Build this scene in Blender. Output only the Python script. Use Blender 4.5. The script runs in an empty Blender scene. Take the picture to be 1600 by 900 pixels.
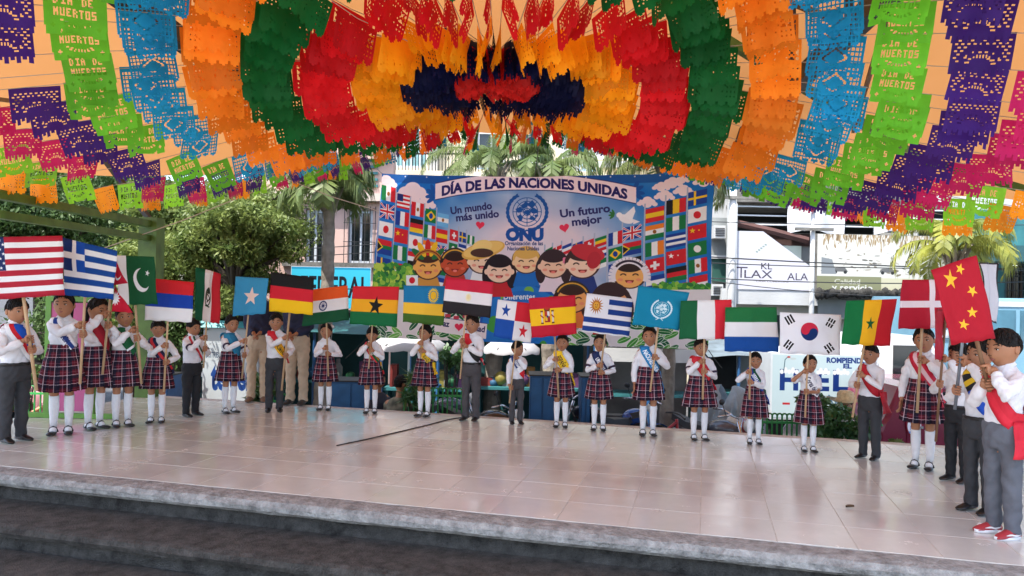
import bpy, math, random
import numpy as np
from mathutils import Vector, Matrix

random.seed(7)
rng = np.random.default_rng(7)
sc = bpy.context.scene
C = sc.collection
PI = math.pi
R = math.radians
V = Vector

# ------------------------------------------------------------------ camera
FPX = 1164.0
CAM = V((0, 0, 1.45))
_p, _a = math.atan(10 / FPX), R(1.2)
FWD = V((0, math.cos(_p), math.sin(_p)))
_u0, _r0 = V((0, -math.sin(_p), math.cos(_p))), V((1, 0, 0))
RGT = _r0 * math.cos(_a) + _u0 * math.sin(_a)
UPV = _u0 * math.cos(_a) - _r0 * math.sin(_a)
cd = bpy.data.cameras.new('camera')
cd.sensor_width = 36
cd.lens = 36 * FPX / 1600
cd.clip_start, cd.clip_end = 0.05, 3000
cam = bpy.data.objects.new('camera', cd)
C.objects.link(cam)
cam.matrix_world = Matrix(((RGT.x, UPV.x, -FWD.x, CAM.x), (RGT.y, UPV.y, -FWD.y, CAM.y), (RGT.z, UPV.z, -FWD.z, CAM.z), (0, 0, 0, 1)))
sc.camera = cam

# ------------------------------------------------------------------ sky, sun, exposure
SUN_EL, SUN_AZ = R(64), R(222)          # azimuth clockwise from +y: behind the camera, to the left
w = bpy.data.worlds.new('World')
sc.world = w
w.use_nodes = True
nt = w.node_tree
bg = nt.nodes['Background']
sky = nt.nodes.new('ShaderNodeTexSky')
sky.sky_type = 'NISHITA'
sky.sun_disc = False
sky.sun_elevation = SUN_EL
sky.sun_rotation = SUN_AZ
sky.air_density, sky.dust_density = 1.0, 2.0
nt.links.new(sky.outputs[0], bg.inputs[0])
bg.inputs[1].default_value = 0.15
sd = bpy.data.lights.new('sun', 'SUN')
sd.energy = 3.3
sd.angle = R(0.5)
sd.color = (1, 0.95, 0.87)
so = bpy.data.objects.new('sun', sd)
C.objects.link(so)
_sd = V((math.sin(SUN_AZ) * math.cos(SUN_EL), math.cos(SUN_AZ) * math.cos(SUN_EL), math.sin(SUN_EL)))
so.rotation_euler = _sd.to_track_quat('Z', 'Y').to_euler()
so.location = (-6, -8, 20)
sc.view_settings.view_transform = 'Standard'
sc.view_settings.look = 'None'
sc.view_settings.exposure = 1.78
sc.view_settings.gamma = 1
sc.render.engine = 'CYCLES'
sc.cycles.use_denoising = True
sc.cycles.max_bounces = 10
sc.cycles.transparent_max_bounces = 16
sc.cycles.sample_clamp_indirect = 8


def P(px, py, D):
    d = FWD + RGT * ((px - 800) / FPX) + UPV * ((450 - py) / FPX)
    return CAM + d * (D / d.y)


def G(px, py, z=0.0):
    d = FWD + RGT * ((px - 800) / FPX) + UPV * ((450 - py) / FPX)
    return CAM + d * ((z - CAM.z) / d.z)


def PX(p):
    d = V(p) - CAM
    k = d.dot(FWD)
    return (800 + FPX * d.dot(RGT) / k, 450 - FPX * d.dot(UPV) / k, k)


# ------------------------------------------------------------------ materials
def srgb(r, g, b):
    f = lambda c: c / 12.92 if c <= 0.04045 else ((c + 0.055) / 1.055) ** 2.4
    return (f(r / 255), f(g / 255), f(b / 255))


MATS = {}


def M(name, col, rough=0.6, var=0.12, scale=6.0, bump=0.0, bscale=40.0, metal=0.0, spec=0.4, trans=0.0, col2=None, rnd=0.0, detail=4, coat=0.0, world=False, rvar=0.0):
    """Principled material whose colour wanders with object-space noise; trans adds a translucent share."""
    if name in MATS:
        return MATS[name]
    m = bpy.data.materials.new(name)
    m.use_nodes = True
    t = m.node_tree
    N, L = t.nodes, t.links
    b = N['Principled BSDF']
    tc = N.new('ShaderNodeTexCoord')
    nz = N.new('ShaderNodeTexNoise')
    nz.inputs['Scale'].default_value = scale
    nz.inputs['Detail'].default_value = detail
    nz.inputs['Roughness'].default_value = .72 if detail > 8 else .5
    vec = tc.outputs['Object']
    if world:
        vec = N.new('ShaderNodeNewGeometry').outputs['Position']
    L.new(vec, nz.inputs['Vector'])
    cr = N.new('ShaderNodeValToRGB')
    c2 = col2 if col2 else tuple(min(1, c * (1 + var)) for c in col)
    c1 = col if col2 else tuple(c * (1 - var) for c in col)
    cr.color_ramp.elements[0].position, cr.color_ramp.elements[1].position = 0.32, 0.68
    cr.color_ramp.elements[0].color = (*c1, 1)
    cr.color_ramp.elements[1].color = (*c2, 1)
    L.new(nz.outputs['Fac'], cr.inputs['Fac'])
    out = cr.outputs['Color']
    if rnd:
        oi = N.new('ShaderNodeObjectInfo')
        mr = N.new('ShaderNodeMapRange')
        mr.inputs['To Min'].default_value, mr.inputs['To Max'].default_value = 1 - rnd, 1 + rnd
        L.new(oi.outputs['Random'], mr.inputs['Value'])
        mx = N.new('ShaderNodeVectorMath')
        mx.operation = 'SCALE'
        L.new(out, mx.inputs[0])
        L.new(mr.outputs[0], mx.inputs['Scale'])
        out = mx.outputs[0]
    L.new(out, b.inputs['Base Color'])
    b.inputs['Roughness'].default_value = rough
    if rvar:
        n3 = N.new('ShaderNodeTexNoise')
        n3.inputs['Scale'].default_value = 1.7
        n3.inputs['Detail'].default_value = 9
        n3.inputs['Roughness'].default_value = .68
        L.new(vec, n3.inputs['Vector'])
        m3 = N.new('ShaderNodeMapRange')
        m3.inputs['From Min'].default_value, m3.inputs['From Max'].default_value = .35, .68
        m3.inputs['To Min'].default_value, m3.inputs['To Max'].default_value = max(.03, rough - rvar), rough + rvar
        L.new(n3.outputs['Fac'], m3.inputs['Value'])
        L.new(m3.outputs[0], b.inputs['Roughness'])
        if coat:
            L.new(m3.outputs[0], b.inputs['Coat Roughness'])
    b.inputs['Metallic'].default_value = metal
    b.inputs['Specular IOR Level'].default_value = spec
    if coat:
        b.inputs['Coat Weight'].default_value = coat
        b.inputs['Coat Roughness'].default_value = 0.08
    if bump:
        n2 = N.new('ShaderNodeTexNoise')
        n2.inputs['Scale'].default_value = bscale
        n2.inputs['Detail'].default_value = 5
        L.new(tc.outputs['Object'], n2.inputs['Vector'])
        bp = N.new('ShaderNodeBump')
        bp.inputs['Strength'].default_value = bump
        bp.inputs['Distance'].default_value = 0.02
        L.new(n2.outputs['Fac'], bp.inputs['Height'])
        L.new(bp.outputs[0], b.inputs['Normal'])
    if trans:
        tr = N.new('ShaderNodeBsdfTranslucent')
        L.new(out, tr.inputs['Color'])
        ms = N.new('ShaderNodeMixShader')
        ms.inputs[0].default_value = trans
        L.new(b.outputs[0], ms.inputs[1])
        L.new(tr.outputs[0], ms.inputs[2])
        L.new(ms.outputs[0], N['Material Output'].inputs[0])
    MATS[name] = m
    return m


def MI(name, img, rough=0.7, trans=0.0, repeat=False, bump=0.0, spec=0.3):
    """Printed cloth or board: the drawn picture as base colour, with a fine weave."""
    m = bpy.data.materials.new(name)
    m.use_nodes = True
    t = m.node_tree
    N, L = t.nodes, t.links
    b = N['Principled BSDF']
    im = N.new('ShaderNodeTexImage')
    im.image = img
    im.extension = 'REPEAT' if repeat else 'EXTEND'
    L.new(im.outputs['Color'], b.inputs['Base Color'])
    b.inputs['Roughness'].default_value = rough
    b.inputs['Specular IOR Level'].default_value = spec
    if bump:
        tc = N.new('ShaderNodeTexCoord')
        n2 = N.new('ShaderNodeTexNoise')
        n2.inputs['Scale'].default_value = 9
        n2.inputs['Detail'].default_value = 3
        L.new(tc.outputs['Object'], n2.inputs['Vector'])
        bp = N.new('ShaderNodeBump')
        bp.inputs['Strength'].default_value = bump
        bp.inputs['Distance'].default_value = 0.05
        L.new(n2.outputs['Fac'], bp.inputs['Height'])
        L.new(bp.outputs[0], b.inputs['Normal'])
    if trans:
        tr = N.new('ShaderNodeBsdfTranslucent')
        L.new(im.outputs['Color'], tr.inputs['Color'])
        ms = N.new('ShaderNodeMixShader')
        ms.inputs[0].default_value = trans
        L.new(b.outputs[0], ms.inputs[1])
        L.new(tr.outputs[0], ms.inputs[2])
        L.new(ms.outputs[0], N['Material Output'].inputs[0])
    return m


# ------------------------------------------------------------------ mesh building
def frames(pts):
    pts = [V(p) for p in pts]
    T = []
    for i in range(len(pts)):
        a = pts[max(0, i - 1)]
        b = pts[min(len(pts) - 1, i + 1)]
        d = b - a
        T.append(d.normalized() if d.length > 1e-9 else V((0, 0, 1)))
    up = V((0, 1, 0)) if abs(T[0].y) < 0.9 else V((1, 0, 0))
    n = (up - T[0] * up.dot(T[0])).normalized()
    out = []
    for t in T:
        n = n - t * n.dot(t)
        n = n.normalized() if n.length > 1e-6 else t.orthogonal().normalized()
        out.append((t, n, t.cross(n)))
    return pts, out


class MB:
    def __init__(s):
        s.v, s.f, s.m, s.uv, s.has_uv = [], [], [], [], False

    def add(s, vs, fs, m=0, uvs=None):
        o = len(s.v)
        s.v.extend([tuple(x) for x in vs])
        s.f.extend([tuple(i + o for i in f) for f in fs])
        s.m.extend([m] * len(fs))
        if uvs is not None:
            s.has_uv = True
            s.uv.extend([tuple(u) for u in uvs])
        else:
            s.uv.extend([(0.0, 0.0)] * len(vs))
        return s

    def box(s, c, size, rz=0.0, m=0, top=1.0):
        x, y, z = [k / 2 for k in size]
        co, si = math.cos(rz), math.sin(rz)
        vs = []
        for dz in (-1, 1):
            k = top if dz > 0 else 1.0
            for dx, dy in ((-1, -1), (1, -1), (1, 1), (-1, 1)):
                a, b = dx * x * k, dy * y * k
                vs.append((c[0] + a * co - b * si, c[1] + a * si + b * co, c[2] + dz * z))
        return s.add(vs, [(0, 3, 2, 1), (4, 5, 6, 7), (0, 1, 5, 4), (1, 2, 6, 5), (2, 3, 7, 6), (3, 0, 4, 7)], m)

    def loft(s, rings, m=0, cap=True, closed=True, uv=None):
        n = len(rings[0])
        vs = [p for r in rings for p in r]
        fs = []
        for i in range(len(rings) - 1):
            for j in range(n if closed else n - 1):
                k = (j + 1) % n
                fs.append((i * n + j, i * n + k, (i + 1) * n + k, (i + 1) * n + j))
        if cap:
            fs.append(tuple(reversed(range(n))))
            fs.append(tuple((len(rings) - 1) * n + j for j in range(n)))
        return s.add(vs, fs, m, uv)

    def tube(s, pts, rad, n=8, m=0, round_=False, flat=1.0):
        pts, fr = frames(pts)
        if not isinstance(rad, (list, tuple)):
            rad = [rad] * len(pts)
        rings = []

        def ring(c, f, r):
            return [c + f[1] * (math.cos(2 * PI * j / n) * r) + f[2] * (math.sin(2 * PI * j / n) * r * flat) for j in range(n)]
        if round_:
            for q in (0.95, 0.6):
                rings.append(ring(pts[0] - fr[0][0] * rad[0] * q, fr[0], rad[0] * math.sqrt(max(0, 1 - q * q))))
        for c, f, r in zip(pts, fr, rad):
            rings.append(ring(c, f, r))
        if round_:
            for q in (0.6, 0.95):
                rings.append(ring(pts[-1] + fr[-1][0] * rad[-1] * q, fr[-1], rad[-1] * math.sqrt(max(0, 1 - q * q))))
        return s.loft(rings, m)

    def ell(s, c, r, n=12, k=8, m=0, mat=None):
        c = V(c)
        vs = []
        for i in range(1, k):
            th = PI * i / k
            for j in range(n):
                ph = 2 * PI * j / n
                p = V((r[0] * math.sin(th) * math.cos(ph), r[1] * math.sin(th) * math.sin(ph), r[2] * math.cos(th)))
                vs.append(c + (mat @ p if mat else p))
        top = V((0, 0, r[2]))
        bot = V((0, 0, -r[2]))
        vs += [c + (mat @ top if mat else top), c + (mat @ bot if mat else bot)]
        fs = []
        for i in range(k - 2):
            for j in range(n):
                q = (j + 1) % n
                fs.append((i * n + j, (i + 1) * n + j, (i + 1) * n + q, i * n + q))
        t, b = len(vs) - 2, len(vs) - 1
        for j in range(n):
            q = (j + 1) % n
            fs.append((t, j, q))
            fs.append((b, (k - 2) * n + q, (k - 2) * n + j))
        return s.add(vs, fs, m)

    def grid(s, fn, nu, nv, m=0):
        """fn(u, v) -> point; uv laid along."""
        vs, uv, fs = [], [], []
        for j in range(nv + 1):
            for i in range(nu + 1):
                vs.append(fn(i / nu, j / nv))
                uv.append((i / nu, j / nv))
        for j in range(nv):
            for i in range(nu):
                a = j * (nu + 1) + i
                fs.append((a, a + 1, a + nu + 2, a + nu + 1))
        return s.add(vs, fs, m, uv)

    def prism(s, poly, y0, y1, m=0):
        """poly in x,z; extruded along y."""
        n = len(poly)
        vs = [(p[0], y0, p[1]) for p in poly] + [(p[0], y1, p[1]) for p in poly]
        fs = [tuple(range(n)), tuple(reversed(range(n, 2 * n)))]
        fs += [(i, i + n, (i + 1) % n + n, (i + 1) % n) for i in range(n)]
        return s.add(vs, fs, m)

    def wheel(s, c, r, w, m=0, n=18):
        """a disc standing on edge, axis along y"""
        rings = []
        for yy, rr in ((-w / 2, r * .9), (-w / 2 * .8, r), (w / 2 * .8, r), (w / 2, r * .9)):
            rings.append([(c[0] + rr * math.cos(2 * PI * j / n), c[1] + yy, c[2] + rr * math.sin(2 * PI * j / n)) for j in range(n)])
        return s.loft(rings, m)

    def build(s, name, mats, parent=None, smooth=False, world=True):
        me = bpy.data.meshes.new(name)
        off = V((0, 0, 0))
        if world:
            p = parent
            while p is not None:
                off += p.location
                p = p.parent
        vs = [(x - off.x, y - off.y, z - off.z) for x, y, z in s.v] if off.length > 0 else s.v
        me.from_pydata(vs, [], s.f)
        for mm in (mats if isinstance(mats, (list, tuple)) else [mats]):
            me.materials.append(mm)
        me.polygons.foreach_set('material_index', s.m)
        if smooth:
            me.polygons.foreach_set('use_smooth', [True] * len(s.f))
        if s.has_uv:
            ul = me.uv_layers.new(name='uv')
            idx = np.empty(len(me.loops), dtype=np.int32)
            me.loops.foreach_get('vertex_index', idx)
            ul.data.foreach_set('uv', np.array(s.uv, dtype=np.float32)[idx].ravel())
        me.update()
        o = bpy.data.objects.new(name, me)
        C.objects.link(o)
        o.parent = parent
        return o


def tag(o, label=None, cat=None, group=None, kind=None):
    if label:
        o['label'] = label
    if cat:
        o['category'] = cat
    if group:
        o['group'] = group
    if kind:
        o['kind'] = kind
    return o


def thing(name, label, cat, loc=(0, 0, 0), group=None, rz=0.0):
    o = bpy.data.objects.new(name, None)
    o.empty_display_size = 0.1
    C.objects.link(o)
    o.location = loc
    o.rotation_euler = (0, 0, rz)
    return tag(o, label, cat, group)


def link_copy(src, parent, name=None, loc=None):
    o = src.copy()
    C.objects.link(o)
    o.parent = parent
    if loc is not None:
        o.location = loc
    return o


def quads(name, vs, fs, mat, parent=None, world=True, smooth=False):
    """fast mesh from numpy arrays: vs (n,3), fs (m,4 or 3)"""
    me = bpy.data.meshes.new(name)
    vs = np.asarray(vs, dtype=np.float32)
    if world and parent is not None:
        p, off = parent, V((0, 0, 0))
        while p is not None:
            off += p.location
            p = p.parent
        vs = vs - np.array(off, dtype=np.float32)
    k = fs.shape[1]
    me.vertices.add(len(vs))
    me.vertices.foreach_set('co', vs.ravel())
    me.loops.add(fs.size)
    me.loops.foreach_set('vertex_index', fs.astype(np.int32).ravel())
    me.polygons.add(len(fs))
    me.polygons.foreach_set('loop_start', np.arange(0, fs.size, k, dtype=np.int32))
    me.polygons.foreach_set('loop_total', np.full(len(fs), k, dtype=np.int32))
    me.update(calc_edges=True)
    me.validate()
    if smooth:
        me.polygons.foreach_set('use_smooth', [True] * len(me.polygons))
    me.materials.append(mat)
    o = bpy.data.objects.new(name, me)
    C.objects.link(o)
    o.parent = parent
    return o


# ------------------------------------------------------------------ drawing flat print (flags, banner, signs)
_FONT = {}


def glyphs(txt, bold=0.0, shear=0.0):
    key = (txt, bold, shear)
    if key not in _FONT:
        cu = bpy.data.curves.new('lettering', 'FONT')
        cu.body = txt
        cu.offset = bold
        cu.shear = shear
        cu.resolution_u = 3
        ob = bpy.data.objects.new('lettering', cu)
        me = ob.to_mesh()
        me.calc_loop_triangles()
        co = np.array([v.co[:2] for v in me.vertices]).reshape(-1, 2)
        tr = np.array([t.vertices[:] for t in me.loop_triangles]).reshape(-1, 3)
        ob.to_mesh_clear()
        bpy.data.objects.remove(ob)
        bpy.data.curves.remove(cu)
        _FONT[key] = (co, tr)
    return _FONT[key]


class Img:
    SS = 2

    def __init__(s, w, h, col=(255, 255, 255), T=None):
        s.w, s.h = w, h
        s.a = np.empty((h * s.SS, w * s.SS, 3), dtype=np.float32)
        s.a[:] = col
        s.T = T

    def tr(s, pts):
        pts = np.asarray(pts, dtype=float)
        if s.T:
            pts = np.array([s.T(x, y) for x, y in pts])
        return pts * s.SS

    def fill(s, p, col, alpha=1.0):
        x0, y0 = np.floor(p.min(0)).astype(int)
        x1, y1 = np.ceil(p.max(0)).astype(int)
        x0, y0, x1, y1 = max(x0, 0), max(y0, 0), min(x1, s.a.shape[1]), min(y1, s.a.shape[0])
        if x1 <= x0 or y1 <= y0:
            return
        X = np.arange(x0, x1) + 0.5
        Y = np.arange(y0, y1) + 0.5
        mask = np.zeros((y1 - y0, x1 - x0), dtype=bool)
        n = len(p)
        for i in range(n):
            ax, ay = p[i]
            bx, by = p[(i + 1) % n]
            if ay == by:
                continue
            row = ((ay <= Y) & (Y < by)) | ((by <= Y) & (Y < ay))
            if not row.any():
                continue
            xc = ax + (Y[row] - ay) / (by - ay) * (bx - ax)
            mask[row] ^= X[None, :] >= xc[:, None]
        sub = s.a[y0:y1, x0:x1]
        sub[mask] = sub[mask] * (1 - alpha) + np.array(col, dtype=np.float32) * alpha

    def poly(s, pts, col, alpha=1.0):
        s.fill(s.tr(pts), col, alpha)
        return s

    def rect(s, x0, y0, x1, y1, col, alpha=1.0):
        return s.poly([(x0, y0), (x1, y0), (x1, y1), (x0, y1)], col, alpha)

    def ell(s, cx, cy, rx, ry, col, rot=0.0, n=28, alpha=1.0, a0=0.0, a1=2 * PI):
        c, q = math.cos(rot), math.sin(rot)
        pts = []
        for i in range(n + (0 if a1 - a0 > 6.28 else 1)):
            t = a0 + (a1 - a0) * i / n
            x, y = rx * math.cos(t), ry * math.sin(t)
            pts.append((cx + x * c - y * q, cy + x * q + y * c))
        return s.poly(pts, col, alpha)

    def line(s, pts, w, col, alpha=1.0):
        for (ax, ay), (bx, by) in zip(pts[:-1], pts[1:]):
            d = math.hypot(bx - ax, by - ay) or 1
            nx, ny = -(by - ay) / d * w / 2, (bx - ax) / d * w / 2
            s.poly([(ax + nx, ay + ny), (bx + nx, by + ny), (bx - nx, by - ny), (ax - nx, ay - ny)], col, alpha)
        return s

    def arc(s, cx, cy, rx, ry, a0, a1, w, col, n=14):
        return s.line([(cx + rx * math.cos(a0 + (a1 - a0) * i / n), cy + ry * math.sin(a0 + (a1 - a0) * i / n)) for i in range(n + 1)], w, col)

    def star(s, cx, cy, r, col, rot=0.0, k=0.4, n=5):
        return s.poly([(cx + (r if i % 2 == 0 else r * k) * math.sin(rot + PI * i / n), cy - (r if i % 2 == 0 else r * k) * math.cos(rot + PI * i / n)) for i in range(2 * n)], col)

    def text(s, txt, x, y, size, col, width=None, bold=0.015, rot=0.0, warp=None, shear=0.0, alpha=1.0):
        """baseline start (x, y); width squeezes the line to that length"""
        co, tr = glyphs(txt, bold, shear)
        if not len(tr):
            return s
        c = co.copy()
        c[:, 0] -= c[:, 0].min()
        sx = size
        if width:
            sx = width / max(1e-6, c[:, 0].max())
        X, Y = c[:, 0] * sx, -c[:, 1] * size
        cr, sr = math.cos(rot), math.sin(rot)
        pts = np.stack([x + X * cr - Y * sr, y + X * sr + Y * cr], 1)
        if warp:
            pts = np.array([warp(a, b) for a, b in pts])
        p = s.tr(pts)
        for t in tr:
            q = p[t]
            x0, y0 = np.floor(q.min(0)).astype(int)
            x1, y1 = np.ceil(q.max(0)).astype(int) + 1
            x0, y0, x1, y1 = max(x0, 0), max(y0, 0), min(x1, s.a.shape[1]), min(y1, s.a.shape[0])
            if x1 <= x0 or y1 <= y0:
                continue
            X_, Y_ = np.meshgrid(np.arange(x0, x1) + .5, np.arange(y0, y1) + .5)
            e = []
            for i in range(3):
                a, b = q[i], q[(i + 1) % 3]
                e.append((b[0] - a[0]) * (Y_ - a[1]) - (b[1] - a[1]) * (X_ - a[0]))
            k = ((e[0] >= 0) & (e[1] >= 0) & (e[2] >= 0)) | ((e[0] <= 0) & (e[1] <= 0) & (e[2] <= 0))
            sub = s.a[y0:y1, x0:x1]
            sub[k] = sub[k] * (1 - alpha) + np.array(col, dtype=np.float32) * alpha
        return s

    def image(s, name, gain=1.0):
        S = s.SS
        a = s.a.reshape(s.h, S, s.w, S, 3).mean((1, 3)) / 255.0 * gain
        px = np.ones((s.h, s.w, 4), dtype=np.float32)
        px[:, :, :3] = np.clip(a[::-1], 0, 1)
        im = bpy.data.images.new(name, s.w, s.h)
        im.pixels.foreach_set(px.ravel())
        im.update()
        im.pack()
        return im
# ------------------------------------------------------------------ ground and stage
TH = R(14.5)
SX, DX = V((math.cos(TH), -math.sin(TH), 0)), V((math.sin(TH), math.cos(TH), 0))


def SD(s, d, z=0.0):
    return SX * s + DX * d + V((0, 0, z))


GZ = -1.25
asphalt = M('asphalt', (0.06, 0.06, 0.062), 0.9, 0.3, 3, bump=0.5, bscale=90)
conc = M('grey_concrete', (0.27, 0.26, 0.245), 0.85, 0.25, 2.5, bump=0.5, bscale=35)
mb = MB()
mb.grid(lambda u, v: (-400 + 800 * u, -300 + 1200 * v, GZ), 8, 8)
tag(mb.build('ground', asphalt), kind='structure')
mb = MB()
for (x0, x1, y0, y1, z) in ((-14, 16, 9.0, 12.6, GZ + 0.12),):
    mb.box(((x0 + x1) / 2, (y0 + y1) / 2, z - 0.06), (x1 - x0, y1 - y0, 0.12))
tag(mb.build('pavement', conc), kind='structure')

FD, BD = 4.75, 8.5
SL, SR = -7.2, 6.75
tile_m = M('cream_tile', (0.60, 0.59, 0.55), 0.2, 0.14, 1.6, bump=0.02, bscale=7, spec=0.6, col2=(0.69, 0.68, 0.64), rnd=0.05, coat=.5, detail=11, world=True, rvar=.12)
grout = M('pale_grout', (0.50, 0.48, 0.44), 0.8, 0.2, 9)
worn = M('worn_kerb_stone', (0.13, 0.13, 0.128), 0.8, 0.4, 11, bump=1.0, bscale=45, col2=(0.42, 0.42, 0.41), detail=14)
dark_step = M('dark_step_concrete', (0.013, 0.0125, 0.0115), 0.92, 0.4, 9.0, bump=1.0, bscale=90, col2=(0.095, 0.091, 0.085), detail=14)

stage = thing('stage', 'wide raised tiled stage with worn concrete lip, under the orange canopy', 'stage', SD(0, FD))
b = MB()
b.loft([[SD(SL, FD, z), SD(SR, FD, z), SD(SR, BD, z), SD(SL, BD, z)] for z in (GZ, -0.0025)])
b.build('stage_base', grout, stage)
TW = 0.45
tile_me = None
ni, nj = int((SR - SL) / TW), int(round((BD - FD) / TW))
for j in range(nj):
    for i in range(ni):
        s0, d0 = SL + i * TW, FD + j * TW
        if tile_me is None:
            q = MB()
            e = TW - 0.004
            rings = [[SX * (a * k) + DX * (bb * k) + V((0, 0, z)) for a, bb in ((-.5, -.5), (.5, -.5), (.5, .5), (-.5, .5))] for k, z in ((e, -0.011), (e, -0.0015), (e - 0.003, 0.0))]
            q.loft(rings, cap=True)
            o = q.build('floor_tile', tile_m, stage, world=False)
            tile_me = o.data
        else:
            o = bpy.data.objects.new('floor_tile', tile_me)
            C.objects.link(o)
            o.parent = stage
        o.location = SD(s0 + TW / 2, d0 + TW / 2, random.uniform(-0.0008, 0.0008)) - stage.location
BD = FD + nj * TW


def step_run(name, prof, mat, parent, ns=90, jit=0.006):
    rings = []
    for i in range(ns + 1):
        s = SL + (SR - SL) * i / ns
        rings.append([SD(s, d + jit * math.sin(s * 7.1 + k * 1.7) * math.sin(s * 2.3) + random.uniform(-jit, jit) * .35, z + random.uniform(-jit, jit) * .35) for k, (d, z) in enumerate(prof)])
    q = MB()
    q.loft(rings)
    return q.build(name, mat, parent, smooth=False)


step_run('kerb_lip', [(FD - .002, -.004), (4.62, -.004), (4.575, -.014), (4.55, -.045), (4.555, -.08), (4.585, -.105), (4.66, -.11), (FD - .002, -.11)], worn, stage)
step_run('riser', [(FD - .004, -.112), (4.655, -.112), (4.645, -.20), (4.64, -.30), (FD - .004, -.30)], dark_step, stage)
nos = [4.645, 4.10, 3.72, 3.36, 3.0]
zt = [-.11, -.215, -.39, -.565, -.74]
for k in range(1, 4):
    n0, z = nos[k], zt[k]
    back = nos[k - 1] + .05
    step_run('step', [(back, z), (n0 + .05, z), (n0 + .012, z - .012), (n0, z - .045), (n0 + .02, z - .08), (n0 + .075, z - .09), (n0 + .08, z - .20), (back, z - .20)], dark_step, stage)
q = MB()
q.loft([[SD(-40, -45, z), SD(40, -45, z), SD(40, 3.43, z), SD(-40, 3.43, z)] for z in (GZ, -.56)])
tag(q.build('bounce_plaza', M('pale_bounce_concrete', (.36, .35, .33), .9, .15, .7, bump=.3, bscale=30)), kind='structure')  # unseen slab before the steps, made pale to bounce light onto the stage

# dark cable and a dead leaf lying on the tiles
black = M('black_rubber', (0.02, 0.02, 0.022), 0.5)
q = MB()
pts = [G(526, 696, .006), G(570, 687, .006), G(622, 675, .006), G(668, 664, .006), G(702, 655, .006), G(760, 646, .006), G(790, 640, .006)]
q.tube(pts, .006, 6)
tag(q.build('cable', black, smooth=True), 'thin dark cable lying across the pale stage tiles', 'cable')
q = MB()
c = G(1328, 793, .004)
q.grid(lambda u, v: (c.x + (u - .5) * .06, c.y + (v - .5) * .05 * math.sin(PI * (u * .9 + .05)), c.z + .012 * abs(v - .5) * 2 + .006 * u), 6, 2)
tag(q.build('dead_leaf', M('dead_leaf', (0.09, 0.06, 0.035), .8), smooth=True), 'small dry brown leaf lying alone on the stage tiles', 'leaf')

# ------------------------------------------------------------------ pavilion: orange tarp on steel trusses, green posts
tarp_m = M('orange_tarp', (0.60, 0.27, 0.085), 0.7, 0.08, 0.8, bump=0.25, bscale=2.2, trans=0.23, col2=(0.64, 0.30, 0.105))
green_p = M('green_paint', (0.075, 0.155, 0.028), 0.45, 0.3, 5, bump=0.15, bscale=20)
steel_d = M('dark_truss_steel', (0.018, 0.018, 0.02), 0.55, 0.3, 6)
pav = thing('pavilion', 'open pavilion with orange tarp roof on dark trusses and green posts', 'pavilion', (-0.2, 6, 0))


def tarp_z(x, y):
    z = 5.0 - 1.15 * abs((y - 6) / 4.7) ** 1.15 - 0.5 * (x / 7) ** 2
    z -= float(np.interp(x, (-7, -4, -2.2, 2.0, 3.6, 7), (.25, .6, 0, 0, .55, .35))) * min(1, max(0, (y - 6) / 3))
    return z + 0.03 * math.sin(x * 2.1 + y) + 0.02 * math.sin(y * 3.3 - x * 1.3)


q = MB()
q.grid(lambda u, v: (-7.6 + 15 * u, 2.3 + 8.5 * v, tarp_z(-7.6 + 15 * u, 2.3 + 8.5 * v)), 60, 40)
q.build('roof_tarp', tarp_m, pav, smooth=True)


def bar(name, p, q_, w, h, mat, parent):
    """square bar between two points"""
    m = MB()
    p, q_ = V(p), V(q_)
    t = (q_ - p).normalized()
    sd_ = t.cross(V((0, 0, 1)))
    sd_ = sd_.normalized() if sd_.length > .05 else V((1, 0, 0))
    up = sd_.cross(t)
    m.loft([[c + sd_ * (a * w / 2) + up * (b_ * h / 2) for a, b_ in ((-1, -1), (1, -1), (1, 1), (-1, 1))] for c in (p, q_)])
    return m.build(name, mat, parent)


for x0, y0, x1, y1 in ((-2.9, 0.5, -2.86, 10.4), (2.05, 0.5, 3.05, 10.2)):
    z0 = 3.62
    bar('truss_beam', (x0, y0, z0 - .12), (x1, y1, z0), .13, .16, steel_d, pav)
    top = [(x0 + (x1 - x0) * t, y0 + (y1 - y0) * t) for t in (.02, .2, .38, .55, .72, .9)]
    for k in range(5):
        a, b2 = top[k], top[k + 1]
        bar('truss_web', (a[0], a[1], z0), (b2[0], b2[1], tarp_z(*b2) - .08), .05, .05, steel_d, pav)
        bar('truss_web', (b2[0], b2[1], z0), (b2[0], b2[1], tarp_z(*b2) - .06), .05, .05, steel_d, pav)
for k, (xa, ya, xb, yb) in enumerate(((-.2, 6.2, -.5, 1.0), (-.2, 6.2, .35, 1.0), (-.2, 6.2, -1.1, 1.1), (-.2, 6.2, .9, 1.2))):
    bar('rafter', (xa, ya, 4.55), (xb, yb, tarp_z(xb, yb) - .1), .09, .12, steel_d, pav)
bar('rafter', (-0.2, 6.2, 4.75), P(1440, 250, 8.6), .07, .09, green_p, pav)
bar('rafter', P(1440, 250, 8.6), (5.65, 7.4, 2.45), .07, .09, green_p, pav)
rope_m = M('pale_rope', (0.45, 0.40, 0.33), .8)
for pa, pb in ((P(-40, 150, 8.5), P(110, 170, 9.2)), (P(438, 45, 8.6), P(540, 122, 9.5)), (P(1005, 80, 8.5), P(1032, 150, 9.0)), (P(1164, 40, 8.6), P(1170, 150, 9.3)), (P(1333, 205, 8.2), P(1390, 10, 5.5))):
    bar('purlin', pa, pb, .035, .045, M('tan_timber', (0.20, 0.12, 0.06), .7, .3, 4), pav)
A = V((-4.78, 9.85, 0))
bar('post', (A.x, A.y, 0), (A.x, A.y, 2.36), .235, .235, green_p, pav)
bar('post', (5.65, 7.4, 0), (5.65, 7.4, 2.45), .22, .22, green_p, pav)
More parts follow.
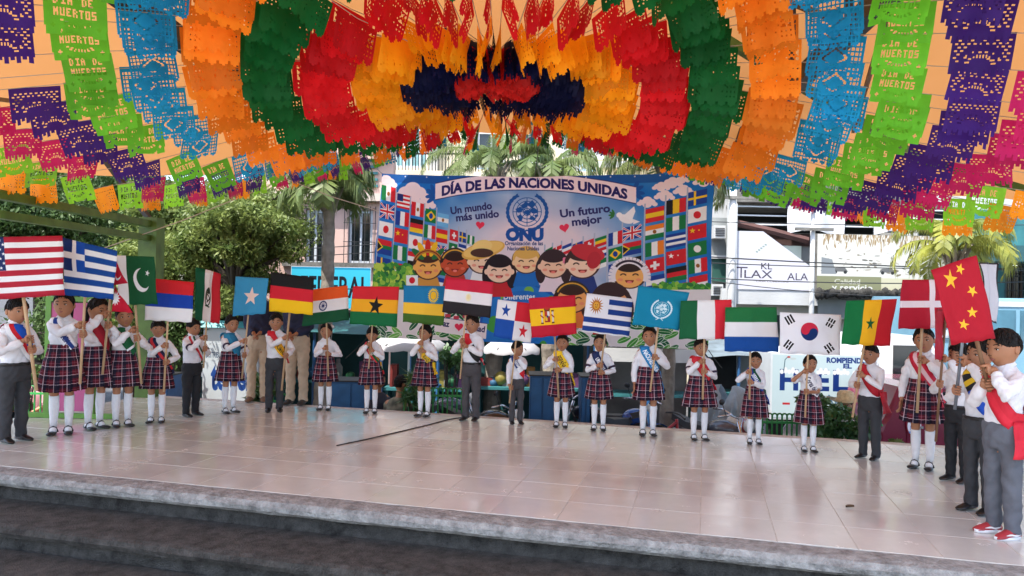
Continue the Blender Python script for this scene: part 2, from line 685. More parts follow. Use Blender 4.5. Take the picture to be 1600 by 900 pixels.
bar('post', (-4.75, 5.2, 0), (-4.75, 5.2, 2.4), .235, .235, green_p, pav)
bar('post', (5.2, 4.1, 0), (5.2, 4.1, 2.4), .22, .22, green_p, pav)
bar('eave_beam', (-4.76, 2.0, 2.275), (A.x, A.y + .1, 2.275), .10, .085, green_p, pav)
bar('eave_beam', (-4.74, 2.0, 2.09), (A.x, A.y + .02, 2.09), .09, .075, green_p, pav)
bar('eave_beam', (5.2, 2.0, 2.44), (5.66, 7.5, 2.44), .10, .09, green_p, pav)
for (x, y) in ((-4.78, 9.85), (5.65, 7.4), (-4.75, 5.2), (5.2, 4.1), (-.2, 10.3)):
    bar('strut', (x, y, 2.3), (x * 1.18, y + .35, tarp_z(x * 1.18, min(10.7, y + .35)) - .02), .06, .06, steel_d, pav) if x != -.2 else None

# ------------------------------------------------------------------ papel picado: paper garlands fanning out from the hub
FONT57 = {'D': '6/5/5/5/6', 'I': '7/2/2/2/7', 'A': '2/5/7/5/5', 'E': '7/4/6/4/7', 'M': '5/7/7/5/5', 'U': '5/5/5/5/7', 'R': '6/5/6/5/5', 'T': '7/2/2/2/2', 'O': '7/5/5/5/7', 'S': '7/4/7/1/7', ' ': '0/0/0/0/0'}


def paper_bits(kind):
    """40 x 26 cells, True where paper is left; row 0 is the string edge"""
    W, H = 40, 26
    yy, xx = np.mgrid[0:H, 0:W]
    a = np.ones((H, W), bool)
    inner = (xx >= 2) & (xx < W - 2) & (yy >= 3) & (yy < H - 5)
    r = np.hypot((xx - 19.5) / 15, (yy - 15) / 9.5)
    if kind == 'lattice':
        hole = ((((xx + yy) // 2) % 2 == 0) & (((xx - yy) // 2) % 2 == 0))
        a &= ~(inner & hole & (r > .95) & (yy < 17))
        ang = np.arctan2(yy - 20.0, xx - 19.5)
        rr = np.hypot(xx - 19.5, (yy - 20) * 1.4)
        a &= ~((rr > 8) & (rr < 10.5) & (np.sin(ang * 22) > .1) & (yy < 19))
        a &= ~((rr > 12.5) & (rr < 14) & (np.sin(ang * 14) > .3) & (yy < 18))
    elif kind == 'grid':
        hole = (xx % 3 != 0) & (yy % 3 != 0)
        a &= ~(inner & hole & (r > .8))
        q_ = np.abs(xx - 19.5) + np.abs(yy - 13.5) * 1.5
        a &= ~((q_ > 8) & (q_ < 10) & (yy > 5) & (yy < 21))
        a &= ~((yy == 22) & (xx % 3 != 0) & inner[12][None, :])
    elif kind == 'letters':
        for row, txt in ((3, 'DIA DE'), (10, 'MUERTOS')):
            st = 4.0 if len(txt) > 6 else 4.4
            x0 = 20 - len(txt) * st / 2
            for k, ch in enumerate(txt):
                for ry, bits in enumerate(FONT57[ch].split('/')):
                    for rx in range(3):
                        if int(bits) >> (2 - rx) & 1:
                            cx = int(x0 + k * st + rx)
                            if 0 <= cx < W:
                                a[row + ry, cx] = False
        ang = np.arctan2(yy - 14.0, xx - 19.5)
        rr = np.hypot(xx - 19.5, (yy - 14) * 1.6)
        a &= ~((rr > 7.5) & (rr < 11) & (np.sin(ang * 18) > 0.1) & (yy > 16))
        for cx in (5, 34):
            a &= ~((np.abs(xx - cx) + np.abs(yy - 20) < 2))
    else:                                        # small square punches along the edges
        hole = (xx % 3 == 1) & (yy % 3 == 1)
        a &= ~(inner & hole & ((xx < 9) | (xx > 30) | (yy < 7)))
        rs = np.random.default_rng(len(kind) * 7 + ord(kind[0]))
        spots = rs.random((H, W)) < .03
        a &= ~(spots & inner)
        if kind == 'punch2':
            a &= ~((xx % 4 < 2) & (yy % 4 < 2) & inner & ((xx < 9) | (xx > 30)) & (yy > 4) & (yy < 14))
    # bottom edge
    if kind in ('lattice', 'fringe'):
        a &= ~((yy > H - 5) & (xx % 4 == 3))
        a &= ~((yy > H - 3) & ((xx // 4) % 2 == 0))
    elif kind == 'letters':
        dep = np.where(np.abs(xx - 5) < 5, H, np.where(np.abs(xx - 34) < 5, H, H - 5 + 4 * np.sqrt(np.clip(1 - ((xx - 19.5) / 10) ** 2, 0, 1))))
        a &= yy < dep
    else:
        dep = H - 4 + 3.6 * np.abs(np.sin((xx + .5) / W * PI * 5))
        a &= yy < dep
    a[0:2] = True
    return a


PW, PH = 0.345, 0.275


def paper_mesh(name, kind, mat, seed):
    a = paper_bits(kind)
    H, W = a.shape
    rs = random.Random(seed)
    k1, k2, p1 = rs.uniform(.01, .035), rs.uniform(.0, .05), rs.uniform(0, 6)
    ids = -np.ones((H + 1, W + 1), int)
    vs, fs = [], []

    def vid(i, j):
        if ids[j, i] < 0:
            u, v = i / W - .5, j / H
            y = k1 * math.sin(u * 5 + p1) * v + k2 * (u * u * 2) * v * v + .012 * math.sin(u * 11 + p1 * 2) * v
            z = -v * PH * (1 - .05 * k2 * 10 * abs(u))
            vs.append((u * PW, y, z))
            ids[j, i] = len(vs) - 1
        return ids[j, i]
    # greedy runs along each row keep the sheet light
    for j in range(H):
        i = 0
        while i < W:
            if not a[j, i]:
                i += 1
                continue
            fs.append((vid(i, j), vid(i + 1, j), vid(i + 1, j + 1), vid(i, j + 1)))
            i += 1
    me = bpy.data.meshes.new(name)
    me.from_pydata(vs, [], fs)
    me.materials.append(mat)
    me.update()
    return me


RINGS = [  # colour word, radius of the outer edge, sRGB, pattern
    ('red', .42, (216, 40, 36), 'punch'), ('navy', .82, (14, 20, 62), 'fringe'), ('yellow', 1.22, (246, 164, 18), 'punch'),
    ('red', 1.63, (212, 26, 36), 'punch2'), ('green', 2.03, (14, 98, 44), 'punch3'), ('orange', 2.43, (250, 140, 34), 'punch2'),
    ('blue', 2.84, (24, 150, 206), 'grid'), ('lime', 3.24, (104, 190, 48), 'letters'), ('purple', 3.64, (66, 34, 128), 'lattice'),
    ('magenta', 4.04, (196, 34, 104), 'lattice'), ('bright green', 4.44, (150, 236, 60), 'letters'), ('bright orange', 4.84, (255, 160, 30), 'punch')]
PAPER = []
for k, (cw, ro, col, kind) in enumerate(RINGS):
    mm = M('tissue_' + cw.replace(' ', '_') + ('_inner' if k == 0 else ''), srgb(*col), 0.6, 0.1, 9, trans=0.42, spec=0.25, rnd=0.24)
    PAPER.append([paper_mesh('paper_banner', kind, mm, 10 * k + s) for s in range(3)])
HUB = V((-0.17, 6.2, 3.52))
NS = 64
string_m = M('cotton_string', (0.35, 0.30, 0.24), .9)


_RR = (0, .6, 1.02, 1.42, 1.83, 2.22, 2.63, 3.04, 3.44, 3.84, 4.3, 5.2)
_ZH = (3.46, 3.36, 3.32, 3.33, 3.38, 3.45, 3.53, 3.60, 3.67, 3.73, 3.77, 3.8)     # straight back, nearly level
_ZL = (3.46, 3.29, 3.15, 3.01, 2.90, 2.75, 2.67, 2.55, 2.46, 2.40, 2.34, 2.26)    # slung low at the sides
_ZN = (3.46, 3.38, 3.35, 3.31, 3.27, 3.22, 3.16, 3.08, 3.00, 2.91, 2.83, 2.74)    # towards the audience
_ZC = (3.46, 3.38, 3.33, 3.40, 3.58, 3.74, 3.85, 3.9, 3.9, 3.9, 3.9, 3.9)          # straight at the audience: rising to the front eave
_WA = (-180, -140, -115, -90, -62, -42, -22, 0, 25, 48, 72, 95, 120, 145, 180)
_WW = (1, 1, .9, .85, .88, .62, .2, .05, .15, .55, .95, 1.0, 1, 1, 1)


def string_z(r, az):
    d = math.degrees(az)
    wgt = float(np.interp(d, _WA, _WW))
    near = float(np.interp(d, (-118, -68, 78, 132), (1, 0, 0, 1)))
    f = lambda t: float(np.interp(r, _RR, t))
    z = f(_ZH) * (1 - wgt) + f(_ZL) * wgt
    z = z * (1 - near) + f(_ZN) * near
    top = float(np.interp(abs(d), (108, 156), (0, 1)))
    return z * (1 - top) + f(_ZC) * top


ORD = 'first second third fourth fifth sixth seventh eighth ninth tenth eleventh twelfth thirteenth fourteenth fifteenth sixteenth seventeenth eighteenth nineteenth twentieth twenty-first twenty-second twenty-third twenty-fourth twenty-fifth twenty-sixth twenty-seventh twenty-eighth twenty-ninth thirtieth thirty-first thirty-second'.split()


def garland_label(k):
    if k == 0:
        return 'paper garland running from the roof hub straight back over the banner emblem'
    if k == NS // 2:
        return 'paper garland running from the roof hub straight towards the audience'
    n, side = (k, 'right') if k < NS // 2 else (NS - k, 'left')
    return '%s paper garland round to the %s from the one over the banner emblem' % (ORD[n - 1], side)


for k in range(NS):
    az = 2 * PI * (k + .1) / NS
    az = az - 2 * PI if az > PI else az
    az += math.copysign(.2 * (math.sin(2 * abs(az) - R(50)) + math.sin(R(50))), az) + random.uniform(-.022, .022)
    u = V((math.sin(az), math.cos(az), 0))
    if u.y < -.93:
        rmax = 2.2
    else:
        rmax = 5.2 - 1.1 * max(0, u.y - .8) / .2
    dz0 = random.uniform(-.06, .05)
    azn = (az + PI) % (2 * PI) - PI
    zf = lambda r: string_z(r, azn) + dz0 * min(1, r)
    g = thing('paper_garland', garland_label(k), 'garland', HUB, 'paper garlands radiating under the canopy')
    st = MB()
    st.tube([V((u.x * r, u.y * r, zf(r) - HUB.z + .002)) for r in np.linspace(.03, rmax, 12)], .003, 5)
    st.build('string', string_m, g, world=False)
    xs = u if u.x >= 0 else -u                       # so that cut lettering reads from the audience
    for ri, (cw, ro, col, kind) in enumerate(RINGS):
        r = ro - .205
        if r > rmax - .1 or (ri >= 10 and u.x > .2 and u.y < .0):
            continue
        z = zf(r)
        pw = HUB + V((u.x * r, u.y * r, z - HUB.z))
        if pw.y < .6:
            continue
        sx, sy, _ = PX(pw)
        if sx < -500 or sx > 2100 or sy < -420:
            continue
        if ri >= 6 and random.random() < (.16 if (u.x < 0 and ri in (7, 8)) else .05):
            continue                                 # sheets that have blown off
        slope = (zf(r + .2) - zf(r - .2)) / .4 * (1 if u.x >= 0 else -1)
        far = max(0, u.y) * (1.0 if ri > 2 else .6)
        sw = random.gauss(0, .16 + .35 * max(0, u.y - .75) + (.25 if ri == 0 else 0)) + (.25 * far if random.random() < .5 else 0)
        ex = V((xs.x, xs.y, slope)).normalized()
        ez = V((0, 0, 1))
        ey = ez.cross(ex).normalized()
        ez = ex.cross(ey)
        c, s_ = math.cos(sw), math.sin(sw)
        ey2, ez2 = ey * c + ez * s_, ez * c - ey * s_
        o = bpy.data.objects.new('paper_banner', PAPER[ri][random.randrange(3)])
        C.objects.link(o)
        o.parent = g
        sc_ = random.uniform(.95, 1.07) * (.94 if ri >= 6 else 1.0)
        rx = random.gauss(0, .05)
        ex2, ez3 = ex * math.cos(rx) + ez2 * math.sin(rx), ez2 * math.cos(rx) - ex * math.sin(rx)
        loc = pw - HUB + V((0, 0, random.uniform(-.012, .004))) + u * random.uniform(-.035, .035)
        o.matrix_local = Matrix(((ex2.x * sc_, ey2.x, ez3.x * sc_, loc.x), (ex2.y * sc_, ey2.y, ez3.y * sc_, loc.y), (ex2.z * sc_, ey2.z, ez3.z * sc_, loc.z), (0, 0, 0, 1)))
# ------------------------------------------------------------------ flags: the print on each cloth
RED, WHITE, BLUE, NAVYC, GRN, YEL, BLK = (206, 32, 48), (238, 238, 240), (20, 70, 160), (22, 42, 104), (16, 92, 48), (250, 205, 30), (22, 22, 24)


def bands(cols, vert=False, w=240, h=160, fr=None):
    im = Img(w, h, cols[0])
    n = len(cols)
    fr = fr or [i / n for i in range(n + 1)]
    for i, c in enumerate(cols):
        if vert:
            im.rect(w * fr[i], 0, w * fr[i + 1], h, c)
        else:
            im.rect(0, h * fr[i], w, h * fr[i + 1], c)
    return im


def un_emblem(im, cx, cy, r, col, bgc, wr=1.0):
    for k in (.25, .5, .75, 1):
        im.arc(cx, cy, r * .66 * k, r * .66 * k, 0, 2 * PI, r * .035, col, 30)
    for k in range(4):
        a = PI * k / 4
        im.line([(cx - r * .66 * math.cos(a), cy - r * .66 * math.sin(a)), (cx + r * .66 * math.cos(a), cy + r * .66 * math.sin(a))], r * .03, col)
    rs = random.Random(4)
    for (dx, dy, s) in ((-.1, -.3, .2), (.2, -.35, .22), (.3, -.05, .2), (-.35, -.1, .2), (-.3, .28, .17), (.25, .3, .18), (.02, .02, .17), (.42, .2, .1)):
        im.poly([(cx + r * (dx + s * rs.uniform(.5, 1.1) * math.cos(t)), cy + r * (dy + s * rs.uniform(.4, 1) * math.sin(t))) for t in np.linspace(0, 2 * PI, 10)[:-1]], col)
    for sgn in (-1, 1):
        for t in np.linspace(.28, 2.55, 11):
            a = PI / 2 + sgn * t
            x, y = cx + r * .86 * math.cos(a) * 1.05, cy + r * .86 * math.sin(a)
            im.ell(x, y, r * .15, r * .055, col, a + sgn * PI / 2 + .5 * sgn)
            im.ell(x, y, r * .15, r * .055, col, a + sgn * PI / 2 - .5 * sgn)
        im.arc(cx, cy, r * .86 * 1.05, r * .86, PI / 2 - .15 * sgn, PI / 2 + 2.6 * sgn, r * .03, col, 24)
        im.line([(cx, cy + r * .84), (cx + sgn * r * .35, cy + r * 1.05)], r * .07, col)


def f_usa():
    im = bands([(178, 30, 52), WHITE] * 5 + [(178, 30, 52)])
    im.rect(0, 0, 100, 87, (26, 44, 96))
    for j in range(7):
        for i in range(6):
            im.star(9 + i * 16 + (8 if j % 2 else 0), 8 + j * 12, 5, WHITE)
    return im


def f_greece():
    b = (12, 70, 150)
    im = bands([b, WHITE] * 4 + [b])
    im.rect(0, 0, 100, 89, (16, 46, 110)).rect(44, 0, 62, 89, WHITE).rect(0, 36, 100, 54, WHITE)
    im.rect(62, 0, 100, 36, (14, 78, 178)).rect(62, 54, 100, 89, (14, 78, 178))
    return im


def f_nepal():
    im = Img(160, 240, (196, 22, 52))
    im.poly([(20, 160), (52, 185), (20, 215)], (196, 22, 52))
    im.star(50, 176, 34, WHITE, 0, .55, 12)
    im.ell(48, 78, 20, 20, WHITE).ell(48, 70, 20, 18, (196, 22, 52))
    return im


def f_pakistan():
    im = Img(240, 240, (10, 84, 46)).rect(0, 0, 62, 240, WHITE)
    im.ell(150, 118, 52, 60, WHITE).ell(166, 106, 46, 54, (10, 84, 46))
    return im.star(186, 84, 17, WHITE, .3)


def f_serbia():
    return bands([(214, 34, 44), (18, 66, 170), (240, 240, 242)])


def f_mexico():
    im = bands([(8, 88, 58), (236, 228, 224), (204, 38, 50)], True, 160, 240)
    im.arc(80, 125, 17, 40, 0, 2 * PI, 6, (52, 60, 44)).arc(80, 120, 10, 22, .5, 5, 6, (70, 60, 40)).ell(82, 95, 11, 16, (44, 50, 40)).line([(68, 165), (95, 170)], 6, (46, 72, 48))
    return im.line([(70, 110), (94, 130), (74, 150)], 5, (60, 44, 30))


def f_somalia():
    im = Img(200, 200, (58, 150, 196))
    return im.star(104, 102, 52, (240, 214, 204), .05, .42)


def f_germany():
    return bands([BLK, (214, 34, 52), (250, 204, 24)])


def f_india():
    im = bands([(240, 96, 36), WHITE, (14, 84, 52)])
    im.arc(100, 80, 20, 20, 0, 2 * PI, 5, NAVYC, 30).ell(100, 80, 6, 6, NAVYC)
    for k in range(12):
        im.line([(100, 80), (100 + 19 * math.cos(k * PI / 6), 80 + 19 * math.sin(k * PI / 6))], 1.6, NAVYC)
    return im


def f_ghana():
    return bands([(216, 38, 50), (248, 178, 34), (14, 110, 62)]).star(124, 80, 40, BLK, .1)


def f_rwanda():
    im = bands([(24, 124, 178), (248, 200, 60), (64, 106, 36)], fr=[0, .46, .76, 1])
    im.star(172, 40, 34, (250, 210, 50), 0, .7, 24)
    return im.ell(172, 40, 17, 17, (240, 190, 40)).arc(172, 40, 19, 19, 0, 2 * PI, 3, (24, 124, 178), 24)


def f_egypt():
    im = bands([(208, 36, 66), (240, 238, 240), (40, 36, 40)])
    return im.ell(122, 80, 14, 17, (246, 236, 196)).ell(122, 78, 7, 11, (242, 224, 168))


def f_panama():
    im = Img(240, 160, WHITE).rect(120, 0, 240, 80, (216, 36, 54)).rect(0, 80, 120, 160, (20, 78, 168))
    return im.star(58, 42, 30, (20, 70, 158)).star(182, 118, 30, (216, 36, 54))


def f_spain():
    im = bands([(196, 26, 50), (250, 198, 26), (196, 26, 50)], fr=[0, .29, .71, 1])
    r, d = (160, 40, 36), (110, 60, 30)
    im.rect(76, 56, 104, 102, r).rect(78, 58, 90, 78, (190, 60, 40)).rect(90, 58, 102, 78, (230, 224, 220)).rect(78, 78, 90, 96, (236, 190, 60)).rect(90, 78, 102, 96, r)
    im.ell(90, 50, 16, 8, d).ell(90, 46, 12, 6, (190, 50, 40)).ell(90, 79, 5, 5, (40, 60, 120))
    for x in (62, 118):
        im.rect(x - 4, 58, x + 4, 104, (214, 206, 196)).rect(x - 7, 54, x + 7, 60, d).rect(x - 7, 102, x + 7, 108, d).line([(x - 8, 72), (x + 8, 84)], 5, r)
    return im


def f_uruguay():
    im = Img(240, 160, (236, 236, 242))
    b = (24, 62, 140)
    for y0, y1, x in ((14, 36, 120), (55, 77, 120), (96, 118, 0), (134, 154, 0)):
        im.rect(x, y0, 240, y1, b)
    im.star(56, 46, 38, (186, 112, 36), 0, .5, 16)
    im.ell(56, 46, 15, 15, (226, 166, 60)).ell(51, 43, 2, 2, (90, 50, 20)).ell(61, 43, 2, 2, (90, 50, 20)).arc(56, 48, 6, 5, .4, 2.7, 2, (90, 50, 20))
    return im


def f_un():
    im = Img(240, 190, (4, 132, 168))
    un_emblem(im, 130, 98, 52, (210, 232, 240), (4, 132, 168))
    return im


def f_italy():
    im = bands([(18, 98, 58), (240, 240, 240), (226, 44, 60)], True, fr=[0, .34, .68, 1])
    return im


def f_sierra():
    return bands([(30, 116, 62), (240, 240, 242), (16, 78, 160)])


def f_korea():
    im = Img(280, 190, (242, 242, 246))
    im.ell(134, 84, 42, 42, (214, 42, 70)).ell(134, 84, 42, 42, (18, 50, 110), 0, 28, 1, .25, .25 + PI)
    im.ell(114, 78, 21, 21, (214, 42, 70)).ell(154, 89, 21, 21, (18, 50, 110))
    for cx, cy, ang, brk in ((44, 32, -2.1, (0, 0, 0)), (232, 40, 2.0, (1, 1, 1)), (40, 150, -.95, (0, 1, 0)), (230, 158, .95, (1, 0, 1))):
        d = V((math.cos(ang), math.sin(ang)))
        n = V((-d.y, d.x))
        for k in range(3):
            c = V((cx, cy)) + n * ((k - 1) * 13)
            for t0, t1 in ((-20, -2), (2, 20)) if brk[k] else ((-20, 20),):
                im.line([tuple(c + d * t0), tuple(c + d * t1)], 8, (20, 20, 24))
    return im


def f_senegal():
    return bands([(10, 120, 62), (252, 192, 32), (206, 30, 44)], True, fr=[0, .36, .68, 1]).star(126, 84, 24, (14, 96, 50))


def f_denmark():
    return Img(240, 190, (182, 24, 48)).rect(150, 0, 178, 190, (236, 224, 228)).rect(0, 82, 240, 108, (236, 224, 228))


def f_china():
    im = Img(240, 330, (178, 20, 40))
    im.star(84, 62, 44, (246, 190, 50), .35)
    for x, y, a in ((154, 34, .6), (176, 130, .9), (152, 214, .2), (96, 256, .4)):
        im.star(x, y, 25, (246, 190, 50), a)
    return im


def f_red():
    return Img(120, 240, (178, 26, 46)).rect(0, 0, 120, 8, (150, 20, 36))


def f_back():
    im = Img(120, 240, (206, 206, 214))
    return im.line([(2, 2), (118, 2), (118, 238), (2, 238), (2, 2)], 8, (44, 40, 42)).line([(60, 0), (60, 240)], 3, (180, 180, 190))


pole_m = M('pale_pine_pole', (0.46, 0.30, 0.16), 0.6, 0.22, 7, col2=(0.58, 0.40, 0.24), rnd=.15)
pole_d = M('brown_pole', (0.20, 0.105, 0.055), 0.6, 0.22, 7, rnd=.1)
pole_s = M('grey_metal_pole', (0.22, 0.25, 0.29), 0.35, 0.1, 7, metal=.6)


def make_flag(fn, quad, D, top, bot, D_pole, label, yaw=0.0, shape=None, pm=None, rp=.0125, Dt=None):
    """quad: four photo corners TL TR BR BL at distance D; yaw pushes the right side further (metres)."""
    pt, pb = P(*top, Dt or (D_pole + .02)), P(*bot, D_pole)
    t = thing('flag', label, 'flag', pb, 'flags of the nations held up by the children')
    tl, tr, br, bl = [P(x, y, D + (yaw if i in (1, 2) else 0)) for i, (x, y) in enumerate(quad)]
    n = (tr - tl).cross(bl - tl).normalized()
    ph = random.uniform(0, 6)
    nu, nv = 18, 12

    def f(u, v):
        v = 1 - v
        p = (tl * (1 - u) + tr * u) * (1 - v) + (bl * (1 - u) + br * u) * v
        wv = .012 * math.sin(u * 6.5 + v * 3 + ph) + .004 * math.sin(u * 17 - v * 5 + ph * 2) + .006 * math.sin(v * 9 - u * 4 + ph) - .006 * math.exp(-((u - .5) / .03) ** 2)
        edge = .004 * math.sin(u * 21 + ph) * (v > .99)
        return p + n * wv + V((0, 0, edge))
    q = MB()
    if shape is None:
        q.grid(f, nu, nv)
    else:                                    # pennants: a column-wise cut of the same cloth
        k = 14
        for seg in shape:
            (u0, v0), (u1, v1), (u2, v2) = seg
            vs, uv, fs = [], [], []
            for i in range(k + 1):
                s_ = i / k
                for vv in ((v0 + (v1 - v0) * s_), (v2 + (v1 - v2) * s_)):
                    uu = u0 + (u1 - u0) * s_
                    vs.append(f(uu, 1 - vv))
                    uv.append((uu, 1 - vv))
            fs = [(2 * i, 2 * i + 1, 2 * i + 3, 2 * i + 2) for i in range(k)]
            q.add(vs, fs, 0, uv)
    im = fn().image('flag_print')
    o = q.build('cloth', MI('flag_cloth', im, .75, trans=.12, bump=.25), t, smooth=True)
    so_ = o.modifiers.new('thickness', 'SOLIDIFY')
    so_.thickness = .002
    q = MB()
    q.tube([pb, pt], rp, 8)
    q.build('pole', pm or pole_m, t, smooth=True)
    return t
# ------------------------------------------------------------------ people
skin_m = M('skin', (0.38, 0.17, 0.088), 0.5, 0.1, 9, spec=0.4)
lip_m = M('lips', (0.34, 0.12, 0.095), 0.45)
eyew_m = M('eye_white', (0.62, 0.6, 0.57), 0.3, 0.02)
eyed_m = M('eye_dark', (0.012, 0.008, 0.006), 0.2)
hair_m = M('black_hair', (0.010, 0.008, 0.0075), 0.55, 0.5, 60, bump=0.5, bscale=110, spec=.18)
shirt_m = M('white_shirt', (0.74, 0.74, 0.77), 0.8, 0.05, 6, bump=1.0, bscale=11)
cuff_m = M('plaid_cuff', (0.05, 0.03, 0.06), 0.8, 0.4, 30)
trs_grey = M('grey_trousers', (0.038, 0.040, 0.045), 0.85, 0.15, 8, bump=0.5, bscale=13)
trs_black = M('black_trousers', (0.016, 0.017, 0.02), 0.85, 0.2, 8, bump=0.5, bscale=13)
trs_mid = M('warm_grey_trousers', (0.062, 0.058, 0.062), 0.85, 0.15, 8, bump=0.5, bscale=13)
trs_light = M('mid_grey_trousers', (0.105, 0.113, 0.135), 0.85, 0.15, 8, bump=0.5, bscale=13)
trs_khaki = M('khaki_trousers', (0.52, 0.40, 0.28), 0.85, 0.12, 8, bump=0.5, bscale=13)
blazer_m = M('navy_blazer', (0.016, 0.022, 0.06), 0.8, 0.2, 8, bump=0.4, bscale=14)
sock_m = M('white_sock', (0.78, 0.78, 0.80), 0.85, 0.04, 30, bump=0.3, bscale=90)
shoe_m = M('black_leather', (0.012, 0.012, 0.013), 0.3, 0.2, 20, spec=0.5)
sneak_m = M('red_sneaker', (0.38, 0.035, 0.045), 0.5, 0.15, 16)
belt_m = M('black_belt', (0.015, 0.014, 0.014), 0.4)
bow_m = M('white_ribbon', (0.78, 0.78, 0.8), 0.7, 0.05)
tie_m = M('yellow_black_cloth', (0.03, 0.03, 0.03), 0.7, 0.1, 40, col2=(0.75, 0.58, 0.06), detail=0)


def plaid():
    im = Img(128, 128, (92, 20, 36))
    for a in (0, 64):
        im.rect(a + 6, 0, a + 30, 128, (24, 24, 44), .85)
        im.rect(0, a + 6, 128, a + 30, (24, 24, 44), .68)
    for a in (0, 64):
        im.rect(a + 1, 0, a + 4, 128, (226, 216, 222), .8).rect(0, a + 1, 128, a + 4, (226, 216, 222), .8)
        im.rect(a + 44, 0, a + 46, 128, (190, 130, 146), .6).rect(0, a + 44, 128, a + 46, (190, 130, 146), .6)
        im.rect(a + 17, 0, a + 19, 128, (14, 14, 28), .8).rect(0, a + 17, 128, a + 19, (14, 14, 28), .8)
    return MI('tartan_skirt', im.image('tartan'), .85, repeat=True, bump=.2)


plaid_m = plaid()
REMESH = []


def oval(z, a, b, yo=0.0, n=20, p=2.3):
    out = []
    for j in range(n):
        t = 2 * PI * j / n
        c, s = math.cos(t), math.sin(t)
        out.append(V((a * math.copysign(abs(c) ** (2 / p), c), yo + b * math.copysign(abs(s) ** (2 / p), s), z)))
    return out


def later(o, vox, smooth=3, fac=.5):
    m = o.modifiers.new('remesh', 'REMESH')
    m.mode = 'VOXEL'
    m.voxel_size = vox
    m.use_smooth_shade = True
    k = o.modifiers.new('smooth', 'SMOOTH')
    k.factor = fac
    k.iterations = smooth
    REMESH.append(o)
    return o


def bake_all():
    """turn the voxel-merged bodies and clothes into plain meshes, then add the face and fingers to each body"""
    bpy.context.view_layer.update()
    dg = bpy.context.evaluated_depsgraph_get()
    done = []
    for o in REMESH:
        done.append((o, bpy.data.meshes.new_from_object(o.evaluated_get(dg))))
    for o, me in done:
        o.modifiers.clear()
        mats = list(o.data.materials)
        me.materials.clear()
        for m_ in mats:
            me.materials.append(m_)
        cr = CREASE.get(o.name)
        if cr:                               # folds: a warped ripple pushed along the normals
            n = len(me.vertices)
            co, no = np.empty(n * 3, np.float32), np.empty(n * 3, np.float32)
            me.vertices.foreach_get('co', co)
            me.vertices.foreach_get('normal', no)
            co, no = co.reshape(-1, 3), no.reshape(-1, 3)
            amp, fx, fz, ph = cr
            wx = co[:, 0] + .04 * np.sin(co[:, 2] * 23 + ph) + .03 * np.sin(co[:, 1] * 31)
            wz = co[:, 2] + .05 * np.sin(co[:, 0] * 21 + ph * 2) + .04 * np.sin(co[:, 1] * 17 + ph)
            d = np.sin(wz * fz + wx * fx + ph) * .6 + np.sin(wz * fz * 1.9 - wx * fx * 1.3 + ph * 3) * .4 + np.sin(wx * fx * 2.3 + wz * fz * .6) * .3
            co = co + no * (amp * d)[:, None]
            me.vertices.foreach_set('co', co.astype(np.float32).ravel())
            me.update()
        ex = EXTRA.get(o.name)
        if ex:
            n = len(me.vertices)
            co = np.empty(n * 3, np.float32)
            me.vertices.foreach_get('co', co)
            vs = [tuple(x) for x in co.reshape(-1, 3)] + ex.v
            fs = [tuple(p.vertices) for p in me.polygons]
            mi = [0] * len(fs) + ex.m
            fs += [tuple(i + n for i in f) for f in ex.f]
            m2 = bpy.data.meshes.new(o.name)
            m2.from_pydata(vs, [], fs)
            for m_ in mats:
                m2.materials.append(m_)
            m2.polygons.foreach_set('material_index', mi)
            m2.polygons.foreach_set('use_smooth', [True] * len(fs))
            m2.update()
            me = m2
        else:
            me.polygons.foreach_set('use_smooth', [True] * len(me.polygons))
        o.data = me


EXTRA = {}
CREASE = {}


def head_pt(x, y, z, w, d, h, grow=1.0):
    """unit sphere point -> skull shape facing -y"""
    jaw = max(0.0, -z)
    X = x * w * (1 - .30 * jaw ** 1.5)
    Y = y * d * (1 - .10 * jaw) - (.06 * d * jaw if y < 0 else -.0)
    if y > 0:
        Y += .12 * d * max(0, z) * y
        Y *= 1 - .32 * jaw
    Z = z * h
    if y < 0 and grow == 1.0:
        Y *= 1 - .08 * (1 - abs(x)) * (1 if abs(z - .05) < .3 else 0)
        Y -= .17 * d * math.exp(-(x / .17) ** 2 - ((z + .20) / .13) ** 2)
        Y -= .07 * d * math.exp(-(x / .13) ** 2 - ((z + .0) / .2) ** 2)
        Y += .07 * d * math.exp(-((abs(x) - .38) / .16) ** 2 - ((z - .02) / .12) ** 2)
        Y -= .05 * d * math.exp(-(x / .26) ** 2 - ((z + .52) / .09) ** 2)
        Y -= .05 * d * math.exp(-(x / .2) ** 2 - ((z + .88) / .1) ** 2)
    return V((X, Y, Z)) * grow


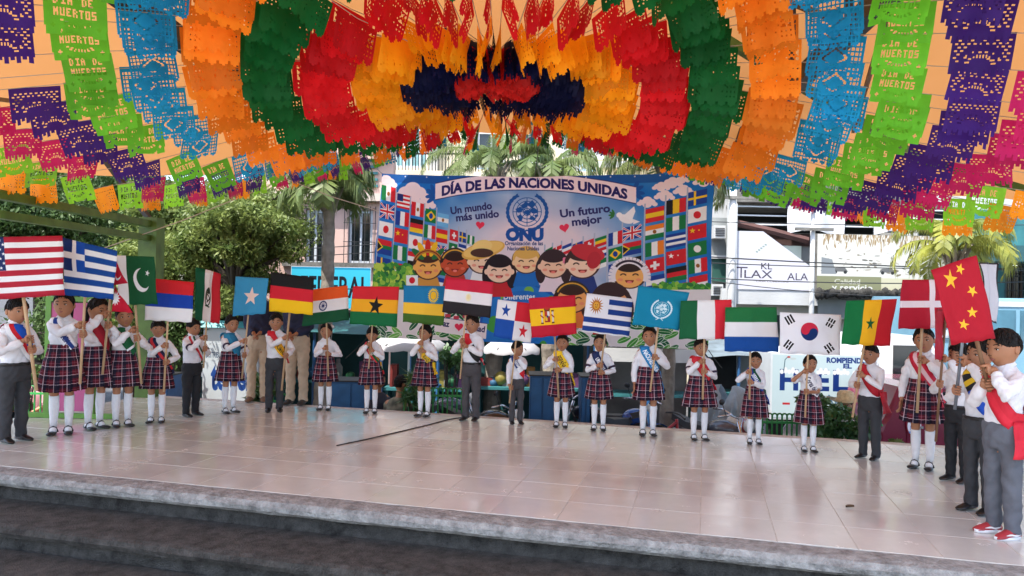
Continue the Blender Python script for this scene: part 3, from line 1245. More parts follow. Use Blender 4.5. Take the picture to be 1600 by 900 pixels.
def add_head(mb, c, H, rot, chubby=1.0):
    hw, hd, hh = .066 * H * chubby, .083 * H, .098 * H
    n, k = 28, 20
    vs = []
    for i in range(1, k):
        th = PI * i / k
        for j in range(n):
            ph = 2 * PI * j / n
            vs.append(c + rot @ head_pt(math.sin(th) * math.cos(ph), math.sin(th) * math.sin(ph), math.cos(th), hw, hd, hh))
    vs += [c + rot @ V((0, 0, hh)), c + rot @ head_pt(0, -.05, -1, hw, hd, hh)]
    fs = []
    for i in range(k - 2):
        for j in range(n):
            q = (j + 1) % n
            fs.append((i * n + j, (i + 1) * n + j, (i + 1) * n + q, i * n + q))
    for j in range(n):
        q = (j + 1) % n
        fs += [(len(vs) - 2, j, q), (len(vs) - 1, (k - 2) * n + q, (k - 2) * n + j)]
    mb.add(vs, fs, 0)
    f = lambda x, z, out=0.0: c + rot @ (head_pt(x, -math.sqrt(max(0, 1 - x * x - z * z)), z, hw, hd, hh) + V((0, -out * H, 0)))
    for sx in (-1, 1):
        mb.ell(f(sx * .40, .02, -.001), (.0105 * H, .004 * H, .0042 * H), 10, 6, 2, rot)
        mb.ell(f(sx * .39, .02, .0018), (.0050 * H, .0032 * H, .0046 * H), 8, 6, 3, rot)
        mb.tube([f(sx * .56, .035, .002), f(sx * .40, .105, .003), f(sx * .25, .04, .002)], .0016 * H, 5, 3)
        mb.tube([f(sx * .60, .22, .001), f(sx * .42, .29, .002), f(sx * .20, .24, .002)], [.0018 * H, .0028 * H, .002 * H], 5, 3)
        mb.ell(c + rot @ V((sx * hw * 1.0, .012 * H, -.006 * H)), (.008 * H, .014 * H, .022 * H), 8, 6, 0, rot)
        mb.ell(f(sx * .09, -.30, .001), (.004 * H, .003 * H, .0025 * H), 6, 4, 3, rot)
    mb.tube([f(-.24, -.50, .0005), f(-.1, -.475, .004), f(0, -.49, .004), f(.1, -.475, .004), f(.24, -.50, .0005)], [.001 * H, .0035 * H, .003 * H, .0035 * H, .001 * H], 6, 1)
    mb.tube([f(-.2, -.52, .001), f(0, -.56, .004), f(.2, -.52, .001)], [.001 * H, .0045 * H, .001 * H], 6, 1)


def add_hair(mb, c, H, rot, style, seed, chubby=1.0):
    hw, hd, hh = .066 * H * chubby, .083 * H, .098 * H
    rs = random.Random(seed)
    n, k = 40, 12
    ph0 = rs.uniform(0, 6)
    rings = []

    def low(ph):                       # hairline, as polar angle, by direction (front is -y)
        fr = max(0, -math.sin(ph))
        side = abs(math.cos(ph))
        if style == 'boy':
            base = 1.02 + .10 * math.sin(ph * 3 + ph0)
            t = base * fr ** .7 + 1.95 * (1 - fr ** .7)
        elif style == 'fringe':
            t = 1.22 * fr ** .6 + 2.05 * (1 - fr ** .6)
        else:
            t = .92 * fr ** .6 + 2.0 * (1 - fr ** .6)
        if side > .85 and fr < .5:
            t = min(t, 1.45 if style == 'boy' else 1.62)
        return t
    for i in range(k + 1):
        ring = []
        for j in range(n):
            ph = 2 * PI * j / n
            th = max(.02, low(ph) * i / k)
            g = 1.055
            g += .025 * math.sin(ph * 9 + th * 5 + ph0) * math.sin(th * 3) + .012 * math.sin(ph * 21 + th * 3)
            if style == 'boy':
                g += .05 * max(0, 1 - th / 1.2) + .02 * math.sin(ph * 15 + ph0) * math.sin(th * 2)
            if i == k:
                g = .99
            ring.append(c + rot @ (head_pt(math.sin(th) * math.cos(ph), math.sin(th) * math.sin(ph), math.cos(th), hw, hd, hh, 1.0001) * g))
        rings.append(ring)
    mb.loft(rings)
    for _ in range(150):                 # locks lying over the cap, breaking its edge
        ph = rs.uniform(0, 2 * PI)
        lo = low(ph)
        th0 = rs.uniform(.05, .8) * lo
        L = rs.uniform(.25, .5)
        dph = rs.uniform(-.22, .22)
        pts = []
        for i in range(4):
            f = i / 3
            th, pp = min(th0 + L * f, lo + .13), ph + dph * f
            g = 1.05 + .035 * math.sin(PI * min(1, f * 1.1)) + rs.uniform(-.01, .015)
            pts.append(c + rot @ (head_pt(math.sin(th) * math.cos(pp), math.sin(th) * math.sin(pp), math.cos(th), hw, hd, hh, 1.0001) * g))
        w_ = rs.uniform(.0035, .006) * H
        mb.tube(pts, [w_ * .6, w_, w_ * .8, w_ * .15], 5)
    if style != 'boy':
        b = c + rot @ V((0, hd * 1.08, hh * .25))
        mb.ell(b, (.026 * H, .024 * H, .026 * H), 12, 8, 0, rot)
        tail = [c + rot @ V(p) for p in ((0, hd * 1.15, hh * .2), (0.01 * H, hd * 1.42, -hh * .3), (.012 * H, hd * 1.35, -hh * 1.1), (0, hd * 1.15, -hh * 1.6))]
        mb.tube(tail, [.017 * H, .024 * H, .018 * H, .006 * H], 9, 0, True)


def ik(S, T, l1, l2, hint):
    d = T - S
    L = min(d.length, (l1 + l2) * .995)
    d = d.normalized()
    T = S + d * L
    a = (l1 * l1 - l2 * l2 + L * L) / (2 * L)
    h = math.sqrt(max(0, l1 * l1 - a * a))
    hp = hint - d * hint.dot(d)
    hp = hp.normalized() if hp.length > 1e-5 else V((0, 1, 0))
    return S + d * a + hp * h, T


def add_grip(mb, c, axis, frm, H, side, rp):
    """hand wrapped round a pole at c: palm on the side the forearm comes from, four fingers and a thumb closing on it"""
    axis = axis.normalized()
    pd = frm - c
    pd = (pd - axis * pd.dot(axis)).normalized()            # towards the palm
    td = axis.cross(pd) * side
    fr_ = .0062 * H + .0006
    pr = rp + fr_ * .9
    mat = Matrix((td, pd, axis)).transposed()
    mb.ell(c + pd * (rp + .011 * H) - td * .004 * H, (.022 * H, .0105 * H, .030 * H), 12, 8, 0, mat)
    for k in range(4):
        off = axis * ((k - 1.5) * .0142 * H)
        span = (3.6, 3.9, 3.7, 3.2)[k]
        pts = [c + off + (pd * math.cos(t) + td * math.sin(t)) * pr for t in np.linspace(.35, span, 8)]
        pts = [c + off + pd * (rp + .012 * H) + td * .010 * H] + pts[1:]
        mb.tube(pts, [fr_ * 1.1] * 4 + [fr_] * 3 + [fr_ * .85] * (len(pts) - 7), 7, 0, True)
    pts = [c + axis * .024 * H + (pd * math.cos(t) + td * math.sin(t)) * (pr + .002 * H) for t in np.linspace(-.2, -1.9, 5)]
    pts[0] = c + axis * .012 * H + pd * (rp + .014 * H) - td * .012 * H
    mb.tube(pts, [fr_ * 1.35, fr_ * 1.3, fr_ * 1.2, fr_ * 1.1, fr_ * .9], 7, 0, True)


def add_loose_hand(mb, wrist, d, H, side):
    d = d.normalized()
    x = V((0, -1, 0))
    x = (x - d * x.dot(d)).normalized()
    y = d.cross(x)
    mat = Matrix((x, y, d)).transposed()
    pc = wrist + d * .030 * H
    mb.ell(pc, (.022 * H, .011 * H, .032 * H), 12, 8, 0, mat)
    for k in range(4):
        b = pc + d * .024 * H + x * ((1.5 - k) * .0125 * H)
        L = (.036, .042, .039, .030)[k] * H
        cu = y * (-side)
        mb.tube([b, b + d * L * .45 + cu * .003 * H, b + d * L * .8 + cu * .010 * H, b + d * L * .95 + cu * .018 * H], [.0066 * H, .0062 * H, .0058 * H, .005 * H], 7, 0, True)
    b = pc - d * .012 * H + x * .018 * H
    mb.tube([b, b + x * .014 * H + d * .014 * H, b + x * .016 * H + d * .034 * H], [.0078 * H, .0072 * H, .006 * H], 7, 0, True)


def shirt_dims(H, girl, wd):
    """(z, half width, half depth) of the shirt, bottom to top"""
    return [(.52 * H, .083 * wd * H, .064 * wd * H), (.57 * H, .088 * wd * H, .068 * wd * H), (.64 * H, .089 * wd * H, .066 * wd * H),
            (.71 * H, .096 * wd * H, .068 * wd * H), (.765 * H, .104 * wd * H, .064 * H), (.795 * H, .096 * wd * H, .056 * H), (.818 * H, .062 * H, .044 * H), (.836 * H, .036 * H, .036 * H)]


def torso_at(dims, z):
    zs = [d[0] for d in dims]
    return float(np.interp(z, zs, [d[1] for d in dims])), float(np.interp(z, zs, [d[2] for d in dims]))


SASH_IMG = {}


def sash_mat(key, cols, txt=None, tcol=(255, 255, 255), seg=None, flip=False):
    """stripes run along the sash; seg gives colour changes along its length instead"""
    im = Img(512, 64, cols[0])
    if seg:
        for k, c in enumerate(cols):
            im.rect(512 * seg[k], 0, 512 * seg[k + 1], 64, c)
    else:
        for k, c in enumerate(cols):
            im.rect(0, 64 * k / len(cols), 512, 64 * (k + 1) / len(cols), c)
    if txt:
        im.text(txt[0], txt[1], 49, 46, tcol, width=txt[2], bold=.025)
    return MI('sash_' + key, im.image('sash_print'), .6, bump=.3)


def add_sash(parent, dims, H, side, mat, label=None, wid=.075, tail=0.16, z_hi=.815, z_lo=.585, tw=None):
    """band from the shoulder on `side` (-1: the right one) across the chest to the other hip and back up"""
    q = MB()
    n = 40
    pts, nor = [], []
    for i in range(n + 1):
        t = i / n
        if t < .5:                       # front, shoulder -> hip
            s_ = t / .5
            xk, front = side * (.62 - 1.58 * s_), -1
        else:
            s_ = 1 - (t - .5) / .5
            xk, front = side * (.62 - 1.58 * s_), 1
        z = (z_hi + (z_lo - z_hi) * s_ - .012 * math.sin(PI * s_)) * H
        a, b = torso_at(dims, z)
        xk = max(-1, min(1, xk))
        x = xk * a
        y = front * b * (max(0, 1 - abs(xk) ** 2.3)) ** (1 / 2.3)
        nn = V((x / (a * a), y / (b * b), .0)).normalized()
        if s_ < .14:
            nn = (nn + V((0, 0, 1.6 * (1 - s_ / .14)))).normalized()
        pts.append(V((x, y, z)) + nn * .012)
        nor.append(nn)
    vs, uv, fs = [], [], []
    m_ = 4
    for i in range(n + 1):
        t = (pts[min(n, i + 1)] - pts[max(0, i - 1)]).normalized()
        s_ = nor[i].cross(t).normalized() * (wid * H / 2)
        for k in range(m_ + 1):
            kk = k / m_ * 2 - 1
            p = pts[i] + s_ * kk - nor[i] * (.006 * kk * kk) + nor[i] * .003 * math.sin(i * .9 + kk * 3)
            vs.append(p)
            uv.append((min(1, 2 * i / n) if i <= n / 2 else 2 - 2 * i / n, .5 - kk * .5 * side * 1))
    for i in range(n):
        for k in range(m_):
            a = i * (m_ + 1) + k
            fs.append((a, a + 1, a + m_ + 2, a + m_ + 1))
    q.add(vs, fs, 0, uv)
    if tail:
        e = pts[n // 2]
        out = V((-side, 0, 0))
        tw = (tw or wid * .62) * H
        q.grid(lambda u, v: e + out * (.012 + .02 * (1 - v)) + V(((0), (u - .5) * 2 * tw * (.55 + .45 * (1 - v)), -(1 - v) * tail * H + .01)) + out * .01 * math.sin(u * 9 + v * 5) + V((side * -.02 * (1 - v), -.02, 0)), 6, 8)
    o = q.build('sash', mat, parent, smooth=True, world=False)
    s = o.modifiers.new('thickness', 'SOLIDIFY')
    s.thickness = .003
    if label:
        o['label'] = label
    return o


def person(px, py, H, face, label, girl=True, pole=None, hands=None, sash=None, wd=1.0, style=None, trousers=None, short_sleeves=False,
           head_yaw=0.0, head_tilt=0.0, adult=False, belt=True, shoes=None, seed=0, group='school children holding flags on the stage', rp=.0125, bow=False, loose=None, cuff=False, sneakers=False, zfoot=0.0, loc=None, skirt_len=.335, chub=1.0):
    """a standing figure; feet at photo point (px, py) on the stage; face: 0 towards the camera, + towards picture right (degrees)
    pole: (top, bottom) world points; hands: {side: height share}"""
    base = V(loc) if loc is not None else G(px, py, zfoot)
    a = R(face)
    t = thing('person', label, 'person', base, group, a)
    inv = Matrix.Rotation(-a, 3, 'Z')
    toL = lambda p: inv @ (V(p) - base)
    wdt = wd
    k = 1.0
    hz = .909 if not adult else .93
    hs = .95 if not adult else .80
    legw = 1.0 if not adult else .92
    dims = [(z, a_ * .94, b_ * .94) for z, a_, b_ in shirt_dims(H, girl, wdt)]
    if adult:
        dims = [(z, a_ * 1.12, b_ * 1.05) for z, a_, b_ in dims]
    neck_z = .82 * H
    HZ = hz * H
    rh = random.Random(seed * 13 + 5)
    hrot = Matrix.Rotation(R(head_yaw + rh.uniform(-9, 9)), 3, 'Z') @ Matrix.Rotation(R(head_tilt + rh.uniform(-4, 7)), 3, 'X') @ Matrix.Rotation(R(rh.uniform(-6, 6)), 3, 'Y')
    hc = V((0, -.008 * H, HZ))
    # ---- arms
    sh = {s: V((s * .088 * wdt * H * (1.1 if adult else 1), .004 * H, .775 * H)) for s in (-1, 1)}
    l1, l2 = .165 * H, .150 * H
    arms = {}
    grips = []
    for s in (-1, 1):
        if pole is not None and hands and s in hands:
            p0, p1 = toL(pole[1]), toL(pole[0])
            ax = (p1 - p0).normalized()
            zt_ = hands[s] * H
            c = p0 + (p1 - p0) * ((zt_ - p0.z) / max(1e-4, p1.z - p0.z))
            d = (c - sh[s])
            back = (sh[s] + V((s * .09 * H, 0, -.12 * H)) - c)
            back = (back - ax * back.dot(ax)).normalized()
            wr = c + back * .040 * H - ax * .004
            el, wr2 = ik(sh[s], wr, l1, l2, V((s * .75, .25, -.8)))
            arms[s] = (sh[s], el, wr2)
            grips.append((c, ax, wr2, s))
        else:
            wr = sh[s] + V((s * .045 * H, -.035 * H, -.30 * H))
            if loose == 'front':
                wr = V((s * .02 * H, -.115 * H, .56 * H))
            el, wr2 = ik(sh[s], wr, l1, l2, V((s * .5, .9, -.1)))
            arms[s] = (sh[s], el, wr2)
    # ---- body (one surface): trunk, neck, limbs; head, face and fingers joined on after the merge
    q = MB()
    rings = [oval(z, a_ * .86, b_ * .86, n=16) for z, a_, b_ in [(.47 * H, .07 * wdt * H, .055 * wdt * H)] + dims[:-2]] + [oval(.825 * H, .03 * H, .03 * H, n=16)]
    q.loft(rings)
    q.tube([V((0, .006 * H, .78 * H)), V((0, .0, .84 * H)), V((0, -.004 * H, HZ - .03 * H * hs))], [.034 * H * hs, .029 * H * hs, .03 * H * hs], 10)
    lx = .046 * wdt * H
    for s in (-1, 1):
        q.tube([V((s * lx, 0, .50 * H)), V((s * lx, -.004 * H, .40 * H)), V((s * lx, -.004 * H, .275 * H)), V((s * lx, .004 * H, .20 * H)), V((s * lx, .004 * H, .05 * H)), V((s * lx, 0, .022 * H))],
               [.047 * wdt * H, .041 * wdt * H, .0295 * H, .029 * H, .019 * H, .020 * H], 10, 0, True)
        q.tube([V((s * lx, .015 * H, .024 * H)), V((s * lx * 1.12, -.035 * H, .018 * H)), V((s * lx * 1.18, -.07 * H, .015 * H))], [.017 * H, .013 * H, .009 * H], 8, 0, True)
        A_, E_, W_ = arms[s]
        m1 = A_ * .5 + E_ * .5
        q.tube([A_, m1, E_, E_ * .5 + W_ * .5, W_], [.022 * H, .024 * H, .022 * H, .022 * H, .0165 * H], 9, 0, True)
    body = q.build('body', [skin_m, lip_m, eyew_m, eyed_m], t, world=False)
    later(body, .011 * max(1, H / 1.3), 3)
    ex = MB()
    add_head(ex, hc, H * hs, hrot, chub)
    for c, ax, wr2, s in grips:
        add_grip(ex, c, ax, wr2, H * (1 if not adult else .88), s, rp)
        ex.tube([wr2, wr2 * .4 + c * .6], [.0165 * H, .0165 * H], 8, 0, True)
    for s in (-1, 1):
        if not (pole is not None and hands and s in hands):
            A_, E_, W_ = arms[s]
            add_loose_hand(ex, W_, (W_ - E_), H * (1 if not adult else .88), s)
    EXTRA[body.name] = ex
    # ---- hair
    q = MB()
    add_hair(q, hc, H * hs, hrot, style or ('girl' if girl else 'boy'), seed, chub)
    q.build('hair', hair_m, t, smooth=True, world=False)
    if bow:
        q = MB()
        for s in (-1, 1):
            q.ell(hc + hrot @ V((s * .032 * H + .03 * H * bow, .085 * H, .05 * H)), (.03 * H, .012 * H, .02 * H), 10, 6, 0, hrot @ Matrix.Rotation(s * .5, 3, 'Y'))
        q.build('hair_bow', bow_m, t, smooth=True, world=False)
    # ---- shirt or blazer
    q = MB()
    zb = .50 if not adult else .47
    rings = [oval(zb * H, dims[0][1] * .98, dims[0][2] * .98)] + [oval(z, a_, b_) for z, a_, b_ in dims]
    q.loft(rings)
    for s in (-1, 1):
        A_, E_, W_ = arms[s]
        if short_sleeves:
            q.tube([A_ + V((-s * .02 * H, 0, 0)), A_ * .55 + E_ * .45, A_ * .2 + E_ * .8], [.037 * H, .040 * H, .042 * H], 12, 0)
        else:
            Wc = W_ + (E_ - W_).normalized() * .016 * H
            q.tube([A_ + V((-s * .02 * H, 0, 0)), A_ * .5 + E_ * .5, E_, E_ * .45 + Wc * .55, E_ * .2 + Wc * .8, Wc], [.037 * H, .035 * H, .032 * H, .031 * H, .029 * H, .0225 * H], 12, 0)
    sm = blazer_m if adult else shirt_m
    o = later(q.build('blazer' if adult else 'shirt', sm, t, world=False), .0095 * max(1, H / 1.3), 2)
    CREASE[o.name] = (.0042 * H, 26, 44, seed * 1.7)
    # collar
    q = MB()
    for s in (-1, 1):
        vs = [V((s * .006 * H, -.046 * H, .806 * H)), V((s * .036 * H, -.056 * H, .795 * H)), V((s * .052 * H, -.026 * H, .818 * H)), V((s * .04 * H, .03 * H, .835 * H)), V((s * .0 * H, .042 * H, .84 * H)),
              V((s * .0, .036 * H, .858 * H)), V((s * .033 * H, .022 * H, .855 * H)), V((s * .033 * H, -.022 * H, .840 * H)), V((s * .006 * H, -.042 * H, .818 * H))]
        fs = [(0, 1, 2, 7, 8), (2, 3, 6, 7), (3, 4, 5, 6)]
        q.add(vs, [f if s > 0 else tuple(reversed(f)) for f in fs])
    o = q.build('collar', shirt_m, t, world=False)
    so_ = o.modifiers.new('thickness', 'SOLIDIFY')
    so_.thickness = .004
    if cuff:
        for s in (-1, 1):
            A_, E_, W_ = arms[s]
            q = MB()
            q.tube([A_ * .35 + E_ * .65, A_ * .22 + E_ * .78], .0375 * H, 14)
            q.build('arm_band', cuff_m, t, smooth=True, world=False)
    # ---- skirt or trousers
    wz = .63 if girl else .545
    if girl:
        q = MB()
        n = 88
        rings, uv = [], []
        prof = [(.635, .091, .071, 0), (.60, .094, .076, .0), (.535, .108, .09, .002), (.53, .1125, .0945, .002), (.47, .121, .104, .006), (.40, .131, .115, .010), (skirt_len, .140, .125, .013)]
        for i, (z, ra, rb, pl) in enumerate(prof):
            ring = []
            for j in range(n + 1):
                tt = 2 * PI * j / n
                saw = abs(((j * 22 / n) % 1) - .5) * 2
                rr = 1 + pl * 14 * (saw - .5)
                ring.append(V((ra * wdt * H * math.cos(tt) * rr, rb * wdt * H * math.sin(tt) * rr, z * H + .004 * H * math.sin(tt * 2 + seed) * (i > 3))))
                uv.append((j / n * 5.0, z * 8.2))
            rings.append(ring)
        q.loft(rings, cap=False, closed=False, uv=uv)
        o = q.build('skirt', plaid_m, t, smooth=True, world=False)
        so_ = o.modifiers.new('thickness', 'SOLIDIFY')
        so_.thickness = .004
        for s in (-1, 1):
            q = MB()
            q.tube([V((s * lx, .004 * H, .052 * H)), V((s * lx, .006 * H, .10 * H)), V((s * lx, .006 * H, .19 * H)), V((s * lx, 0, .262 * H)), V((s * lx, -.002 * H, .275 * H))], [.0225 * H, .025 * H, .0325 * H, .032 * H, .033 * H], 14)
            q.ell((s * lx, -.004 * H, .03 * H), (.0255 * H, .042 * H, .026 * H), 12, 8)
            q.build('sock', sock_m, t, smooth=True, world=False)
    else:
        q = MB()
        q.loft([oval(z * H, a_ * wdt * H, b_ * wdt * H) for z, a_, b_ in ((.425, .075, .06), (.46, .094, .073), (.50, .094, .074), (.552, .088, .07))])
        for s in (-1, 1):
            q.tube([V((s * lx, 0, .49 * H)), V((s * lx * 1.08, -.002 * H, .40 * H)), V((s * lx * 1.1, -.004 * H, .27 * H)), V((s * lx * 1.1, .002 * H, .14 * H)), V((s * lx * 1.12, .004 * H, .055 * H)), V((s * lx * 1.12, .0, .026 * H))],
                   [.049 * wdt * H, .047 * wdt * H, .041 * wdt * H, .037 * wdt * H, .0365 * H, .038 * H], 14, 0)
        o = later(q.build('trousers', trousers or trs_grey, t, world=False), .0105 * max(1, H / 1.3), 2)
        CREASE[o.name] = (.0042 * H, 30, 34, seed * 2.3)
        if belt:
            q = MB()
            q.loft([oval(z * H, .0915 * wdt * H, .0735 * wdt * H, n=24) for z in (.533, .553)], cap=False)
            o = q.build('belt', belt_m, t, smooth=True, world=False)
            so_ = o.modifiers.new('thickness', 'SOLIDIFY')
            so_.thickness = .004
    # ---- shoes
    for s in (-1, 1):
        q = MB()
        x0 = s * lx * (1.0 if girl else 1.12)
        fo = s * .010 * H
        rings = []
        low = girl
        for yy, w_, h_ in ((.040, .014, .020), (.036, .022, .040 if not low else .036), (.012, .026, .050 if not low else .031), (-.02, .0285, .046 if not low else .021), (-.05, .031, .034 if not low else .025), (-.075, .029, .026 if not low else .023), (-.092, .021, .018), (-.098, .010, .010)):
            r = []
            for j in range(12):
                tt = 2 * PI * j / 12
                cx, sz = math.cos(tt), math.sin(tt)
                r.append(V((x0 + fo * max(0, -yy / .09) + cx * w_ * H * (1 if sz < .2 else .86), yy * H, max(.002, .004 * H + (sz * .5 + .5) * h_ * H))))
            rings.append(r)
        q.loft(rings)
        if low:
            q.tube([V((x0 - .027 * H, -.008 * H, .020 * H)), V((x0 - .016 * H, -.014 * H, .047 * H)), V((x0, -.018 * H, .056 * H)), V((x0 + .016 * H, -.014 * H, .047 * H)), V((x0 + .027 * H, -.008 * H, .020 * H))], .0045 * H, 6, 0, True, 1.8)
        sh_ = q.build('shoe', sneak_m if sneakers else (shoes or shoe_m), t, smooth=True, world=False)
        if sneakers:
            q = MB()
            q.loft([[V((x0 + fo * .5 + cx * .033 * H, cy * .072 * H - .03 * H, zz_)) for cx, cy in [(math.cos(2 * PI * j / 16) * (1 - .15 * abs(math.sin(2 * PI * j / 16))), math.sin(2 * PI * j / 16)) for j in range(16)]] for zz_ in (.001, .016 * H)])
            q.build('sole', bow_m, sh_, smooth=True, world=False)
            for sx in (-1, 1):
                q = MB()
                q.tube([V((x0 + fo * .3 + sx * .0265 * H, .02 * H, .028 * H)), V((x0 + fo * .4 + sx * .031 * H, -.015 * H, .024 * H)), V((x0 + fo * .6 + sx * .0315 * H, -.04 * H, .030 * H)), V((x0 + fo * .7 + sx * .026 * H, -.06 * H, .026 * H))], [.004 * H, .010 * H, .009 * H, .003 * H], 7, 0, True, .5)
                q.build('side_patch', bow_m, sh_, smooth=True, world=False)
    if sash:
        key, cols, kw = sash
        kw = dict(kw)
        sd_ = kw.pop('side', -1)
        lab = kw.pop('label', None)
        tl_ = kw.pop('tail', .0)
        wid = kw.pop('wid', .078)
        zlo = kw.pop('z_lo', .585)
        tw = kw.pop('tw', None)
        add_sash(t, dims, H, sd_, sash_mat(key, cols, **kw), lab, wid, tl_, z_lo=zlo, tw=tw)
    return t
# ------------------------------------------------------------------ the children and their flags
def depth_of(px, py):
    return G(px, py, 0).y


def child(px, py, top, face, plabel, flabel, fn, quad, ptop, pbot, hi, lo, hand_hi=-1, df=0.0, yaw=0.0, off=.20, shape=None, pm=None, pole_dd=0.0, one=False, adult=False, ptilt=0.0, rp=.0125, **kw):
    """hi / lo: photo heights of the upper and lower hand on the pole"""
    D = depth_of(px, py)
    H = (py - top) * D / FPX
    a = R(face)
    Dp = D - math.cos(a) * off * H / 1.2 + pole_dd
    pt, pb = P(*ptop, Dp), P(*pbot, Dp)
    zt_ = lambda y: P(ptop[0], y, Dp).z / H
    hands = {hand_hi: zt_(hi)}
    if not one:
        hands[-hand_hi] = zt_(lo)
    t = person(px, py, H, face, plabel, pole=(pt, pb), hands=hands, rp=rp, **kw)
    (x0, y0), (x1, y1) = [((quad[0][i] + quad[1][i]) / 2) for i in (0, 1)], [((quad[3][i] + quad[2][i]) / 2) for i in (0, 1)]
    # the pole carries on behind the cloth along its own line
    k = (y0 + 4 - ptop[1]) / (pbot[1] - ptop[1])
    tt = (ptop[0] + (pbot[0] - ptop[0]) * k, y0 + 4)
    if shape is None and abs(yaw) < .1:
        tt = ((tt[0] + x0) / 2, y0 + 4)
    make_flag(fn, quad, Dp - .035 + df, tt, pbot, Dp, flabel, yaw, shape, pm, rp)
    return t


W_, R_, B_ = (236, 236, 240), (206, 30, 46), (20, 66, 160)
child(20, 690, 466, 68, 'boy in dark trousers holding the striped flag with blue starry corner', 'large red and white striped flag with white stars on a blue corner',
      f_usa, ((-58, 372), (97, 368), (102, 461), (-52, 471)), (40, 466), (57, 610), 530, 546, girl=False, trousers=trs_grey, seed=1, df=-.05, wd=1.1,
      sash=('usa', [(24, 84, 190), (24, 84, 190), R_, W_], dict(side=-1, wid=.11)), rp=.015)
child(95, 678, 457, 24, 'tall girl in plaid skirt holding the blue and white striped flag with white cross', 'blue and white striped flag with white cross on a blue corner',
      f_greece, ((97, 371), (183, 392), (178, 468), (102, 461)), (131, 466), (125, 600), 508, 522, girl=True, seed=2, df=-.02,
      sash=('greece', [W_, (24, 56, 130), W_], dict(side=-1, txt=('GRECIA', 150, 200), tcol=(20, 40, 100), label='white and blue sash lettered GRECIA')), skirt_len=.31)
child(147, 670, 466, 62, 'girl with white hair bow holding the two red pennants', 'crimson double pennant flag with white sun, overlapping the green crescent flag',
      f_nepal, ((178, 404), (212, 402), (208, 489), (165, 489)), (172, 470), (160, 585), 492, 508, girl=True, seed=3, df=-.28, head_tilt=8, bow=1.0, off=.2, head_yaw=8,
      shape=[((.04, .02), (.72, .46), (.06, .50)), ((.22, .50), (1.0, 1.0), (-.02, .97))],
      sash=('nepal', [(150, 22, 40), (170, 26, 44)], dict(side=-1)))
child(190, 666, 478, 42, 'girl in plaid skirt with green sash, her face behind the green crescent flag', 'dark green flag with white crescent, star and white stripe',
      f_pakistan, ((182, 399), (241, 401), (247, 475), (186, 477)), (208, 478), (221, 600), 515, 528, girl=True, seed=4, df=-.05,
      sash=('pakistan', [(14, 96, 56), W_, (14, 96, 56)], dict(side=-1, seg=[0, .62, .7, 1])))
child(244, 660, 499, 14, 'small girl with navy and red sash under the red, blue and white striped flag', 'flag of three level stripes, red above blue above white, left of the eagle flag',
      f_serbia, ((229, 434), (303, 441), (299, 504), (225, 500)), (262, 502), (256, 612), 540, 566, girl=True, seed=5, head_yaw=6, wd=1.05, style='fringe',
      sash=('serbia', [(24, 30, 66), (200, 40, 50), (24, 30, 66)], dict(side=-1, tail=.12)), rp=.011)
child(298, 650, 498, 62, 'boy in black trousers and white shirt behind the upright green, white and red eagle flag', 'narrow upright flag, green, white with dark eagle emblem, and red',
      f_mexico, ((307, 417), (346, 428), (342, 506), (303, 499)), (323, 500), (318, 575), 528, 545, girl=False, trousers=trs_black, seed=6, yaw=.3, df=-.15, head_tilt=6, cuff=True, belt=False, wd=1.1,
      sash=('mexico', [(20, 100, 60), W_, (200, 40, 50)], dict(side=-1, wid=.06)), rp=.01)
child(358, 645, 493, 48, 'girl with teal shoulder sash holding the sky blue flag with pale star', 'sky blue flag with one pale star in its middle',
      f_somalia, ((369, 432), (420, 435), (414, 490), (363, 494)), (387, 494), (378, 592), 533, 555, girl=True, seed=7, cuff=True,
      sash=('somalia', [(30, 110, 150), (40, 130, 170)], dict(side=-1, wid=.11)), rp=.01)
child(428, 643, 490, 18, 'boy in grey trousers with red and yellow sash holding the black, red and gold flag', 'flag of three level stripes, black above red above gold',
      f_germany, ((424, 425), (491, 434), (488, 492), (420, 486)), (453, 490), (440, 610), 528, 556, girl=False, trousers=trs_grey, seed=8, belt=False, df=-.08,
      sash=('germany', [(196, 24, 40), (240, 180, 30), (240, 180, 30)], dict(side=-1, seg=[0, .5, .55, 1], txt=('ALEMANIA', 268, 236), tcol=(24, 20, 20), tail=.1, label='red sash with yellow end lettered ALEMANIA')))
child(507, 640, 506, 0, 'girl with pale hair ribbon and no sash under the orange, white and green flag', 'flag of three level stripes, orange, white with blue wheel, and green',
      f_india, ((481, 453), (543, 446), (546, 500), (472, 510)), (508, 506), (513, 588), 543, 553, girl=True, seed=9, bow=.6, rp=.01, df=.02)
child(579, 645, 511, 4, 'girl with green and yellow sash under the flag with the black star', 'red, yellow and green flag with a big black star',
      f_ghana, ((552, 447), (624, 448), (620, 511), (546, 506)), (581, 510), (576, 576), 538, 547, girl=True, seed=10, style='fringe',
      sash=('ghana', [(200, 150, 30), (20, 90, 50), (200, 40, 50)], dict(side=-1, txt=('GHANA', 130, 140), tcol=(240, 230, 220), tail=.14)), rp=.008)
child(662, 650, 508, -22, 'girl with yellow sash end at her waist under the blue, yellow and green sun flag', 'blue, yellow and green striped flag with golden sun in the corner',
      f_rwanda, ((631, 446), (697, 447), (693, 509), (629, 503)), (661, 506), (657, 560), 536, 548, girl=True, seed=11, hand_hi=-1,
      sash=('rwanda', [(244, 200, 40), (230, 180, 30)], dict(side=-1, txt=('RUANDA', 300, 180), tcol=(30, 60, 40), tail=.13, wid=.07)), rp=.009)
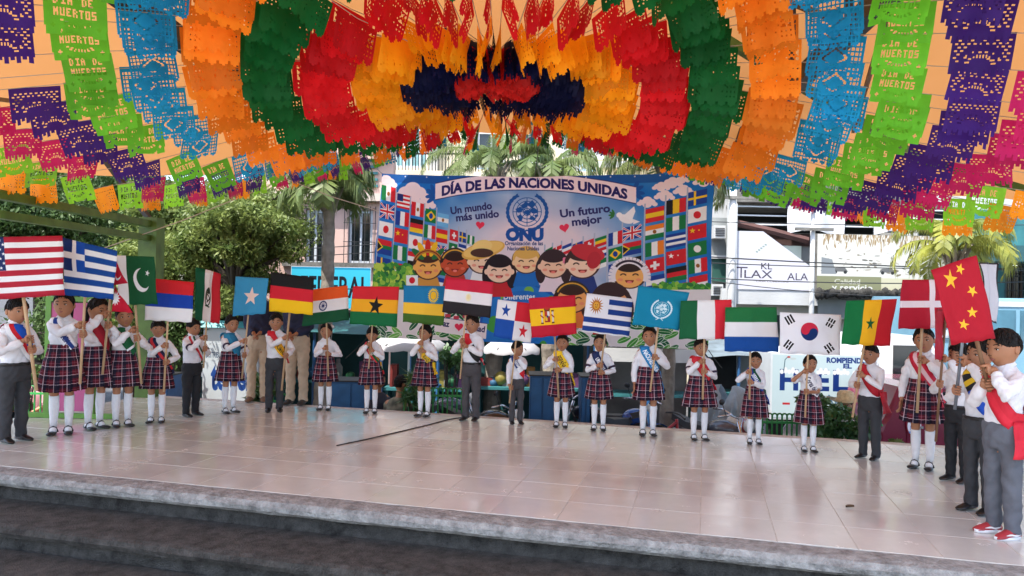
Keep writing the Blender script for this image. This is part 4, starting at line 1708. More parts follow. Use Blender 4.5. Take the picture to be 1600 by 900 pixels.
child(735, 657, 492, -16, 'tall boy in grey trousers under the red, white and black flag', 'red, white and black striped flag with faint golden emblem',
      f_egypt, ((697, 433), (771, 441), (766, 497), (691, 488)), (726, 492), (719, 592), 533, 540, girl=False, trousers=trs_mid, seed=12,
      sash=('egypt', [R_, W_, (26, 26, 28)], dict(side=-1, seg=[0, .36, .42, 1], tail=.06)), rp=.009)
child(806, 662, 534, 12, 'small boy in grey trousers holding the quartered flag with two stars', 'quartered white, red and blue flag with blue star and red star',
      f_panama, ((778, 468), (838, 475), (829, 536), (771, 526)), (808, 538), (796, 630), 558, 606, girl=False, trousers=trs_mid, seed=13, head_yaw=25, hand_hi=1, df=.02, belt=False,
      sash=('panama', [(24, 56, 120), W_, R_], dict(side=-1, seg=[0, .45, .7, 1], txt=('PANAMA', 80, 200), tail=.04)), rp=.009)
child(876, 667, 523, -6, 'girl with yellow lettered sash under the red and yellow flag with coat of arms', 'red, yellow and red flag with a coat of arms',
      f_spain, ((826, 466), (899, 461), (901, 522), (831, 528)), (867, 525), (873, 622), 561, 578, girl=True, seed=14, hand_hi=-1, df=-.1,
      sash=('spain', [(248, 204, 40), (248, 204, 40)], dict(side=-1, txt=('ESPAÑA', 90, 240), tcol=(26, 22, 22), tail=.14, wid=.10, label='yellow sash lettered ESPAÑA')), rp=.010)
child(935, 672, 523, -8, 'girl with navy sash under the white and blue striped sun flag', 'white flag with blue stripes and golden sun face in the corner',
      f_uruguay, ((917, 458), (989, 467), (983, 527), (909, 518)), (945, 524), (938, 582), 571, 582, girl=True, seed=15, cuff=True,
      sash=('uruguay', [(26, 40, 86), (26, 40, 86)], dict(side=-1, txt=('URUGUAY', 110, 260), label='navy sash lettered URUGUAY')), rp=.010)
child(1012, 680, 511, -6, 'bare headed girl with long blue sash under the blue flag with wreathed globe', 'teal blue flag with white globe in a wreath',
      f_un, ((997, 446), (1077, 457), (1061, 516), (988, 507)), (1027, 514), (1016, 612), 558, 558, girl=True, seed=16, hand_hi=1, one=True, df=-.2, off=.18, head_yaw=-4,
      sash=('un', [(30, 118, 176), (36, 128, 186)], dict(side=-1, txt=('NACIONES UNIDAS', 60, 430), tail=.2, wid=.085, label='blue sash lettered NACIONES UNIDAS')), rp=.010, style='girl')
child(1092, 687, 529, 2, 'girl with red sash under the green, white and red upright banded flag', 'flag of three upright bands, green, white and red, without emblem',
      f_italy, ((1063, 470), (1143, 468), (1143, 530), (1061, 530)), (1100, 530), (1098, 624), 565, 580, girl=True, seed=17, cuff=True, wd=1.15, df=-.05,
      sash=('italy', [(196, 34, 48), (206, 40, 54)], dict(side=-1, tail=.1, wid=.1)), rp=.011)
child(1178, 693, 551, -8, 'small girl with blue sash under the green, white and blue flag', 'flag of three level stripes, green above white above blue',
      f_sierra, ((1134, 480), (1214, 480), (1216, 550), (1131, 549)), (1172, 552), (1171, 624), 581, 597, girl=True, seed=18, df=-.01,
      sash=('sierra', [(24, 80, 56), (24, 64, 150), (24, 64, 150)], dict(side=-1, txt=('SIERRA LEONA', 90, 330), tail=.16)), rp=.010, skirt_len=.30)
child(1263, 705, 556, -6, 'girl in short sleeves under the white flag with red and blue disc', 'white flag with red and blue disc and black bars',
      f_korea, ((1220, 488), (1315, 492), (1312, 555), (1218, 552)), (1261, 555), (1258, 652), 580, 612, girl=True, seed=19, short_sleeves=True, hand_hi=-1,
      sash=('korea', [(240, 240, 242), (240, 240, 242)], dict(side=-1, txt=('Corea del Sur', 70, 400), tcol=(24, 30, 70), wid=.11, label='white sash lettered Corea del Sur')), rp=.009, skirt_len=.30)
child(1358, 717, 538, -52, 'boy in grey trousers with wide red sash under the green, yellow and red star flag', 'glossy flag of green, yellow and red bands with small green star',
      f_senegal, ((1323, 470), (1402, 467), (1390, 541), (1315, 538)), (1349, 540), (1332, 652), 585, 602, girl=False, trousers=trs_grey, seed=20, hand_hi=1, belt=False, wd=1.08,
      sash=('senegal', [(190, 30, 44), (176, 24, 40)], dict(side=-1, tail=.18, wid=.085, tw=.075)), rp=.011)
child(1441, 732, 512, -42, 'girl with white bow and red patterned sash behind the red flag with white cross', 'red flag with white cross, behind the five star flag',
      f_denmark, ((1409, 437), (1476, 437), (1482, 513), (1405, 514)), (1442, 514), (1433, 645), 562, 580, girl=True, seed=21, hand_hi=1, df=-.02, one=True, off=.22,
      sash=('denmark', [(196, 30, 60), (226, 190, 196), (190, 26, 54)], dict(side=-1, tail=.14, wid=.085, tw=.07)), rp=.012)
child(1496, 752, 536, -62, 'boy in black trousers half hidden behind the boy with the blue cloth', 'limp red flag seen edge on below the white cross flag',
      f_red, ((1462, 482), (1476, 484), (1473, 563), (1465, 562)), (1474, 540), (1462, 690), 560, 600, girl=False, trousers=trs_black, seed=22, hand_hi=1, yaw=.25, df=-.1, rp=.010, pm=pole_d)
child(1530, 800, 530, -66, 'boy with yellow and black sash and bright blue cloth at waist', 'pale grey cloth flag with dark edge, upright behind the five star flag',
      f_back, ((1530, 410), (1559, 411), (1557, 506), (1540, 500)), (1503, 540), (1492, 640), 565, 610, girl=False, trousers=trs_grey, seed=23, hand_hi=1, df=.5, yaw=.1, rp=.011, pm=pole_s,
      sash=('colombia', [(230, 190, 40), (30, 30, 34), (230, 190, 40), (30, 30, 34), (24, 80, 190)], dict(side=-1, seg=[0, .1, .2, .3, .4, 1], tail=.2, wid=.08, tw=.085)))
child(1566, 836, 517, -78, 'boy in red and white sneakers with red sash holding the five star red flag', 'big red flag with five yellow stars tilted on a brown pole',
      f_china, ((1454, 422), (1524, 399), (1557, 528), (1487, 539)), (1530, 536), (1546, 612), 578, 600, girl=False, trousers=trs_light, seed=24, hand_hi=1, sneakers=True, off=.20, pm=pole_d, belt=False, wd=1.05, df=-.05,
      sash=('china', [(200, 30, 50), (210, 36, 56)], dict(side=-1, tail=.17, wid=.085, z_lo=.56, tw=.09)), rp=.013, chub=1.04)
gA = 'adults in navy blazers and khaki trousers'
person(402, 627, 1.58, 10, 'adult in navy blazer and khaki trousers behind the boy with the gold striped flag', girl=False, trousers=trs_khaki, adult=True, seed=31, group=gA, loose='front', belt=False, shoes=M('tan_shoe', (0.13, .07, .04), .5))
person(463, 632, 1.60, -4, 'adult in navy blazer with dark shoes between the gold striped and the orange striped flag', girl=False, trousers=trs_khaki, adult=True, seed=32, group=gA, loose='front', belt=False)
# ------------------------------------------------------------------ the printed banner behind the children
BX = lambda x, y: (x - (597 - (y - 270) * .085)) / ((1115 - (y - 268) * .03) - (597 - (y - 270) * .085))


def bmap(x, y):
    u = BX(x, y)
    yt = 271 + 6 * math.sin(PI * min(1, max(0, u))) - 3 * u
    yb = 527 + 20 * u
    return (u * 1180, (y - yt) / (yb - yt) * 600)


def banner_art():
    im = Img(1180, 600, (40, 130, 200), T=bmap)
    S = im.SS
    hh, ww = im.a.shape[:2]
    Y, X = np.mgrid[0:hh, 0:ww]
    u, v = X / ww, Y / hh
    # printed sky: deep blue rim fading to pale pink in the middle
    d = np.hypot((u - .5) * 1.55, (v - .45) * 1.25)
    k = np.clip((d - .22) / .42, 0, 1)[..., None]
    base = np.array((232, 212, 222)) * (1 - k) + np.array((20, 112, 196)) * k
    rs = np.random.default_rng(5)
    low = rs.random((10, 18))
    yy, xx = v * 8.99, u * 16.99
    y0, x0 = yy.astype(int), xx.astype(int)
    fy, fx = yy - y0, xx - x0
    cl = low[y0, x0] * (1 - fy) * (1 - fx) + low[y0, x0 + 1] * (1 - fy) * fx + low[y0 + 1, x0] * fy * (1 - fx) + low[y0 + 1, x0 + 1] * fy * fx
    cl = (np.clip((cl - .5) * 3, 0, 1) * (1 - np.abs(k[..., 0] - .4)))[..., None]
    im.a[:] = base * (1 - cl * .45) + np.array((244, 238, 242)) * cl * .45
    im.a[:int(hh * .05)] = im.a[:int(hh * .05)] * .3 + np.array((18, 74, 150)) * .7

    def cloud(cx, cy, s):
        for dx, dy, r in ((-1.6, .3, .6), (-.8, -.1, .9), (.1, -.5, 1.0), (.9, -.1, .85), (1.6, .4, .6), (0, .4, 1.0)):
            im.ell(cx + dx * s, cy + dy * s, r * s, r * s * .8, (246, 222, 226))
    cloud(603, 285, 9); cloud(648, 302, 14); cloud(670, 318, 9)
    for a_, b_, s in ((1040, 292, 6), (1056, 286, 7), (1070, 281, 5)):
        cloud(a_, b_, s)
    for p in ((1020, 316), (1045, 306), (1072, 298), (1100, 284)):
        cloud(p[0], p[1], 7)
    # leaf sprays beside the ribbon
    for (cx, cy, sg) in ((688, 305, -1), (1000, 300, 1)):
        for a in (-1.1, -.5, .1, .6):
            im.ell(cx + sg * 9 * math.cos(a), cy + 12 * math.sin(a), 8, 3.2, (22, 84, 164), sg * a)

    # rows of little flags on poles
    def mini(q, kind):
        (x0, y0), (x1, y1), (x2, y2), (x3, y3) = q
        f = lambda a, b: ((x0 * (1 - a) + x1 * a) * (1 - b) + (x3 * (1 - a) + x2 * a) * b, (y0 * (1 - a) + y1 * a) * (1 - b) + (y3 * (1 - a) + y2 * a) * b)
        rr = lambda a0, b0, a1, b1, c: im.poly([f(a0, b0), f(a1, b0), f(a1, b1), f(a0, b1)], c)
        m = kind.split(':')
        cols = {'r': (212, 34, 48), 'w': (242, 240, 242), 'b': (26, 62, 150), 'g': (20, 120, 66), 'y': (246, 200, 40), 'k': (24, 24, 26), 'o': (240, 130, 40), 'c': (110, 180, 230)}
        s = m[1]
        n = len(s)
        for i, c in enumerate(s):
            if m[0] == 'v':
                rr(i / n, 0, (i + 1) / n, 1, cols[c])
            elif m[0] == 'h':
                rr(0, i / n, 1, (i + 1) / n, cols[c])
            elif i == 0:
                rr(0, 0, 1, 1, cols[c])
        if m[0] == 'x':                         # nordic cross
            rr(.3, 0, .42, 1, cols[s[1]])
            rr(0, .42, 1, .58, cols[s[1]])
        if m[0] == 'd':                         # disc or badge
            im.ell(*f(.5, .5), abs(x1 - x0) * .2, abs(y3 - y0) * .26, cols[s[1]])
        if m[0] == 'p':                         # short cross
            rr(.42, .2, .58, .8, cols[s[1]])
            rr(.25, .4, .75, .6, cols[s[1]])
        if m[0] == 'u':                         # diagonals and cross
            im.line([f(0, 0), f(1, 1)], 3, cols['w']).line([f(0, 1), f(1, 0)], 3, cols['w'])
            im.line([f(0, 0), f(1, 1)], 1.3, cols['r']).line([f(0, 1), f(1, 0)], 1.3, cols['r'])
            rr(.4, 0, .6, 1, cols['w']); rr(0, .36, 1, .64, cols['w']); rr(.45, 0, .55, 1, cols['r']); rr(0, .43, 1, .57, cols['r'])
        if m[0] == 'q':                         # diamond
            im.poly([f(.5, .1), f(.92, .5), f(.5, .9), f(.08, .5)], cols['y']).ell(*f(.5, .5), abs(x1 - x0) * .17, abs(y3 - y0) * .22, cols['b'])
        if m[0] == 's':
            im.star(*f(.25, .35), abs(y3 - y0) * .22, cols[s[1]])
            im.ell(*f(.6, .4), 1.2, 1.2, cols[s[1]])
        if m[0] == 'z':
            rr(0, 0, 1, .38, cols['r']); rr(0, .38, 1, .62, cols['g']); rr(0, .62, 1, 1, cols['b'])
            im.poly([f(0, .1), f(.4, .5), f(0, .9)], cols['y']).poly([f(0, .22), f(.3, .5), f(0, .78)], cols['k'])
        if len(m) > 2 and m[2] == 'canton':
            rr(0, 0, .45, .5, (30, 40, 110))
        if len(m) > 2 and m[2] == 'dot':
            im.ell(*f(.5, .5), abs(x1 - x0) * .1, abs(y3 - y0) * .14, (150, 90, 40))
    L = [('v:gwr:dot', 'u:b', 'd:wr', 'z:w', 'x:by'), ('h:rwrwrwr:canton', 'v:bwr', 's:ry', 'v:gwg', 'x:rw'), ('v:rwr:dot', 'h:kry', 'd:wr', 'h:rwk', 'x:wb'),
         ('q:g', 'v:gwr', 'h:owg:dot', 'u:b', 'h:rwb'), ('h:cwc:dot', 'h:ryr', 'u:b', 'd:gw', 'h:bwg'), ('p:rw', 'd:gw', 'h:rwb'), ('x:by', 'h:bwb'), ('v:gwg', 'h:wbr')]
    xs = [(596, 26), (623, 25), (648, 24), (672, 21), (693, 20), (714, 15), (730, 13), (743, 12)]
    ys = [288, 301, 314, 325, 332, 358, 362, 367]
    hs = [27, 26, 25, 24, 24, 20, 18, 16]
    for i, col in enumerate(L):
        x, wd = xs[i]
        im.line([(x - 2, ys[i] - 8), (x - 8 + i, 440)], 2, (170, 176, 200))
        for j, kd in enumerate(col):
            y = ys[i] + j * hs[i] * 1.04
            xx_ = x - j * 1.6
            mini([(xx_, y), (xx_ + wd * .92, y + 5 - i * .3), (xx_ + wd * .9, y + hs[i] * .86 + 5 - i * .3), (xx_ - 1, y + hs[i] * .86)], kd)
    Rr = [(1079, 26, 297, ('x:by', 'd:wr', 's:ry', 'd:gw', 'v:gwr:dot', 'h:rw')), (1048, 28, 310, ('v:kyr', 'v:gwg', 'h:bwbwb', 's:rw', 'h:krg', 's:ry')), (1018, 27, 323, ('h:ryr', 'h:owg:dot', 'v:gwo', 'p:rw', 'h:bwb', 'h:brb')),
          (985, 27, 352, ('u:b', 'z:w', 'h:kry', 'v:gwr')), (963, 21, 361, ('v:bwr', 'q:g', 'v:bwr', 'v:wr')), (943, 17, 369, ('h:gyr', 'h:rwb', 'h:gw')), (926, 15, 374, ('p:rw', 'x:rw')), (909, 15, 378, ('x:by', 'h:gw')), (893, 14, 381, ('h:bwr', 'v:gw')), (879, 13, 384, ('x:rw',)), (867, 11, 387, ('h:gwr',))]
    for i, (x, wd, y0, col) in enumerate(Rr):
        im.line([(x - 1, y0 - 8 + 3), (x - 3, 470)], 2.2, (176, 182, 205))
        hgt = 26 if i < 3 else (24 if i < 5 else 17)
        for j, kd in enumerate(col):
            y = y0 + j * hgt * 1.02
            mini([(x, y + 4), (x + wd, y - 2), (x + wd, y + hgt * .84 - 2), (x, y + hgt * .84 + 4)], kd)
    # printed shrubs, globe and leaf border
    rb = random.Random(3)
    for _ in range(240):
        x, y = rb.uniform(578, 655), rb.uniform(412, 452)
        im.ell(x, y + (x - 615) ** 2 * .004, 5, 3.4, rb.choice([(60, 140, 56), (96, 170, 62), (150, 196, 72), (190, 214, 84), (40, 110, 60)]), rb.uniform(0, 3))
    for _ in range(200):
        x, y = rb.uniform(1030, 1108), rb.uniform(444, 470)
        im.ell(x, y, 5, 3.2, rb.choice([(60, 140, 56), (96, 170, 62), (150, 196, 72), (46, 120, 60)]), rb.uniform(0, 3))
    im.rect(570, 452, 1112, 560, (232, 224, 226))
    for _ in range(170):
        x = rb.uniform(572, 1110)
        y = rb.uniform(488, 552)
        a = rb.uniform(-.9, .9)
        im.ell(x, y, 12, 5, (250, 246, 240), a).ell(x, y, 11, 4.2, rb.choice([(30, 104, 56), (70, 150, 60), (24, 88, 60), (110, 180, 80)]), a)
        im.line([(x - 10 * math.cos(a), y - 10 * math.sin(a)), (x + 10 * math.cos(a), y + 10 * math.sin(a))], .8, (214, 232, 190))
    im.ell(832, 512, 70, 72, (24, 90, 180)).ell(832, 514, 66, 69, (34, 120, 204))
    for _ in range(26):
        a, r = rb.uniform(0, 6.28), rb.uniform(20, 60)
        im.ell(832 + r * math.cos(a), 512 + r * math.sin(a), rb.uniform(6, 14), rb.uniform(4, 9), rb.choice([(70, 160, 70), (120, 186, 80), (190, 206, 110)]), rb.uniform(0, 3))
    im.ell(832, 476, 36, 22, (34, 110, 196))
    im.text('Diferentes', 801, 468, 13, (240, 246, 250), width=50, bold=.02)
    im.text('culturas', 806, 482, 12, (240, 246, 250), width=42, bold=.02)

    # smiling cartoon children
    def kid(cx, cy, r, skin, hair, shirt, hat=None, long_=False):
        r *= 1.14
        dk = (70, 40, 34)
        im.poly([(cx - r * 1.1, cy + r * 2.1), (cx - r * .75, cy + r * .9), (cx + r * .75, cy + r * .9), (cx + r * 1.1, cy + r * 2.1)], shirt)
        im.ell(cx, cy - r * .02, r * 1.2, r * 1.1, (70, 40, 40))
        if long_:
            im.ell(cx - r * .95, cy + r * .5, r * .4, r * .95, hair).ell(cx + r * .95, cy + r * .5, r * .4, r * .95, hair)
        im.ell(cx, cy - r * .12, r * 1.13, r * 1.05, hair)
        im.ell(cx - r * .98, cy + r * .18, r * .2, r * .22, skin).ell(cx + r * .98, cy + r * .18, r * .2, r * .22, skin)
        im.ell(cx, cy + r * .14, r * 1.0, r * .86, skin)
        im.ell(cx, cy - r * .55, r * .92, r * .42, hair)
        for s in (-1, 1):
            im.arc(cx + s * r * .42, cy + r * .16, r * .2, r * .17, PI * 1.1, PI * 1.9, r * .09, dk, 8)
            im.ell(cx + s * r * .62, cy + r * .42, r * .18, r * .11, (240, 130, 110), alpha=.6)
        im.ell(cx, cy + r * .45, r * .3, r * .24, (150, 40, 40), 0, 16, 1, 0, PI)
        im.ell(cx, cy + r * .6, r * .18, r * .09, (240, 130, 120))
        if hat == 'feather':
            for a, c in ((-.9, (40, 110, 60)), (-.5, (246, 190, 40)), (0, (210, 40, 40)), (.45, (246, 190, 40)), (.9, (40, 110, 60))):
                im.ell(cx + r * 1.0 * math.sin(a), cy - r * 1.25 * math.cos(a), r * .22, r * .6, c, a)
            im.arc(cx, cy, r * 1.08, r * 1.0, PI * 1.12, PI * 1.88, r * .26, (196, 130, 50), 16).arc(cx, cy, r * 1.1, r * 1.02, PI * 1.12, PI * 1.88, r * .08, (120, 40, 30), 16)
        if hat == 'band':
            im.arc(cx, cy, r * 1.06, r * .98, PI * 1.1, PI * 1.9, r * .34, (60, 50, 46), 16).arc(cx, cy, r * 1.06, r * .98, PI * 1.12, PI * 1.88, r * .1, (230, 170, 60), 16)
        if hat == 'sombrero':
            im.ell(cx + r * .1, cy - r * .72, r * 1.75, r * .62, (232, 176, 84), -.25).ell(cx + r * .1, cy - r * .78, r * 1.6, r * .5, (246, 200, 112), -.25).ell(cx + r * .02, cy - r * 1.0, r * .8, r * .5, (250, 212, 130), -.2)
            im.ell(cx, cy - r * .52, r * .9, r * .34, hair)
        if hat == 'beret':
            im.ell(cx + r * .35, cy - r * .72, r * 1.15, r * .55, (204, 50, 62), .25).ell(cx + r * .75, cy - r * .2, r * .45, r * .6, (190, 44, 58), .3)
        if hat == 'veil':
            im.arc(cx, cy + r * .2, r * 1.2, r * 1.2, PI * .9, PI * 2.1, r * .5, (238, 230, 240), 20).arc(cx, cy + r * .1, r * 1.12, r * 1.05, PI * 1.2, PI * 1.8, r * .16, (50, 40, 60), 14)
        if hat == 'flower':
            for a in np.linspace(0, 6.28, 6)[:-1]:
                im.ell(cx + r * 1.0 + r * .18 * math.cos(a), cy - r * .3 + r * .18 * math.sin(a), r * .14, r * .14, (236, 130, 160))
    kid(677, 414, 19, (246, 176, 92), (70, 40, 32), (214, 150, 70), 'feather')
    kid(722, 411, 18, (206, 82, 52), (50, 30, 28), (190, 60, 50), 'band')
    kid(766, 406, 18, (252, 212, 180), (80, 52, 44), (240, 238, 240), 'sombrero')
    kid(794, 421, 18, (252, 210, 184), (36, 26, 36), (200, 40, 50), None, True)
    kid(837, 407, 17, (250, 206, 160), (228, 176, 90), (30, 110, 196))
    kid(879, 413, 18, (248, 200, 170), (58, 40, 46), (240, 220, 232), 'flower', True)
    kid(924, 411, 20, (252, 212, 186), (64, 42, 42), (40, 60, 130), 'beret')
    kid(994, 428, 19, (246, 180, 104), (50, 36, 36), (240, 236, 242), 'veil')
    kid(908, 465, 20, (246, 170, 100), (60, 36, 30), (230, 120, 60), 'band', True)
    kid(966, 470, 22, (236, 160, 100), (60, 40, 44), (200, 60, 60), None, True)
    im.rect(640, 430, 660, 446, (246, 246, 246)).ell(650, 438, 5, 5, (220, 30, 50))
    # ribbon with the title
    def rib(x):
        t = (x - 690) / 312
        return 309 - 26 * math.sin(PI * (.12 + .80 * t)) + 3 * t
    xs_ = np.linspace(688, 1004, 28)
    edge = [(x, rib(x) - 14) for x in xs_] + [(x, rib(x) + 12) for x in xs_[::-1]]
    im.poly(edge, (250, 226, 232))
    im.line([(x, rib(x) - 14) for x in xs_], 1.4, (40, 50, 110)).line([(x, rib(x) + 12) for x in xs_], 1.4, (40, 50, 110))
    im.text('DÍA DE LAS NACIONES UNIDAS', 699, 0, 22, (34, 30, 100), width=292, bold=.045, warp=lambda a, b: (a, b * .95 + rib(a) + 7.5))
    im.text('Un mundo', 715, 335, 16, (36, 36, 100), width=68, bold=.03, rot=-.13)
    im.text('más unido', 724, 346, 16, (36, 36, 100), width=70, bold=.03, rot=-.10)
    im.text('Un futuro', 890, 340, 17, (36, 36, 100), width=76, bold=.03, rot=-.12)
    im.text('mejor', 908, 353, 17, (36, 36, 100), width=46, bold=.03, rot=-.12)

    def heart(x, y, s, c=(232, 50, 84), rot=0.0):
        pts = []
        for t in np.linspace(0, 2 * PI, 30)[:-1]:
            a, b = 16 * math.sin(t) ** 3 / 16, -(13 * math.cos(t) - 5 * math.cos(2 * t) - 2 * math.cos(3 * t) - math.cos(4 * t)) / 16
            pts.append((x + s * (a * math.cos(rot) - b * math.sin(rot)), y + s * (a * math.sin(rot) + b * math.cos(rot))))
        im.poly(pts, c)
    heart(763, 352, 7, rot=.1)
    heart(896, 356, 7.5, rot=-.2)
    un_emblem(im, 838, 331, 34, (22, 84, 160), None)
    im.text('ONU', 804, 375, 25, (18, 76, 158), width=60, bold=.07)
    im.text('Organización de las', 803, 383, 8.6, (36, 46, 110), width=60, bold=.02)
    im.text('Naciones Unidas', 807, 391, 8.6, (36, 46, 110), width=50, bold=.02)
    # dove with a twig
    im.ell(989, 342, 12, 6.5, (248, 240, 244), .35).poly([(984, 338), (1001, 322), (1003, 330), (998, 344)], (250, 244, 248)).ell(979, 336, 4.6, 4.2, (250, 244, 246)).poly([(1000, 342), (1010, 346), (1000, 350)], (244, 234, 240))
    for a in (-2.6, -2.0, -3.2, -3.8):
        im.ell(972 + 5 * math.cos(a), 336 + 5 * math.sin(a), 4.5, 1.6, (50, 120, 60), a)
    # lower ribbon
    im.poly([(689, 495), (775, 506), (773, 530), (688, 518)], (244, 232, 236)).line([(689, 495), (775, 506)], 1, (60, 60, 120))
    im.text('Paz', 697, 509, 13, (36, 36, 90), width=16, bold=.03, rot=.13)
    heart(729, 511, 7)
    im.text('Unidad', 737, 515, 13, (36, 36, 90), width=34, bold=.03, rot=.13)
    for p in ((694, 490), (706, 491), (720, 494), (735, 492)):
        im.rect(p[0], p[1], p[0] + 9, p[1] + 5, (200, 60, 80))
    for x in np.linspace(600, 1112, 15):
        y = 274 + 6 * math.sin(PI * (x - 597) / 518) - 3 * (x - 597) / 518
        im.ell(x, y, 1.2, 1.2, (210, 216, 226))
    return im.image('banner_print')


DBL, DBR = 11.1, 9.9
bt = thing('printed_banner', 'wide printed festival banner of cartoon children and flags, tied up behind the stage', 'banner', P(850, 540, 10.6))
TLb, TRb, BRb, BLb = P(597, 271, DBL), P(1115, 268, DBR), P(1107, 547, DBR + .05), P(575, 527, DBL + .05)


def bsurf(u, v):
    vv = 1 - v
    p = (TLb * (1 - u) + TRb * u) * (1 - vv) + (BLb * (1 - u) + BRb * u) * vv
    sag = -.055 * math.sin(PI * u) * (1 - vv)
    rip = .035 * math.sin(u * 17) * (.35 + .4 * math.exp(-vv * 5)) + .03 * math.sin(vv * 9 + u * 5) + .015 * math.sin(u * 41 + vv * 7) * math.exp(-vv * 6)
    return p + V((0.0, rip, sag))


q = MB()
q.grid(bsurf, 90, 44)
q.build('printed_sheet', MI('banner_sheet', banner_art(), .55, trans=.38, bump=.15), bt, smooth=True)
for (a, b) in ((TLb, P(560, 235, DBL + .3)), (TRb, P(1150, 238, DBR - .2)), (bsurf(.49, 1), P(845, 200, 10.6)), (BLb, P(540, 560, DBL + .2)), (BRb, P(1128, 575, DBR))):
    m_ = MB()
    m_.tube([a, (a + b) / 2 + V((0, 0, -.01)), b], .006, 5)
    m_.build('tie_cord', black, bt)
# ------------------------------------------------------------------ street behind the stage: buildings
PZ = GZ + 0.12


def fr(px0, py0, px1, py1, D):
    a, b = P(px0, (py0 + py1) / 2, D), P(px1, (py0 + py1) / 2, D)
    c, d = P((px0 + px1) / 2, py1, D), P((px0 + px1) / 2, py0, D)
    return a.x, b.x, c.z, d.z


def slab(name, px0, py0, px1, py1, D, th, mat, parent, ground=False, mb=None):
    x0, x1, z0, z1 = fr(px0, py0, px1, py1, D)
    if ground:
        z0 = GZ
    q = mb or MB()
    q.box(((x0 + x1) / 2, D + th / 2, (z0 + z1) / 2), (x1 - x0, th, z1 - z0))
    return q if mb else q.build(name, mat, parent)


pink_w = M('pink_plaster', (0.50, 0.34, 0.29), 0.9, 0.12, 1.2, bump=0.2, bscale=25)
white_w = M('white_plaster', (0.40, 0.41, 0.41), 0.9, 0.14, .8, bump=0.2, bscale=20)
grey_w = M('grey_plaster', (0.22, 0.235, 0.23), 0.9, 0.2, .9, bump=0.25, bscale=20)
cream_w = M('cream_plaster', (0.58, 0.53, 0.40), 0.9, 0.15, 1.0, bump=0.2, bscale=20)
mossy = M('mossy_concrete', (0.055, 0.055, 0.05), 0.95, 0.4, 2.4, bump=.5, bscale=18, col2=(0.21, 0.20, 0.18), detail=9)
dark_in = M('painted_interior_shade', (0.012, 0.016, 0.016), .7, .3, 2)  # shade inside openings and the gallery recess, put into a near-black colour
glass_d = M('dark_glass', (0.015, 0.02, 0.022), 0.08, .2, 3, spec=.6)
glass_t = M('teal_glass', (0.16, 0.30, 0.32), 0.12, .3, 1.5, spec=.6)
frame_w = M('white_frame', (0.48, 0.52, 0.55), .5, .05, 6)
iron = M('black_iron', (0.02, 0.02, 0.022), .5)
teal_p = M('teal_paint', (0.03, 0.14, 0.15), .5, .25, 3)
blue_p = M('blue_paint', (0.02, 0.085, 0.21), .5, .2, 3, bump=.1)


def wall_with_holes(name, px0, py0, px1, py1, D, th, holes, mat, parent):
    """wall built of butted piers and bands round its openings (photo rectangles, sharing one top and bottom)"""
    X0, X1, Z0, Z1 = fr(px0, py0, px1, py1, D)
    Z0 = GZ
    hs = sorted([fr(*h, D) for h in holes])
    q = MB()
    hb, ht = min(h[2] for h in hs), max(h[3] for h in hs)
    bx = lambda a, b, c, d: q.box(((a + b) / 2, D + th / 2, (c + d) / 2), (b - a, th, d - c)) if b - a > .01 and d - c > .01 else None
    bx(X0, X1, Z0, hb)
    bx(X0, X1, ht, Z1)
    x = X0
    for h in hs:
        bx(x, h[0], hb, ht)
        x = h[1]
    bx(x, X1, hb, ht)
    return q.build(name, mat, parent), hs, hb, ht


def window(x0, x1, z0, z1, D, parent, fmat, pane, nx=2, nz=1, grille=False, fw=.07):
    q = MB()
    y = D + .10
    for a, b, c, d in ((x0, x0 + fw, z0, z1), (x1 - fw, x1, z0, z1), (x0 + fw, x1 - fw, z1 - fw, z1), (x0 + fw, x1 - fw, z0, z0 + fw)):
        q.box(((a + b) / 2, y, (c + d) / 2), (b - a, .06, d - c))
    for k in range(1, nx):
        xx = x0 + (x1 - x0) * k / nx
        q.box((xx, y, (z0 + z1) / 2), (fw * .8, .05, z1 - z0 - 2 * fw))
    for k in range(1, nz):
        zz = z0 + (z1 - z0) * k / nz
        q.box(((x0 + x1) / 2, y + .002, zz), (x1 - x0 - 2 * fw, .04, fw * .6))
    w_ = q.build('window', fmat, parent)
    for k in range(nx):
        a, b = x0 + (x1 - x0) * k / nx, x0 + (x1 - x0) * (k + 1) / nx
        p_ = MB()
        p_.box(((a + b) / 2, y + .012, (z0 + z1) / 2), (b - a - .01, .012, z1 - z0 - .02))
        p_.build('pane', pane, w_)
    if grille:
        g = MB()
        for k in range(7):
            xx = x0 - .08 + (x1 - x0 + .16) * k / 6
            g.tube([(xx, D - .09, z0 - .08), (xx, D - .09, z1 + .08)], .010, 5)
        for zz in (z0 - .02, z0 + (z1 - z0) * .4, z0 + (z1 - z0) * .75, z1 + .02):
            g.tube([(x0 - .10, D - .09, zz), (x1 + .10, D - .09, zz)], .009, 5)
        g.build('grille', iron, w_)
    return w_


# pink building, left of the banner
D1 = 18.5
pb_ = thing('pink_building', 'old pink plastered building with tall white barred windows behind a palm', 'building', P(520, 600, D1))
_, hs, hb, ht = wall_with_holes('wall', 380, 170, 612, 600, D1, .35, [(398, 330, 428, 412), (478, 328, 506, 412), (544, 328, 582, 412)], pink_w, pb_)
for h in hs:
    window(h[0], h[1], h[2], h[3], D1, pb_, frame_w, glass_d, 2, 1, True)
slab('cornice', 384, 300, 608, 312, D1 - .25, .25, M('pale_cornice', (.50, .42, .36), .9, .2, 2), pb_)
slab('cornice', 384, 236, 608, 246, D1 - .2, .2, pink_w, pb_)
slab('sill_band', 440, 410, 600, 417, D1 - .12, .12, mossy, pb_)
for x0 in (446, 470, 494, 528, 556):
    pass
slab('shop_opening_shade', 452, 484, 596, 600, D1 - .03, .03, dark_in, pb_, ground=True)  # flat panel on the wall, painted as the shade of an open shop
